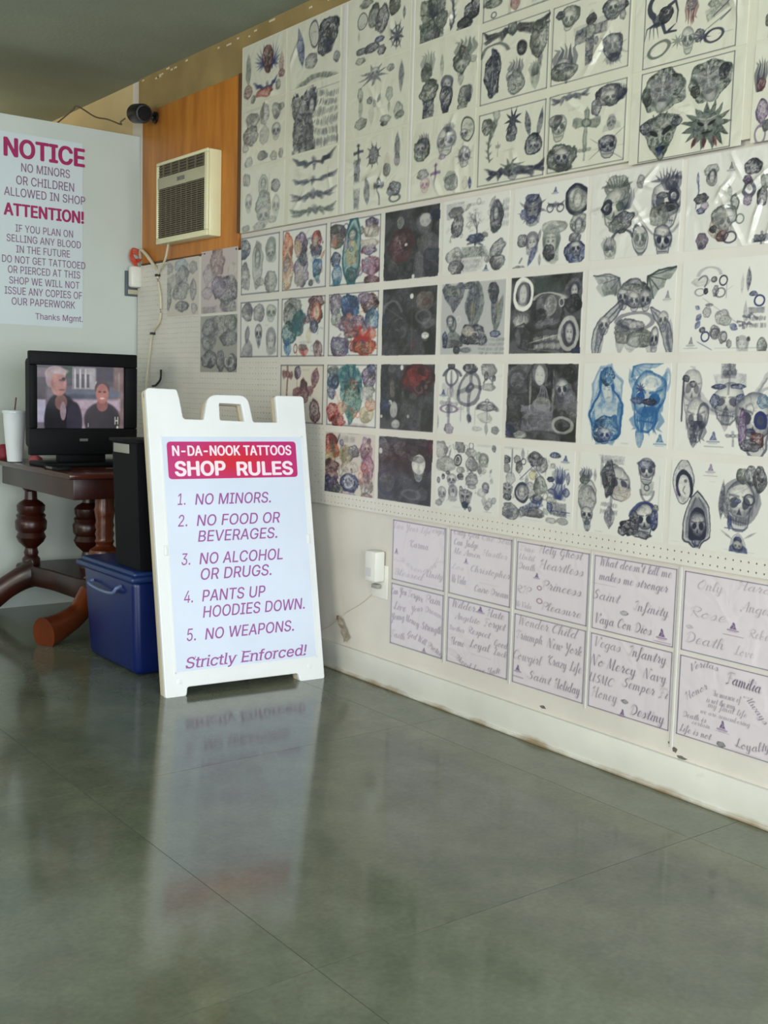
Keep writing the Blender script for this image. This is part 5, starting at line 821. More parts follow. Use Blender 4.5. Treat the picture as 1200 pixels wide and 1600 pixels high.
  'bd 50 50 97 97 0 .75 k;bl 14.7 16 25 35.5 0 .6 p;bl 17.5 38.7 20.8 29.1 0 .4 g;bl 43.6 20.8 36.3 34.9 0 .85 b;fl 43.5 17.7 32.3 28.5 0 .7 n;bl 82 18.4 34.6 27.9 0 .85 m;bl 70.9 10 23.4 15.6 0 .7 p;bl 85.5 43.3 26.9 34.1 0 .75 b;lf 83.8 51 19.2 24.8 0 .4 w;bl 48.5 49.6 48.2 28.5 0 .75 p;bl 52.6 52.9 32 19 0 .6 i;bl 23 84 39.8 32.3 0 .8 p;bl 21.7 80.8 24.9 16.2 0 .5 n;st 69.2 78.6 54.9 53.4 0 1 o;bl 69.4 84.9 43.2 28.3 0 1 r;bl 73.4 86.5 31.2 22 0 1 o;ln 28.1 48.8 24.7 5.1 0 .7 m;tx 25.5 27.8 24.7 6.4 0 .5 k;fl 70.6 61.4 46.9 25.1 0 .8 r;bl 49 65.5 28.1 11.4 0 .7 m',[]),
 ((3.534, 3.201, 1.318, 1.575),(206, 206, 200),1,'dark charcoal sheet with curled banners, second in its column',
  'bg 50 50 98.5 98.5 0 .9 d;bl 26.1 17.3 30.4 21 0 .9 d;bl 23.7 56.3 49.7 48.3 0 .75 d;ar 18.9 29 34.5 21.1 0 .55 l;ln 19.1 35 30.7 6 -25 .5 l;tx 24.6 82 38.2 12.1 0 .55 l;ln 24.8 85 42.1 2.4 0 .35 l;bl 77.7 20.4 28.5 26.2 0 .5 h;bl 79.5 22 10.7 11.6 0 .5 m;rn 76.8 43.7 28.6 20.4 0 .35 l;bl 86 52.8 21.2 14.5 0 .4 l;so 54.7 13.8 5.9 7.7 0 .8 w;sk 81.4 72.4 14.3 11.7 0 .7 w;bl 58.4 82.7 13.2 11.9 0 .5 m;lf 78.7 93.4 7.2 17.6 0 .45 l;bl 21.3 95.6 26.9 15.2 0 .5 d;bl 4.1 46.4 11.7 18.3 0 .6 n;vn 55.9 66.4 5.9 65.2 0 .25 l',[]),
 ((3.179, 2.837, 1.318, 1.575),(212, 210, 202),1,'grey sheet with a long haired bowed head and praying figure',
  'bg 50 50 98.5 98.5 0 .22 k;ht 19.8 18.7 33 40.9 0 .9 k;bl 19.5 11.5 22.7 16 0 .6 g;bl 43.5 5.3 16 8.7 0 .7 k;lf 53.6 33 39.4 69.7 0 .75 g;lf 49.6 31 33.7 57.7 0 .6 k;lf 50 41.5 11.9 28 0 .3 y;bl 53.3 73.1 35.6 28 0 .9 k;bl 45.1 67.6 18 12.3 0 .4 h;bn 20.7 66.8 35.1 42.9 0 .7 g;fc 16 52.3 14.5 16.1 0 .7 k;bl 21.4 84.7 31 10.7 0 .6 k;bl 27.5 93.7 10.3 10.7 0 .95 k;bl 7.6 77.2 8.4 23.5 0 .8 n;rn 29.3 50.2 7.3 8.9 0 .4 w;bl 80.9 17.5 15.2 25.6 0 .8 k;lf 83.4 33 17 56.4 0 .75 k;lf 90.5 45.3 16.9 56.2 -15 .65 g;lf 88.3 36.7 4.5 28.9 0 .5 y;bl 86.1 72.3 15.1 8.6 0 .9 n;t4 79.2 89.3 40.1 22.4 0 .4 g;bl 42.1 94 16.1 7.1 0 .4 k',[]),
 ((2.815, 2.487, 1.318, 1.575),(206, 206, 200),1,'dark sheet with a screaming bald man in profile',
  'bg 50 50 98.5 98.5 0 .8 d;rb 16.8 23.6 24.3 36.5 0 .5 k;rn 17.6 22.9 28 41.5 0 .85 w;fc 17.6 22 16.8 31.5 0 .5 l;bl 17.2 33.6 11.2 11.6 0 .4 w;rb 54.3 13.1 42.5 17.8 0 .9 g;bl 54.2 48.6 44.4 47 0 .95 d;bl 55.9 45.5 35.4 38.9 0 .75 l;bl 58.3 40.7 15.9 24.2 0 .45 w;bl 43.7 51.4 18 18 0 1 d;bl 44.2 62.8 10.8 9.8 0 .6 l;bl 47 46.6 10.8 4.9 0 .8 k;bl 72.8 35.9 8.6 14.4 0 .55 l;rn 72.8 35.9 6.9 11.2 0 .6 w;bl 89.1 20.3 21.9 25.2 0 .6 l;fc 89.2 21.9 15.2 20.5 0 .6 k;bl 88.3 39.2 20.3 23.7 0 1 d;bl 18.1 53.5 26.1 13.3 0 .5 l;fl 16.3 55.1 22.5 15 0 .6 w;bl 19.2 76.9 24.3 33.3 0 1 d;bl 12.7 78.4 7.5 18.4 0 .6 l;ln 50.4 81 35.8 4.9 10 .7 w;t2 54.2 85.9 37.4 17.9 0 1 w;ln 49.3 95.6 35.9 2.6 -5 .8 w;bl 84.2 75.4 23.9 38.2 0 .7 l;fc 85 73.9 17 28.6 0 .6 k;rn 84.2 75.4 25.6 39.8 0 .5 w;bl 96.2 96.3 13.4 9.5 0 1 n;ar 55 27.7 44.3 9.7 0 .7 w',[]),
 ((2.465, 2.123, 1.318, 1.575),(212, 210, 202),1,'sheet with bat and feather winged skulls joined by curved horns',
  'bv 23.6 21.9 31.9 29.4 0 .55 k;fl 26.1 18.1 29.2 21.4 0 .4 g;bw 84.3 22.5 31.4 35.7 0 .85 g;bl 55.2 32 38 28.8 0 .7 k;sk 41.4 36.4 14.5 23.8 0 .7 k;sk 68.1 39.3 14.9 23.3 0 .75 k;sk 54.8 39.8 15.2 20.9 0 .6 k;bl 53.5 24.1 27.9 7.8 0 .5 g;cs 24.9 75.5 37.4 70 0 .75 k;cz 87.1 77.5 31.4 66.6 0 .75 k;lf 41.3 88 15.6 29.3 0 .3 k;lf 74.3 88.7 14.8 28.5 0 .3 k;sk 21.8 67.3 15 21.6 0 .6 k;sk 88.9 64.8 13.5 23 0 .55 k;bl 50.7 69.7 30.7 21.1 0 .5 k;bl 43.4 77.4 18.1 23.9 0 .4 g;bl 64.1 83.2 30.1 20.9 0 .5 g;rs 44.3 69.5 12.9 13.2 0 .5 k;sk 79.5 84.9 11.3 28.4 0 .85 k;ht 53.2 93.5 15.3 15.8 0 .6 l;lf 17.2 82 13.5 43.3 0 .45 k;lf 97.1 84.1 11.9 38.2 0 .35 k;rn 56.7 62.1 43.1 21 0 .4 k;lg 91.5 36.2 8.6 12.7 0 .55 k;tx 20.9 103.7 13.4 2.2 0 .35 g',[]),
 ((2.101, 1.751, 1.318, 1.575),(212, 210, 202),1,'sheet of bulging eyed cartoon skulls beside a torn spear shape',
  'ar 26.7 12.7 20.5 11.5 0 .25 k;bl 18.8 22.5 15.1 9.5 0 .12 k;rn 31.3 21.4 5.6 6.3 0 .9 k;rn 40.2 23.7 8.2 11.4 0 1 k;bl 31.3 21.4 3.7 4.2 0 .6 k;ar 21.6 21.6 8.5 11.6 -40 .6 k;rn 18.5 34 10.4 8.5 0 .35 k;bl 24.1 33.4 3.8 6.3 0 .9 k;bl 33.4 34 5.5 11.5 0 .55 k;rn 38.1 36.4 10.1 10.4 0 .5 k;vn 43.9 34.8 1.5 12.4 0 .7 k;ln 46.9 31.9 5.4 1.7 30 .5 k;lf 16.5 51.3 5.7 7.4 60 .95 n;lf 18.1 62.5 10.5 7.4 55 1 n;lf 17.5 71 11.4 7.4 55 .9 n;bl 26.2 56.6 8.4 11.6 0 .35 k;bl 28.1 48.8 6.5 3.2 0 .6 k;ln 41 57.4 34.7 2.7 -32 .45 k;bl 42.2 62.6 13.7 15.6 0 .35 k;bl 45.1 66.9 10.9 10.4 0 .4 g;lf 53.1 73.4 8.1 11.3 60 1 n;rn 25.6 84 8.5 11.6 0 1 n;bl 22.6 76.5 5.7 6.4 0 .9 k;bl 34.8 79 10.2 13.6 0 .5 k;rn 35.8 81.1 10.2 12.6 0 .5 k;bl 43.4 85.5 8.2 13.5 0 .45 k;rn 44.3 84.5 6.4 11.5 0 .5 k;bl 49.2 91.9 5.4 9.3 0 .5 k;ln 25.3 93.5 13.2 3.2 -25 .9 n;lg 11.3 88.9 7.7 11.8 0 .6 k;ln 11.6 95.9 11.6 3.2 0 .35 k;fc 61.7 93.2 11.5 18.5 0 .3 k;bl 57 86.9 2.7 5.1 0 .6 k;bl 66.8 87.2 3.1 5.1 0 .8 k;lf 63.7 24 7 24.4 0 .95 k;lf 58.3 28.7 4.4 20.4 0 .35 g;bl 69.3 39.6 6.9 5.1 0 1 n;rn 74.9 47 9.4 12.1 0 1 n;rb 72.8 57 13.8 6.1 0 .45 k;bz 67.3 65.8 17.4 18.3 0 .6 k;t2 72.6 69.1 17.3 13.2 0 .7 k;lf 62.6 59.5 5.3 24.5 0 .4 k;bl 78.2 93.5 8.6 16.2 0 .6 g;rn 71.5 96.4 52.1 0.6 0 .3 k',[]),
 ((4.273, 3.928, 1.032, 1.286),(212, 210, 202),1,'tan sheet of maroon crosses seen right of the sign top',
  'bg 50 50 102 102 0 .18 s;bd 50 50 97 97 0 .75 k;cr 16.7 27.2 24 49.1 0 .95 m;bl 40.1 14.8 14 20.7 0 .8 p;vn 39.5 26.9 3.7 20.8 0 .6 m;tx 59.4 9.6 16.5 4.8 0 .5 g;lf 80.5 23 25 37.2 -20 .95 m;bl 82.3 21.3 13.4 16.9 0 .6 i;cr 54.3 61.1 44.3 68.9 0 .85 m;bl 54.6 37 16.6 20.6 0 .8 m;bl 54.1 52.5 25.8 31 0 .8 m;bl 80.7 77.3 22.4 37.4 0 .8 m;rn 80.6 73.9 16.1 20.4 0 .4 w;lf 76.6 89.4 13.5 13.6 0 .7 m;tx 90.1 94.9 7.1 2.7 0 .5 k',[]),
 ((3.906, 3.556, 1.032, 1.286),(212, 210, 202),1,'colour sheet with a green dragon mask in the middle',
  'bd 50 50 97 97 0 .75 k;bl 14.1 22.6 23.6 36.3 0 .7 b;ey 17.6 27.5 16.8 23.1 0 .7 k;bl 10.6 45.8 16.9 19.9 0 .7 n;bl 13.7 9.4 25.2 13.2 0 .6 g;mk 50 49.7 48.4 94.1 0 .95 t;bl 50.2 57.8 32.3 55.2 0 .6 e;ln 51.3 28.6 32.2 9.7 0 .9 k;fl 48.8 12.5 40.3 25.9 0 .6 t;lf 50.9 80.6 20.2 22.8 0 .6 e;bl 84.5 18.6 23.2 31.7 0 .8 p;bl 89.1 6 15.3 15.8 0 .8 n;bl 83.4 44 23.2 22.2 0 .4 g;bl 13.7 79 25.3 29.9 0 .9 r;bl 24.5 91.7 29.2 19.8 0 .85 r;tx 57.5 97.2 48.1 9.7 0 .85 m;bl 80.7 79.2 27.3 25.5 0 .45 y;bl 87.9 63 19.3 19 0 .5 o;bl 75.7 47.4 14.1 19.2 0 .4 w;bl 32.2 71.6 16.5 19.7 0 .5 o',[]),
 ((3.534, 3.201, 1.032, 1.286),(206, 206, 200),1,'dark sheet with a blood red figure in its upper right',
  'bg 50 50 98.5 98.5 0 .9 d;bl 11.8 25.2 25.8 56.6 0 .5 d;bl 21.9 6.3 12.8 10.2 0 .5 l;so 40.3 5.5 5.4 7.7 0 .8 w;bl 70 22.8 56.2 46.3 0 .9 m;bl 67.6 14.5 34.2 19.9 0 .8 r;bl 58 26.3 30.5 15 0 .6 r;bl 81.4 9.5 23.7 14.8 0 .75 m;lf 43.2 43.3 5.4 15.2 0 .45 l;bl 62.8 47.9 12.2 8.3 0 .5 l;so 84.7 33.3 5.9 6.6 0 .45 l;bl 61.4 64.6 18.3 33.4 0 .4 g;bl 83.4 62.1 21.8 42.9 0 .35 g;bl 45.4 75.4 18.7 27 0 .4 g;sk 26.4 74.5 14.9 30.8 0 .5 l;so 19.4 58.5 6.4 6.9 0 .7 w;bl 8.8 63.1 19.5 17.2 0 .7 n;sk 30.3 93.1 16.9 15.4 0 .55 l;so 3.3 79.8 4.4 4.5 0 .7 w;so 54.2 78.4 4.5 5 0 .5 w;bl 67.4 87.8 8.1 10 0 .7 d;lf 76 75.7 7.2 21.6 0 .3 l;lf 35.1 21.5 4.2 33.8 0 .3 l;bl 22.9 37 8.5 27.3 0 .4 h;bl 5.1 18.4 13 27.5 0 .5 k',[]),
 ((3.179, 2.837, 1.032, 1.286),(212, 210, 202),1,'white sheet of ornate grey crosses, one ringed in a lozenge',
  'cr 20.2 52.5 27.3 89.7 0 .2 k;bl 20.1 3 10.9 9.6 0 .7 k;ar 21 12.5 27.2 12.7 0 .8 k;rn 20.6 17.3 20 25.5 0 .5 k;vn 20.4 22.1 6.5 20.7 0 .5 k;lf 21.2 33.3 9.1 25.5 0 .45 p;cr 19.2 60.6 27.4 25.7 0 .4 k;rn 19.3 63.8 27.4 11.2 0 .6 p;vn 19.2 75 11 33.7 0 .4 p;bl 19.8 91.1 14.6 14.5 0 .5 p;rs 19.3 63.8 10.9 9.6 0 .5 k;bl 50.1 6.9 20.9 14.1 0 .75 k;cc 49.8 48.4 38.5 67.5 0 .65 k;lf 49.8 76.8 10.5 14.2 0 .55 k;lg 8.4 41.6 11.1 11.3 0 .95 n;bl 78.7 9.1 23.5 19.9 0 .35 k;tx 79.3 1.5 16.7 4.6 0 .6 k;bl 74.9 16.8 6.1 12.3 0 .8 k;bl 86.7 19.8 5 7.6 0 .6 k;ar 78.5 24.5 13.4 9.2 0 .7 k;bl 78.9 32.2 18.5 9.2 0 .35 k;tx 78.1 35.3 8.4 2.5 0 .8 k;rn 78 51.4 6.1 6.8 0 .6 k;ar 78.3 58.4 30.3 13.9 0 .6 k;bl 78.3 59.9 28.6 9.2 0 .6 k;vn 78.4 69.2 6.7 13.9 0 .5 k;bl 75.5 74 20.3 13.9 0 .16 k;tx 77.5 80.8 15.2 2.2 0 .7 k;lf 77.5 89.3 8.4 17 0 .6 k;cr 37.5 67.8 10.7 23.8 0 .2 k;vn 37.7 71 1.8 17.4 0 .6 k;ln 37.9 67.5 10.7 1.6 0 .6 k;vn 59.8 74.7 2.1 17.2 0 .6 k;ln 60 70.8 8.6 1.2 0 .5 k;lf 1 82.4 4.5 19.5 0 .45 k;bl 91.3 90.1 11.6 10.7 0 .35 k;bl 62.5 90.2 15.5 6.3 0 .18 k;ln 96.5 16.7 2 30.3 90 .4 h',[]),
 ((2.815, 2.487, 1.032, 1.286),(212, 210, 202),1,'dark engraved sheet with praying hands over a stone slab',
  'bg 50 50 98.5 98.5 0 .8 d;bl 15.9 20.9 36.3 38.7 0 .55 l;rn 14.3 22.4 29.7 29.8 0 .5 d;bl 15.7 52.3 29.7 26.9 0 .8 d;ln 18.6 43.2 32.9 2.4 0 .6 l;bl 13.7 82.4 29.9 24 0 .9 d;bl 48.2 22 34.7 52.4 0 .9 d;fc 47.9 14.7 22.1 32 0 .5 l;hn 52.4 45.2 28.3 34.9 0 .9 l;bl 52.8 52.5 22 17.5 0 .4 w;bl 78.2 35.9 27.2 31.4 0 .6 l;sk 78.1 33 21.2 28.6 0 .8 k;bl 88.4 58.4 23.9 42.7 0 .55 l;bl 80 73.1 21.2 25.8 0 .7 d;rn 80.3 78.8 27.2 22.9 0 .45 w;rb 45.8 71.8 41.3 32.3 0 .75 l;ln 45.7 70.4 31.8 1.8 0 .6 w;bl 89 10.2 17.8 19.8 0 .7 d;bl 3.9 88.9 16.8 15.1 0 .8 n;ar 50 93.7 88.6 11.7 0 .7 d;lf 34.6 36.9 5.1 47.1 0 .5 w;lf 66.6 36.2 4.3 51.8 0 .5 w;bl 20.9 94 16.5 9 0 .7 w',[]),
 ((2.465, 2.123, 1.032, 1.286),(212, 210, 202),1,'sheet with blue ink woman beside a blue horned demon',
  'wm 28.7 41.4 40 79.5 0 .95 b;co 28.5 48.3 41.4 93.3 0 .35 b;bl 30.1 15.4 15.9 24.6 0 .9 b;bl 27.9 81.4 29.5 30.3 0 .9 b;sk 28.3 88.3 16.1 19.3 0 .75 n;lf 14 73.8 8.2 41.7 0 .8 b;lf 44.3 64.1 7.8 48.9 0 .7 b;sk 76.4 44 42.1 66 0 .95 b;lf 58.6 23.2 12.7 34.7 20 .75 b;lf 90.2 25.3 12.1 33.9 -25 .6 b;bw 73.4 8.4 32.3 15.8 0 1 b;st 67.5 29.7 12.5 15.9 0 .9 n;bl 65.2 44.4 15.1 8 0 1 n;bl 79 45.2 14.8 7.9 0 1 n;fl 76.5 70.5 37.2 29.1 0 -.8 b;lf 69.7 84.2 15.1 29.3 0 .95 b;lf 84.9 64.8 8.8 31.5 0 .7 b;ey 96.4 18.7 7.2 25.9 0 .3 b;lg 91.8 90.2 12.1 15.7 0 .85 b;tx 52.4 96.2 8.8 2.7 0 .6 k;rn 79.1 22.8 19.7 15.8 0 .5 w',[]),
 ((2.101, 1.751, 1.032, 1.286),(212, 210, 202),1,'sheet with a horned skull carrying an iron cross',
  'cw 51.3 29 71.7 54.1 0 .35 k;sk 51.2 46.3 31.7 41.9 0 .55 k;rb 50.9 20.4 27.4 14.8 0 .5 l;cr 51.4 19.2 12.6 32 0 .55 k;rb 50.3 9.3 12.6 14.7 0 .5 k;bl 41.6 26.2 12.9 5.5 0 .95 n;bl 59.5 25.9 12.5 5.4 0 .95 n;bl 39.2 41.7 8.6 14.9 0 .9 n;bl 62.4 41 8.3 14.6 0 .9 n;lf 50 63.7 12.7 22.3 0 .6 k;sk 15.5 29.8 22.4 50.8 0 .4 k;bl 9.2 17.2 6.8 7.6 0 .9 k;bl 16.3 23.4 6.7 7.6 0 .9 k;vn 6.9 40.2 5.9 41 0 .85 k;sk 22.7 62.6 24.4 48.1 0 .5 k;bl 18.5 67.9 4.5 7.6 0 1 k;fl 22.5 80.4 17.8 22.9 0 -.7 k;lf 20.5 85.6 11.2 20.4 0 .8 k;rn 29.1 57.2 11 27.7 0 .5 k;lg 39.8 83 10.8 15 0 .8 n;ln 40.3 93 15.1 6.5 0 .3 k;sk 77 64.7 38.4 67.7 0 .7 k;ey 82.8 60.8 12 19.2 0 1 n;bl 80 82.7 12.1 16.9 0 .95 m;bl 66.1 72.6 7.4 39.1 0 .9 p;bl 73.4 73.4 8.1 4.9 0 1 n;cr 57.3 83.1 12.6 17.3 0 .55 k;bl 72.2 89.4 18.4 12.2 0 .8 k;rn 72.2 50.4 8.1 14.5 0 .25 k;bl 83.7 40.3 11.9 14.4 0 .5 b;rn 89.4 35.3 19.7 21.4 0 .2 k',[]),
 ((3.906, 3.556, 0.754, 1.006),(212, 210, 202),1,'lowest colour sheet with orange, tan and pink collage panels',
  'bg 50 50 102 102 0 .35 h;bl 10.8 15.8 25.5 23.6 0 .9 r;bl 15.5 32.3 25.4 23.6 0 .85 o;bl 9.4 43 21.3 16.9 0 .7 y;bl 12 56.3 34 20.3 0 .8 m;bl 14.5 69.6 25.5 20.3 0 .7 m;bl 6.4 87.5 21.4 30.6 0 .85 n;bl 19.3 89.5 21.1 30.4 0 .7 p;bl 23.7 95.7 25.2 23.6 0 .6 k;tx 42 10.2 36.8 16.5 0 .65 k;ey 44.8 36.5 24.5 26.5 0 .6 k;bl 42.7 35.1 24.6 29.8 0 .55 y;bl 58.8 28.7 20.1 19.7 0 .5 k;bl 51.5 55.8 32.5 19.8 0 .45 h;bl 50.3 82.5 36.6 29.8 0 .85 n;rn 50.2 80.9 20.3 19.9 0 .5 w;bl 82.4 23.5 23.4 35.6 0 .75 v;sk 84.4 23.4 15.6 19.4 0 .6 m;bl 85.3 52.5 23.4 35.6 0 .7 i;bl 84.3 81.9 23.4 32.5 0 .65 h;lf 83.8 68.9 19.5 35.7 0 .5 m;bl 44.8 103.2 45.1 10 0 .6 v;bl 84.8 98.1 19.5 9.8 0 .6 m;tx 57.9 0.2 24.1 4.6 0 .8 m;tx 8.3 3.5 17 4 0 .8 m',[]),
 ((3.534, 3.201, 0.754, 1.006),(206, 206, 200),1,'dark sheet with a skull in a wide brimmed black hat',
  'bg 50 50 98.5 98.5 0 .9 d;bl 24.3 10.3 42.5 25.1 0 .7 d;bl 7.1 21.1 23.7 28.5 0 .55 l;so 4.4 22.9 6.3 8.3 0 .7 w;bl 41.8 18.4 22.7 21.7 0 .35 l;bl 77.7 34 43.5 60.9 0 .95 d;bl 78.6 11 32.5 21.2 0 1 d;bl 75.3 18.9 47.2 15.2 0 1 d;bl 96.6 11.2 14.1 21 0 1 m;sk 76.2 43.3 25.4 36.6 0 .55 w;bl 73.9 31.2 21.8 9.1 0 .7 l;lf 76.7 55.5 14.5 18.3 0 .7 l;bl 12.8 71.5 35.4 38.1 0 .35 l;rn 18.6 70.9 39 41.2 0 .5 k;ln 28.5 73 46.3 4.4 -60 .5 d;rn 63 84.7 37 15.4 0 .35 l;bl 27.9 57.3 23.1 15.7 0 .4 d;bl 83.1 82.3 21.7 18.3 0 .3 l;ar 2.6 5.5 23.8 9.5 0 .4 w',[]),
 ((3.179, 2.837, 0.754, 1.006),(212, 210, 202),1,'pale grey sheet crowded with small doodles and a barred circle',
  'bl 8.4 12.8 19.1 24.3 0 .3 k;tx 11.2 3.2 21.1 3.7 0 .5 k;lf 22.3 17.3 4.2 16.7 -20 .6 k;bl 38.4 6.7 16.3 16.5 -30 .4 k;rn 56.1 5 7.2 10.2 0 .55 k;rn 35.5 26.4 12.7 17 0 .95 d;ln 35.5 26.4 14.3 2.6 55 .9 d;bl 35.5 26.4 6.1 9.2 0 .6 k;tx 78.1 2.8 27.1 5.4 0 .45 k;bl 90.7 5.4 5.7 8.9 0 .65 k;fc 75 22.8 15.5 19.7 0 .6 g;bl 55.9 14.5 15.9 12.7 0 .3 k;bl 57.6 30.8 17.9 20 0 .45 k;bl 16.6 32.7 27.3 20.5 0 .28 g;bl 8.3 37.3 14.9 11.3 0 .3 k;tx 19 40.9 12.6 3.7 0 .8 k;bl 4.8 57.5 5.1 9.4 0 .9 k;bl 12.7 51.5 5.1 7.5 0 .9 k;bl 20.2 45.5 6.3 5.6 0 .8 k;sk 26.9 55.1 18.7 18.6 0 .6 k;bl 41.2 49.8 10.2 9.2 0 .8 k;bl 40.8 40.6 12.2 9.2 0 .3 k;bl 59.4 52.5 17.9 18.2 0 .5 k;ln 59.2 47 15.9 2.5 0 .6 k;bl 59.8 61.6 11.9 7.3 0 .5 k;bl 73.7 38.3 11.7 9 0 .22 g;lf 87.2 37.3 4.6 7.1 -30 .6 k;ln 78.1 51.4 21.3 1.8 0 .3 k;fc 80.5 61 11.6 14.4 0 .6 k;bl 80.7 65.5 7.7 5.4 0 .8 n;sk 10.9 77.6 14.9 22.6 0 .55 k;fc 29.7 74.4 18.6 26 0 .45 k;bl 29.6 70.6 4.1 4.8 0 .9 k;bl 42.2 66.4 4.5 6.6 0 .8 k;mk 50.6 82 20.2 29.4 0 .7 k;bl 49.8 89.4 10.1 9.2 0 .9 n;lf 57.1 94 8 9.1 0 .9 k;ht 82.4 84.2 17.4 19.8 0 .6 l;bl 82.6 88.7 7.7 7.2 0 .4 k;ln 84.8 94.7 9.6 2.5 0 .7 k;bl 6 90.5 10.7 9.5 0 .25 k;tx 35.7 94.1 12.4 3.7 0 .3 k;bl 74.9 68.9 11.7 10.8 0 .18 k',[]),
 ((2.815, 2.487, 0.754, 1.006),(212, 210, 202),1,'sheet with an open coffin skeleton and a stack of books',
  'tx 11.7 2.4 28.6 5.2 0 .4 k;bl 2.8 18.9 11.6 10.5 0 .7 k;bl 19.1 17.5 9.4 10.4 0 .75 k;vn 11.6 21.7 7.6 29.6 0 .5 k;lf 27.2 9.9 7.5 15.5 0 .5 k;rn 28.6 19.3 6.7 8.6 0 .8 k;bl 45.1 15.3 20.1 18.7 0 .65 k;bl 44.9 11.1 16.4 8.5 0 .7 k;bl 55.4 22.9 16.2 20.3 0 .5 k;ln 34.8 32.6 20.4 4.5 38 1 n;ln 49.4 31.1 16.3 4.4 -38 1 n;bl 42.3 36.1 11 12 0 .5 y;lf 34.3 43.8 7.4 15.5 0 .5 k;lf 48.9 40.6 7.3 15.3 0 .5 k;bl 22.4 27.7 9.4 15.6 0 .6 k;bl 4.3 30.2 9.6 12.3 0 .35 k;bl 10.6 42.8 13.4 15.7 0 .3 k;mk 6.6 60.8 17.4 21.1 0 .65 k;bl 7 69.6 11.6 8.8 0 .8 k;rn 28.5 60 20.6 25.9 0 .8 k;fc 28.5 60 15 20.7 0 .6 k;bl 40.5 56.9 14.7 20.6 0 .35 k;bl 54.8 50.2 18 25.4 0 .5 g;bl 50.2 67.8 18.2 11.9 0 .6 k;rn 51.1 66.9 12.7 8.5 0 .8 k;rb 43.3 78.2 29.4 12 22 1 n;bl 43.7 85.9 33.1 13.7 0 .55 k;bl 28.8 86.1 9.4 12.1 0 .6 k;bl 11.7 88.4 21.1 21.1 0 .55 k;rs 9.9 92.2 11.5 10.5 0 .6 k;bl 7.5 80.1 9.6 5.3 0 .6 k;bl 73.4 7.1 14 7.3 0 .8 n;lg 87.5 11.7 10.3 10.9 0 1 n;fl 80.6 30.6 17.4 21.6 0 .85 n;bl 68.7 39.4 8.8 6.7 0 .9 n;bl 92.1 36.1 5.1 14.8 0 .7 n;fl 79.8 50.8 20.9 21.7 0 .8 n;bl 71.2 55.1 10.6 6.7 0 .9 n;bl 90.4 54.6 8.6 9.9 0 .9 n;bl 71.4 21.5 7 6.7 0 .3 k;rb 80.2 76.8 22.7 16.7 0 .6 k;ln 81.2 80 24.4 4.3 0 1 n;ln 80.9 73.3 20.9 1.7 0 .7 w;ln 81.3 83.4 24.4 2 0 1 n;bl 68.6 75.8 7.8 13.5 0 .95 n;bl 71.2 93.2 14.1 7.4 0 .3 k;bl 87 91.8 13.8 8.3 0 .25 k;tx 42.3 96.4 33.1 2.8 0 .3 k;bl 70.9 67 14.1 8.4 0 .35 g;lf 60.9 24.1 5.4 25.3 0 .4 g',[]),
 ((2.465, 2.123, 0.754, 1.006),(212, 210, 202),1,'sheet with flaming skull goblets and a bulldog skull',
  'fl 8.6 24.6 16.6 17 0 .85 k;lf 19.8 27.7 5.5 16.9 0 .5 k;bl 7.6 34.7 11.1 11.4 0 .6 g;co 11.5 57.1 24.9 42.6 0 .4 g;bl 11.5 57.1 22.1 31.2 0 .35 k;sk 11.7 79.9 16.6 22.8 0 .75 k;lf 12.3 92.7 13.9 17.1 0 .8 k;rb 40.3 7.5 26.4 9.9 0 .5 l;tx 40.3 7.5 21.1 5.5 0 .7 k;bl 39.9 25.6 23.8 24.9 0 .6 g;sk 47 36 31.4 35.8 0 .65 k;bl 36.2 31.6 13.3 41.7 0 .75 k;bl 51.4 46.5 18.2 16.5 0 .4 h;t2 37.9 67.8 18.6 16.7 0 .7 k;lf 39 78.8 18.6 27.9 0 .7 k;vn 40.3 61.8 10.6 36.1 0 .4 k;sk 79.3 16.1 18.9 29.5 0 .7 k;bl 79 9.4 17.4 10.7 0 .6 n;rb 80.4 37.6 12.4 16.1 0 .4 g;rn 80.3 36.3 6 8.1 0 .8 k;ar 80.8 45.7 14.9 16.1 180 .5 k;vn 94.1 41.4 1.9 31.9 0 .3 k;sk 78.5 75.8 27.5 40.5 0 .95 k;ar 78 65 30 21.6 0 .95 n;bl 67.2 77.5 10.2 24.5 0 .9 k;bl 90.1 74.1 8.8 24.1 0 .9 n;bl 62.5 87.8 20.5 19.2 0 .95 k;bl 55 93.2 10.4 11 0 .9 k;bl 75.6 94 22.6 8.1 0 .8 k;bl 91.4 60.5 5.9 8 0 .7 k;lf 27.6 21.3 5.4 39.1 0 .4 k;tx 27.1 97.6 9.2 2.3 0 .5 k',[]),
 ((2.101, 1.751, 0.754, 1.006),(212, 210, 202),1,'sheet with three hooded reapers and a bandaged skull',
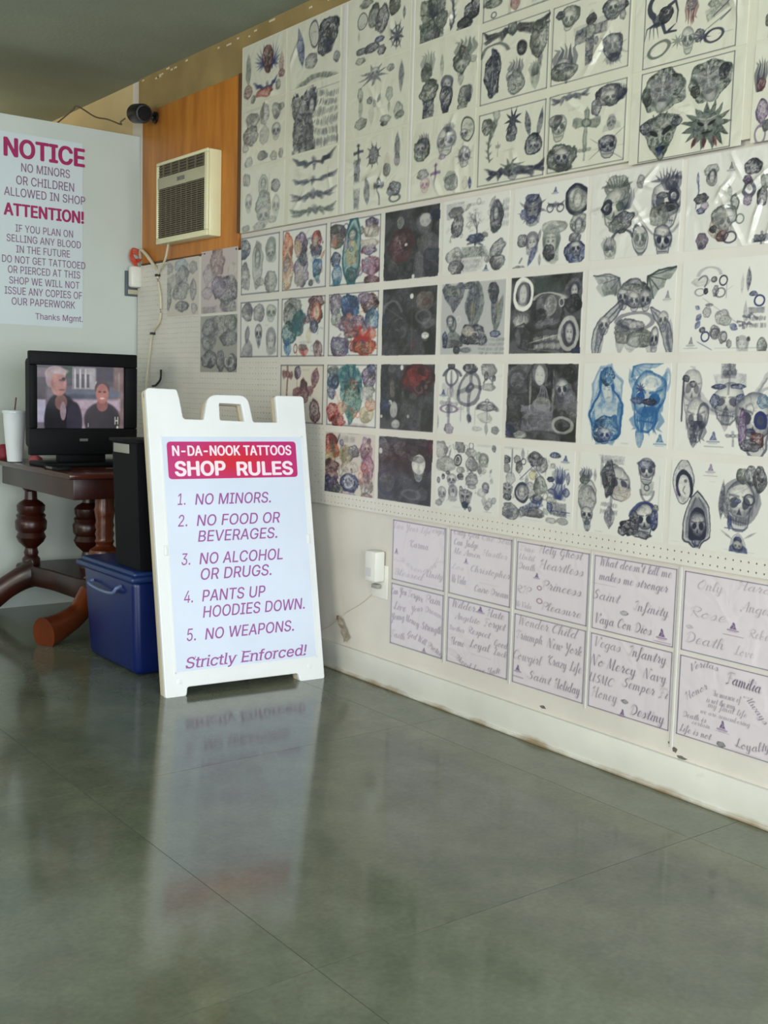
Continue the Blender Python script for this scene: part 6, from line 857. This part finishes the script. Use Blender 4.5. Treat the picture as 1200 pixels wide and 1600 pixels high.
  'rp 13.4 24 25.3 49 0 .95 k;lf 6.6 34.9 4.9 14.6 0 .95 p;hd 28.2 67.8 30.5 61.9 0 1 k;lf 27.2 95.9 3.8 7.8 0 1 n;lg 38.5 8.1 8.4 12 0 .75 p;ln 38.8 15.7 11.2 3.3 0 .35 k;tx 41.5 22 5.6 1.7 0 .3 k;sk 69.1 45.6 29.2 53.2 0 .6 k;rn 76.7 38.2 10.5 12.7 0 .7 k;ln 64.9 32.2 23.2 1.5 25 .8 k;bl 66.2 40.6 6.2 5.3 0 1 n;lf 51.9 43.6 10 43.2 0 .75 k;rn 68.9 41.3 35.4 48.9 0 .35 k;bl 56.6 47.3 8.1 17.2 0 .45 k;t2 67 56.6 20.4 13.9 0 .45 k;bl 69.2 12.4 11.5 16.9 0 .55 g;bl 77 10.6 11.3 21 0 .7 k;bl 85 13.9 11.1 27.2 0 .75 k;lf 83.4 33.1 5.2 24.1 0 .4 g;ln 65.1 72 15.2 4.3 0 .9 n;lf 60.3 66.2 6.3 17.2 0 .9 n;bn 69.2 88.6 15.1 16 0 .9 n;lf 58.3 79.6 2.7 17.3 60 .5 k;lf 79.6 77.1 2.6 16.9 -60 .4 k;hd 69.1 87 13.3 18.2 0 .5 k;ln 70 96 23.1 1.5 0 .5 k;tx 6.6 95.5 6.9 1.8 0 .35 k',[]),
 ((5.39, 5.042, 1.533, 1.82),(196, 188, 176),2,'faded blank edged sheet under the air conditioner, blotchy blue grey',
  'bl 44.4 11.3 38.2 21.2 0 .3 b;bl 47.9 29.3 44.4 28.3 0 .35 k;bl 5.6 15.2 26.4 18 0 .25 k;bl 82 18 24.6 20.8 0 .25 k;bl 4.9 62.1 19.9 43.5 0 .5 k;bl 45.1 57.4 51 28.4 0 .4 k;bl 82.6 56.3 18.4 31.4 0 .4 k;bl 47.4 84.2 38.2 17.8 0 .55 k;bl 86.2 87.9 18.4 17.5 0 .25 k;bl 15.8 37.6 39.3 21.6 0 .15 k',[]),
 ((5.02, 4.662, 1.535, 1.835),(196, 188, 176),2,'faded mauve sheet tucked under the plywood corner',
  'bg 50 50 102 102 0 .18 v;bl 45.3 19.9 38.9 35.3 0 .45 m;bl 45.6 34.3 27.8 19.3 0 .3 m;bl 68.2 64.7 59.9 44.6 0 .6 k;bl 51.6 57.2 38.8 35.3 0 .45 p;bl 20.4 38.8 28.6 32.6 0 .25 p;bl 18.1 68 28.7 19.6 0 .3 p;rb 21.4 94.3 40.1 9.8 0 .3 k;bl 86.4 37.5 21.3 28.3 0 .2 h;bl 74.2 90.4 37.9 19.1 0 .35 k;bl 87.7 94.3 16 19 0 .35 k',[]),
 ((5.022, 4.66, 1.25, 1.522),(196, 188, 176),2,'faded grey collage sheet, lowest of the three pale ones',
  'bg 50 50 102 102 0 .3 g;bl 28 21.7 45.1 32.5 0 .5 k;bl 55.6 19.1 38.3 42.7 0 .35 g;bl 82.5 13.1 31.9 31.5 0 .5 g;bl 22.7 46.9 39.7 29 0 .45 k;bl 77.7 41.1 42.8 24.7 0 .5 k;bl 23.3 77.7 39.7 29.1 0 .65 k;bl 56.8 79.8 21.9 35.8 0 .6 k;bl 83.9 83.4 29.8 31.7 0 .65 k;ln 82.9 34.2 26.6 4.9 -40 .3 w;ln 28.4 47 33.8 5.1 40 .3 w;rn 81.1 79.9 21.4 21.2 0 .4 w',[]),
 ((3.455, 3.132, 0.44, 0.682),(214, 204, 209),3,'upper leftmost script sheet, beside the white plug box',
  'bd 50 50 97 97 0 .75 k;lg 8.9 51.7 7.9 10.2 0 .9 p;ln 83.6 92.4 26.2 1.8 0 .5 k',
  [('Live Your Life', 36.8, 10.7, 70.2, 12.5, 0, 0.45), ('Forget', 83.4, 7.1, 28.1, 12.2, 0, 0.6), ('Karma', 51.5, 35.3, 35.6, 14.2, 0, 0.65), ('Strength', 51.3, 58.6, 69.2, 10.7, 0, 0.5, -0.16), ('Blessed', 33.1, 85.6, 55.8, 13.6, 0, 0.6), ('Unity', 82.1, 77.7, 30.3, 13.2, 0, 0.7), ('Rest', 12.7, 65.7, 19.7, 7.3, 0, 0.4), ('God', 91.2, 53.0, 16.0, 8.7, 0, 0.4)]),
 ((3.11, 2.777, 0.44, 0.682),(214, 204, 209),3,'upper script sheet with judgement motto and a thin rule',
  'bd 50 50 97 97 0 .75 k;lg 28.2 44.8 7.3 9.5 0 .9 p;ln 66.2 72.5 22.7 1.7 0 .6 k',
  [('Only God', 27.5, 3.3, 42.0, 12.6, 0, 0.7), ('Can Judge', 27.2, 18.6, 40.3, 12.7, 0, 0.75), ('Me Amen', 29.6, 32.6, 43.8, 11.8, 0, 0.75), ('One Soul', 75.6, 4.5, 46.3, 12.2, 0, 0.5), ('Hustler', 74.0, 27.0, 37.9, 11.5, 0, 0.55), ('Los', 14.7, 56.8, 20.5, 10.2, 0, 0.5), ('Mi Vida', 17.3, 76.1, 24.2, 15.4, 0, 0.55), ('Christopher', 67.2, 54.0, 62.7, 13.2, 0, 0.65), ('Cairo Dream', 70.1, 82.5, 53.8, 13.2, 0, 0.75)]),
 ((2.757, 2.42, 0.44, 0.682),(214, 204, 209),3,'upper script sheet with small purple emblem near its left',
  'bd 50 50 97 97 0 .75 k;lg 29.5 45.9 8 9.3 0 1 p;rn 34.2 61.3 6 6.1 0 .6 m;rn 35 79.5 8 7.3 0 .5 m',
  [('True', 14.7, 9.9, 22.5, 10.2, 0, 0.55), ('Until', 15.2, 22.1, 22.5, 10.2, 0, 0.55), ('Death', 15.7, 35.4, 24.6, 12.2, 0, 0.65), ('Holy Ghost', 61.4, 6.4, 57.5, 15.8, 0, 0.65), ('Heartless', 63.3, 27.9, 59.4, 16.8, 0, 0.65), ('Princess', 64.6, 55.6, 53.6, 16.8, 0, 0.75), ('RIP', 12.0, 69.3, 20.6, 14.4, 0, 0.6), ('Mi Vida', 12.9, 90.8, 22.7, 10.3, 0, 0.5), ('Pleasure', 64.9, 85.5, 53.7, 14.9, 0, 0.75)]),
 ((2.404, 2.074, 0.44, 0.682),(214, 204, 209),3,'upper script sheet about what makes me stronger',
  'bd 50 50 97 97 0 .75 k;lg 84.8 85.9 11.4 14.5 0 1 p;ln 86.1 95.6 16.2 3.6 0 .5 m;ln 13.2 38.1 25.3 1.9 0 .6 k;bl 41.5 69.8 8.7 5.6 0 .35 k',
  [("What doesn't kill me", 50.7, 8.8, 85.2, 14.7, 0, 0.75), ('makes me stronger', 49.0, 27.7, 82.1, 14.8, 0, 0.8), ('Saint', 17.5, 53.5, 34.1, 17.1, 0, 0.7), ('Infinity', 71.8, 57.9, 41.4, 16.4, 0, 0.75), ('Vaya Con Dios', 39.6, 85.3, 69.7, 16.8, 0, 0.8)]),
 ((2.052, 1.715, 0.44, 0.682),(214, 204, 209),3,'faintest script sheet at the right edge, upper row',
  'bd 50 50 97 97 0 .75 k;lg 53.4 58.6 10.3 12.4 0 1 p;ln 53.9 68 16.7 3.1 0 .5 m;bl 9.2 68.5 6.9 4.8 0 .3 l',
  [('Only', 27.9, 15.5, 26.8, 15.8, 0, 0.4), ('Hard', 71.8, 7.5, 32.3, 13.7, 0, 0.45), ('Rose', 26.9, 49.4, 37.7, 17.5, 0, 0.4), ('Angel', 74.4, 31.5, 28.5, 15.2, 0, 0.45), ('Death', 25.8, 82.0, 40.5, 17.6, 0, 0.5), ('Rebel', 79.7, 61.0, 22.2, 13.7, 0, 0.4), ('Love', 65.7, 85.1, 19.0, 13.9, 0, 0.35)]),
 ((3.455, 3.132, 0.183, 0.43),(214, 204, 209),3,'lower leftmost script sheet of bowed lines',
  'bd 50 50 97 97 0 .75 k;lg 66 94.3 8.3 8.8 0 .9 p;ln 17.6 97.2 28.6 1.4 0 .4 k',
  [('Can You Forgive', 31.1, 16.2, 62.5, 14.2, 0, 0.75, 0.05), ('Pain', 80.5, 12.6, 28.4, 16.4, 0, 0.75), ('Live', 18.7, 36.9, 24.1, 16.2, 0, 0.65), ('Your Dreams', 71.1, 36.6, 61.7, 12.2, 0, 0.75, 0.07), ('Young Money', 29.3, 57.1, 54.1, 14.3, 0, 0.75, 0.05), ('Strength', 79.1, 56.6, 36.7, 15.6, 0, 0.75), ('Faith', 16.0, 83.0, 28.6, 14.5, 0, 0.65), ('God Will Protect', 68.8, 84.7, 68.3, 13.1, -12, 0.8, 0.03)]),
 ((3.11, 2.777, 0.183, 0.43),(214, 204, 209),3,'lower script sheet with a smile shaped bottom line',
  'bd 50 50 97 97 0 .75 k;lg 53.7 9.7 12.4 11.5 0 1 p;ln 57.3 76.9 26.7 2 0 .6 k',
  [('Wilder', 27.2, 9.2, 38.7, 15.0, 0, 0.8), ('Hate', 78.4, 10.4, 25.8, 14.5, 0, 0.8), ('Angelito', 34.3, 26.8, 40.2, 12.5, 0, 0.75), ('Forget', 77.3, 25.4, 32.8, 14.6, 0, 0.8), ('Brother', 16.4, 46.5, 26.2, 10.1, 0, 0.8), ('Respect', 53.2, 43.0, 35.7, 13.2, 0, 0.85), ('Home', 19.1, 66.3, 22.4, 14.4, 0, 0.8), ('Loyal', 54.9, 62.6, 32.1, 14.8, 0, 0.85), ('Good', 87.9, 51.2, 20.4, 12.9, 0, 0.75), ('Luck', 87.6, 64.4, 20.5, 12.1, 0, 0.8), ('Blood Love Hate', 53.2, 88.1, 71.6, 12.4, 0, 0.85, -0.1)]),
 ((2.757, 2.42, 0.183, 0.43),(214, 204, 209),3,'lower script sheet mentioning a big city',
  'bd 50 50 97 97 0 .75 k;lg 9 78.3 9.2 11.4 0 1 p;ln 9.5 89.5 12.5 6.1 0 .4 k',
  [('Wonder', 28.3, 9.6, 42.5, 17.0, 0, 0.55), ('Child', 71.0, 9.7, 34.3, 16.5, 0, 0.7), ('Triumph', 23.0, 30.2, 38.8, 16.1, 0, 0.65), ('New York', 71.9, 31.0, 45.7, 16.5, 0, 0.7), ('Cowgirl', 21.2, 59.3, 41.0, 17.2, 0, 0.6), ('Krazy Life', 73.0, 54.4, 45.7, 16.5, 0, 0.7), ('Saint', 39.6, 82.4, 32.0, 16.0, 0, 0.75), ('Holiday', 78.2, 83.4, 34.1, 17.5, 0, 0.8)]),
 ((2.404, 2.074, 0.183, 0.43),(214, 204, 209),3,'lower script sheet of army and navy words',
  'bd 50 50 97 97 0 .75 k;lg 44.3 95.1 8.7 11.1 0 1 p;ln 17.3 99.3 25.4 1.9 0 .5 k;bl 47 79.2 8.7 5.5 0 .4 k',
  [('Vegas', 22.3, 12.2, 34.0, 16.8, 0, 0.6), ('Infantry', 70.5, 13.0, 45.0, 17.1, 0, 0.8), ('No Mercy', 30.7, 37.2, 56.7, 18.6, 0, 0.8), ('Navy', 80.9, 36.4, 26.3, 17.0, 0, 0.75), ('USMC', 16.4, 60.4, 30.8, 15.1, 0, 0.8), ('Semper Fi', 70.0, 55.2, 53.5, 16.3, 0, 0.75), ('Honey', 21.9, 78.7, 32.4, 17.8, 0, 0.6), ('Destiny', 74.2, 87.0, 40.0, 18.1, 0, 0.85)]),
 ((2.052, 1.715, 0.183, 0.43),(214, 204, 209),3,'script sheet at the right edge with curved words round a verse',
  'bd 50 50 97 97 0 .75 k;lg 48.4 74.1 10.5 14 0 1 p;ln 48.7 80.4 11.8 2.5 0 .5 p;ln 73.1 96.4 22.7 1.5 0 .5 k;bl 48.1 94.8 9.2 6.2 0 .35 k',
  [('Veritas', 26.8, 11.3, 29.7, 11.0, 12, 0.9, 0.05), ('Familia', 67.0, 16.4, 34.1, 18.2, -3, 1), ('Honor', 20.1, 40.6, 26.0, 11.1, 35, 0.85), ('The measure of', 50.4, 37.2, 28.7, 9.3, 0, 0.65), ('is not the way', 45.6, 46.7, 28.9, 9.3, 0, 0.65), ('my final life', 52.5, 52.2, 39.0, 9.3, 0, 0.65), ('we are remembering', 50.4, 62.4, 49.6, 7.7, 0, 0.7), ('Always', 80.5, 42.8, 28.5, 10.5, -42, 0.85), ('Death is', 19.6, 72.2, 24.8, 9.5, 0, 0.8), ('certain', 26.9, 78.6, 19.0, 7.9, 0, 0.7), ('Life is not', 21.2, 90.3, 33.0, 11.1, 0, 0.8), ('Loyalty', 78.8, 83.4, 33.6, 13.6, 10, 0.8, -0.04)]),
]
# ---------------------------------------------------------------- build the sheets
def grid_mesh(name, W, Hh, nx, ny, img, disp, back):
    # local x to the right, y up, z towards the viewer; front grid with a printed colour per vertex and a skirt down to the back
    x = np.linspace(0, W, nx); y = np.linspace(0, Hh, ny); X, Y = np.meshgrid(x, y); co = np.stack([X, Y, disp], -1).reshape(-1, 3); n = nx*ny
    i = np.arange(n).reshape(ny, nx); q = np.stack([i[:-1, :-1], i[:-1, 1:], i[1:, 1:], i[1:, :-1]], -1).reshape(-1, 4)
    rim = np.concatenate([i[0, :-1], i[:-1, -1], i[-1, :0:-1], i[:0:-1, 0]]); rc = co[rim].copy(); rc[:, 2] = back; m = len(rim); j = np.arange(m); k = (j+1) % m
    q2 = np.stack([rim[j], n+j, n+k, rim[k]], -1); co = np.concatenate([co, rc]); q = np.concatenate([q, q2]); col = lin(np.clip(img, 0, 1).reshape(-1, 3)*255); col = np.concatenate([col, col[rim]])
    me = bpy.data.meshes.new(name); me.vertices.add(len(co)); me.vertices.foreach_set('co', co.astype(np.float32).ravel()); me.loops.add(len(q)*4); me.loops.foreach_set('vertex_index', q.astype(np.int32).ravel())
    me.polygons.add(len(q)); me.polygons.foreach_set('loop_start', np.arange(0, len(q)*4, 4, dtype=np.int32)); me.update(calc_edges=True)
    a = me.color_attributes.new('Col', 'FLOAT_COLOR', 'POINT'); a.data.foreach_set('color', np.concatenate([col, np.ones((len(col), 1))], 1).astype(np.float32).ravel()); me.validate(); me.shade_smooth(); me.set_sharp_from_angle(angle=math.radians(50)); return me
M_gloss = print_mat('glossy laminated print', .3, 1.0, bump=.35, bscale=7); M_matte = print_mat('printed card', .38, .25, bump=.1, bscale=9); M_sleeve = print_mat('print in plastic sleeve', .35, .7, bump=.25, bscale=8)
KX, KZ = .0021, .0019
for i, (rect, bgc, gi, label, ms, tx) in enumerate(SHEETS):
    ya, yb, z0, z1 = rect; W, Hh = ya-yb, z1-z0; yc = max((ya+yb)/2, 2.0); nx = int(W/(KX*(yc/2.3)**1.35))+1; ny = int(Hh/(KZ*(yc/2.3)**.8))+1
    cv = Cv(W, Hh, nx, ny, bgc, i+1)
    for t_ in ms.split(';'):
        if not t_: continue
        q = t_.split(); rot, tone = float(q[5]), float(q[6])
        if tone < 0: tone = -tone; rot += 180
        cv.motif(q[0], *[float(v)/100 for v in q[1:5]], rot, tone, q[7])
    if 'colour sheet' in label:      # small marks that crowd the collage sheets
        pr = np.random.RandomState(i)
        for _ in range(26): cv.motif(('bl', 'lf', 'rn', 'ar', 'bz', 'ln')[pr.randint(6)], pr.uniform(.06, .94), pr.uniform(.07, .93), pr.uniform(.05, .13), pr.uniform(.04, .15), pr.uniform(0, 180), pr.uniform(.35, .75), 'kgnbmphtvo'[pr.randint(10)])
    elif 'crowded' in label or 'coffin' in label or 'tree' in label:
        pr = np.random.RandomState(i)
        for _ in range(30): cv.motif(('bl', 'lf', 'rn', 'ar', 'bz', 'tx')[pr.randint(6)], pr.uniform(.06, .94), pr.uniform(.07, .93), pr.uniform(.04, .1), pr.uniform(.03, .1), pr.uniform(0, 180), pr.uniform(.2, .5), 'kg'[pr.randint(2)])
    for t_ in tx: script(cv, t_[0], *[v/100 for v in t_[1:5]], t_[5], t_[6]*.88, *t_[7:])
    grp = GROUPS[gi]; onwall = 'script' in grp; base = -.0005 if onwall else -.0212
    # thin paper that does not lie quite flat
    rk = np.random.RandomState(i*3+1); cr_ = 0
    if gi == 0 or 'glossy' in label:      # creases in the laminate
        wd_ = .02 if gi == 0 else .013
        for _ in range(9 if gi == 1 else 4 if 'glint' in label or i in (8, 5) else 1):
            ang = rk.uniform(0, math.pi); px_, py_ = rk.uniform(.1, .9)*W, rk.uniform(.1, .9)*Hh; dd = np.abs((cv.X-px_)*math.cos(ang)+(cv.Y-py_)*math.sin(ang)); al = np.abs(-(cv.X-px_)*math.sin(ang)+(cv.Y-py_)*math.cos(ang)); cr_ = cr_+np.clip(1-dd/wd_, 0, 1)**1.2*.0075*np.clip(1-al/rk.uniform(.05, .12), 0, 1)
    d = cr_+.0009+.0007*nz(0, cv.X+i*.31, cv.Y, 500)/3 + (.0012*np.abs(nz(1, cv.X, cv.Y+i*.2, 420))*.3 if gi == 0 else 0); d = np.clip(d, .0004, .010)
    me = grid_mesh('design_sheet', W, Hh, nx, ny, cv.img, d, 0)
    me.transform(frame((base, ya, z0), (0, -1, 0), (0, 0, 1), (-1, 0, 0)))
    o = link('script_sheet' if onwall else 'design_sheet', me, M_gloss if gi == 0 or 'glossy' in label else (M_sleeve if onwall else M_matte)); tag(o, label, 'lettering sheet' if onwall else 'tattoo flash sheet', grp)
# clear strips that hold the sheets
M_strip = mat('milky plastic strip', (206, 203, 198), .16, .02, 5)
def strip(x, y, w, z0, z1):
    hh = .0008 if z1 > 2 else .0014
    bm = nb(); P = [(x, y+w/2*math.cos(a), .001+hh*math.sin(a)) for a in [math.pi*k/8 for k in range(9)]]
    A_ = [bm.verts.new((x-d_, yy, z0)) for _, yy, d_ in P]; B_ = [bm.verts.new((x-d_, yy, z1)) for _, yy, d_ in P]; A_ += [bm.verts.new((x+.0004, y-w/2, z0)), bm.verts.new((x+.0004, y+w/2, z0))]; B_ += [bm.verts.new((x+.0004, y-w/2, z1)), bm.verts.new((x+.0004, y+w/2, z1))]
    for k in range(len(A_)): l = (k+1) % len(A_); bm.faces.new((A_[k], A_[l], B_[l], B_[k]))
    bm.faces.new(A_); bm.faces.new(B_[::-1]); return obj('plastic_strip', bm, M_strip, None, True, 60)
for y, z0, z1, w, x, lab in ((3.1215, .175, .69, .011, -.002, 'milky plastic strip after the leftmost column of script sheets'), (2.767, .175, .69, .011, -.002, 'milky plastic strip after the second column of script sheets'), (2.4125, .175, .69, .010, -.002, 'milky plastic strip after the third column of script sheets'), (2.063, .14, .69, .013, -.002, 'milky plastic strip before the rightmost column of script sheets'),
    (3.832, 1.893, 2.715, .03, -.0212, 'clear strip in the upper rows right of the tribal armband sheet'), (3.39, 1.893, 2.715, .014, -.0212, 'clear strip in the upper rows right of the ankh and sun sheet')):
    tag(strip(x, y, w, z0, z1), lab, 'plastic strip', 'plastic strips between the sheets')
# moving picture on the television: two men in a sunny street
def tvpic():
    W, Hh = .434, .294; nx, ny = 150, 100; cv = Cv(W, Hh, nx, ny, (118, 110, 122), 77); U = (cv.X/W*670).ravel().reshape(ny, nx); V = ((1-cv.Y/Hh)*470)
    def rect(a, b, c, d, col, s=6):
        k = np.clip((np.minimum(np.minimum(U-a, b-U), np.minimum(V-c, d-V)))/s+.5, 0, 1)[..., None]; cv.img[...] = cv.img*(1-k)+np.array(col)/255.*k
    def el(cx, cy, rx, ry, col, s=.12, a=1):
        k = np.clip((1-np.hypot((U-cx)/rx, (V-cy)/ry))/s+.5, 0, 1)[..., None]*a; cv.img[...] = cv.img*(1-k)+np.array(col)/255.*k
    rect(-9, 680, -9, 150, (88, 84, 96), 20); rect(0, 80, 20, 90, (128, 118, 128)); rect(200, 300, 0, 90, (70, 84, 72), 20); rect(270, 460, 8, 175, (150, 146, 152)); rect(370, 450, 14, 170, (176, 172, 176))
    for x in (285, 325, 365, 445): rect(x, x+12, 20, 170, (206, 202, 200), 4)
    for x in (300, 340, 380): rect(x, x+20, 60, 160, (92, 90, 100), 4)
    rect(450, 600, 0, 110, (74, 68, 84), 20); rect(590, 670, 0, 470, (134, 112, 112), 20); rect(625, 640, 40, 400, (158, 140, 134), 8); rect(210, 640, 180, 235, (104, 112, 128), 16); rect(240, 470, 210, 255, (84, 90, 106), 12)
    rect(260, 640, 250, 330, (196, 178, 192), 24); rect(300, 420, 320, 480, (168, 148, 164), 24); rect(0, 75, 120, 260, (92, 84, 94), 20); rect(-9, 70, 255, 425, (186, 182, 204), 10)
    el(190, 400, 125, 190, (40, 38, 50)); el(150, 420, 90, 200, (26, 26, 36)); el(285, 420, 60, 150, (50, 48, 66)); el(185, 275, 46, 60, (128, 92, 88)); el(200, 340, 22, 70, (160, 140, 150)); el(145, 62, 78, 58, (180, 162, 166)); el(105, 100, 34, 66, (170, 150, 154)); el(168, 140, 60, 88, (184, 134, 128)); el(122, 130, 12, 24, (170, 118, 112)); el(176, 44, 60, 22, (190, 172, 174), .5)
    el(192, 110, 24, 9, (96, 74, 84), .5, .8); el(205, 100, 14, 12, (62, 50, 62), .4); el(192, 182, 22, 7, (120, 72, 76), .5, .7); el(212, 140, 10, 22, (198, 150, 146), .4)
    el(500, 400, 140, 130, (58, 52, 62)); el(500, 440, 132, 140, (52, 46, 56)); el(500, 290, 44, 50, (150, 96, 92)); el(500, 165, 58, 62, (86, 68, 76)); el(500, 205, 50, 75, (182, 120, 112)); el(480, 190, 12, 6, (70, 50, 54), .5); el(520, 190, 12, 6, (70, 50, 54), .5); el(500, 240, 18, 7, (226, 190, 186), .5)
    for a, b, c, d in ((598, 606, 380, 440), (620, 628, 380, 440), (604, 622, 406, 414)): rect(a, b, c, d, (216, 214, 196), 3)
    el(620, 462, 8, 12, (220, 216, 200), .3); rect(388, 394, 430, 460, (206, 204, 206), 3)
    cv.img = np.clip(cv.img*(1+.04*nz(3, cv.X, cv.Y, 3000))[..., None], 0, 1); return grid_mesh('screen', W, Hh, nx, ny, cv.img, np.full((ny, nx), .002), 0)
me = tvpic(); me.transform(frame((-.818, 5.122, .9645), (1, 0, 0), (0, 0, 1), (0, -1, 0)))
m = print_mat('lit screen', .15, 0, emit=.5); m.node_tree.nodes['Principled BSDF'].inputs['Base Color'].default_value = (.01, .01, .01, 1)
for l in list(m.node_tree.nodes['Principled BSDF'].inputs['Base Color'].links): m.node_tree.links.remove(l)
keep(link('screen', me, m), tv)
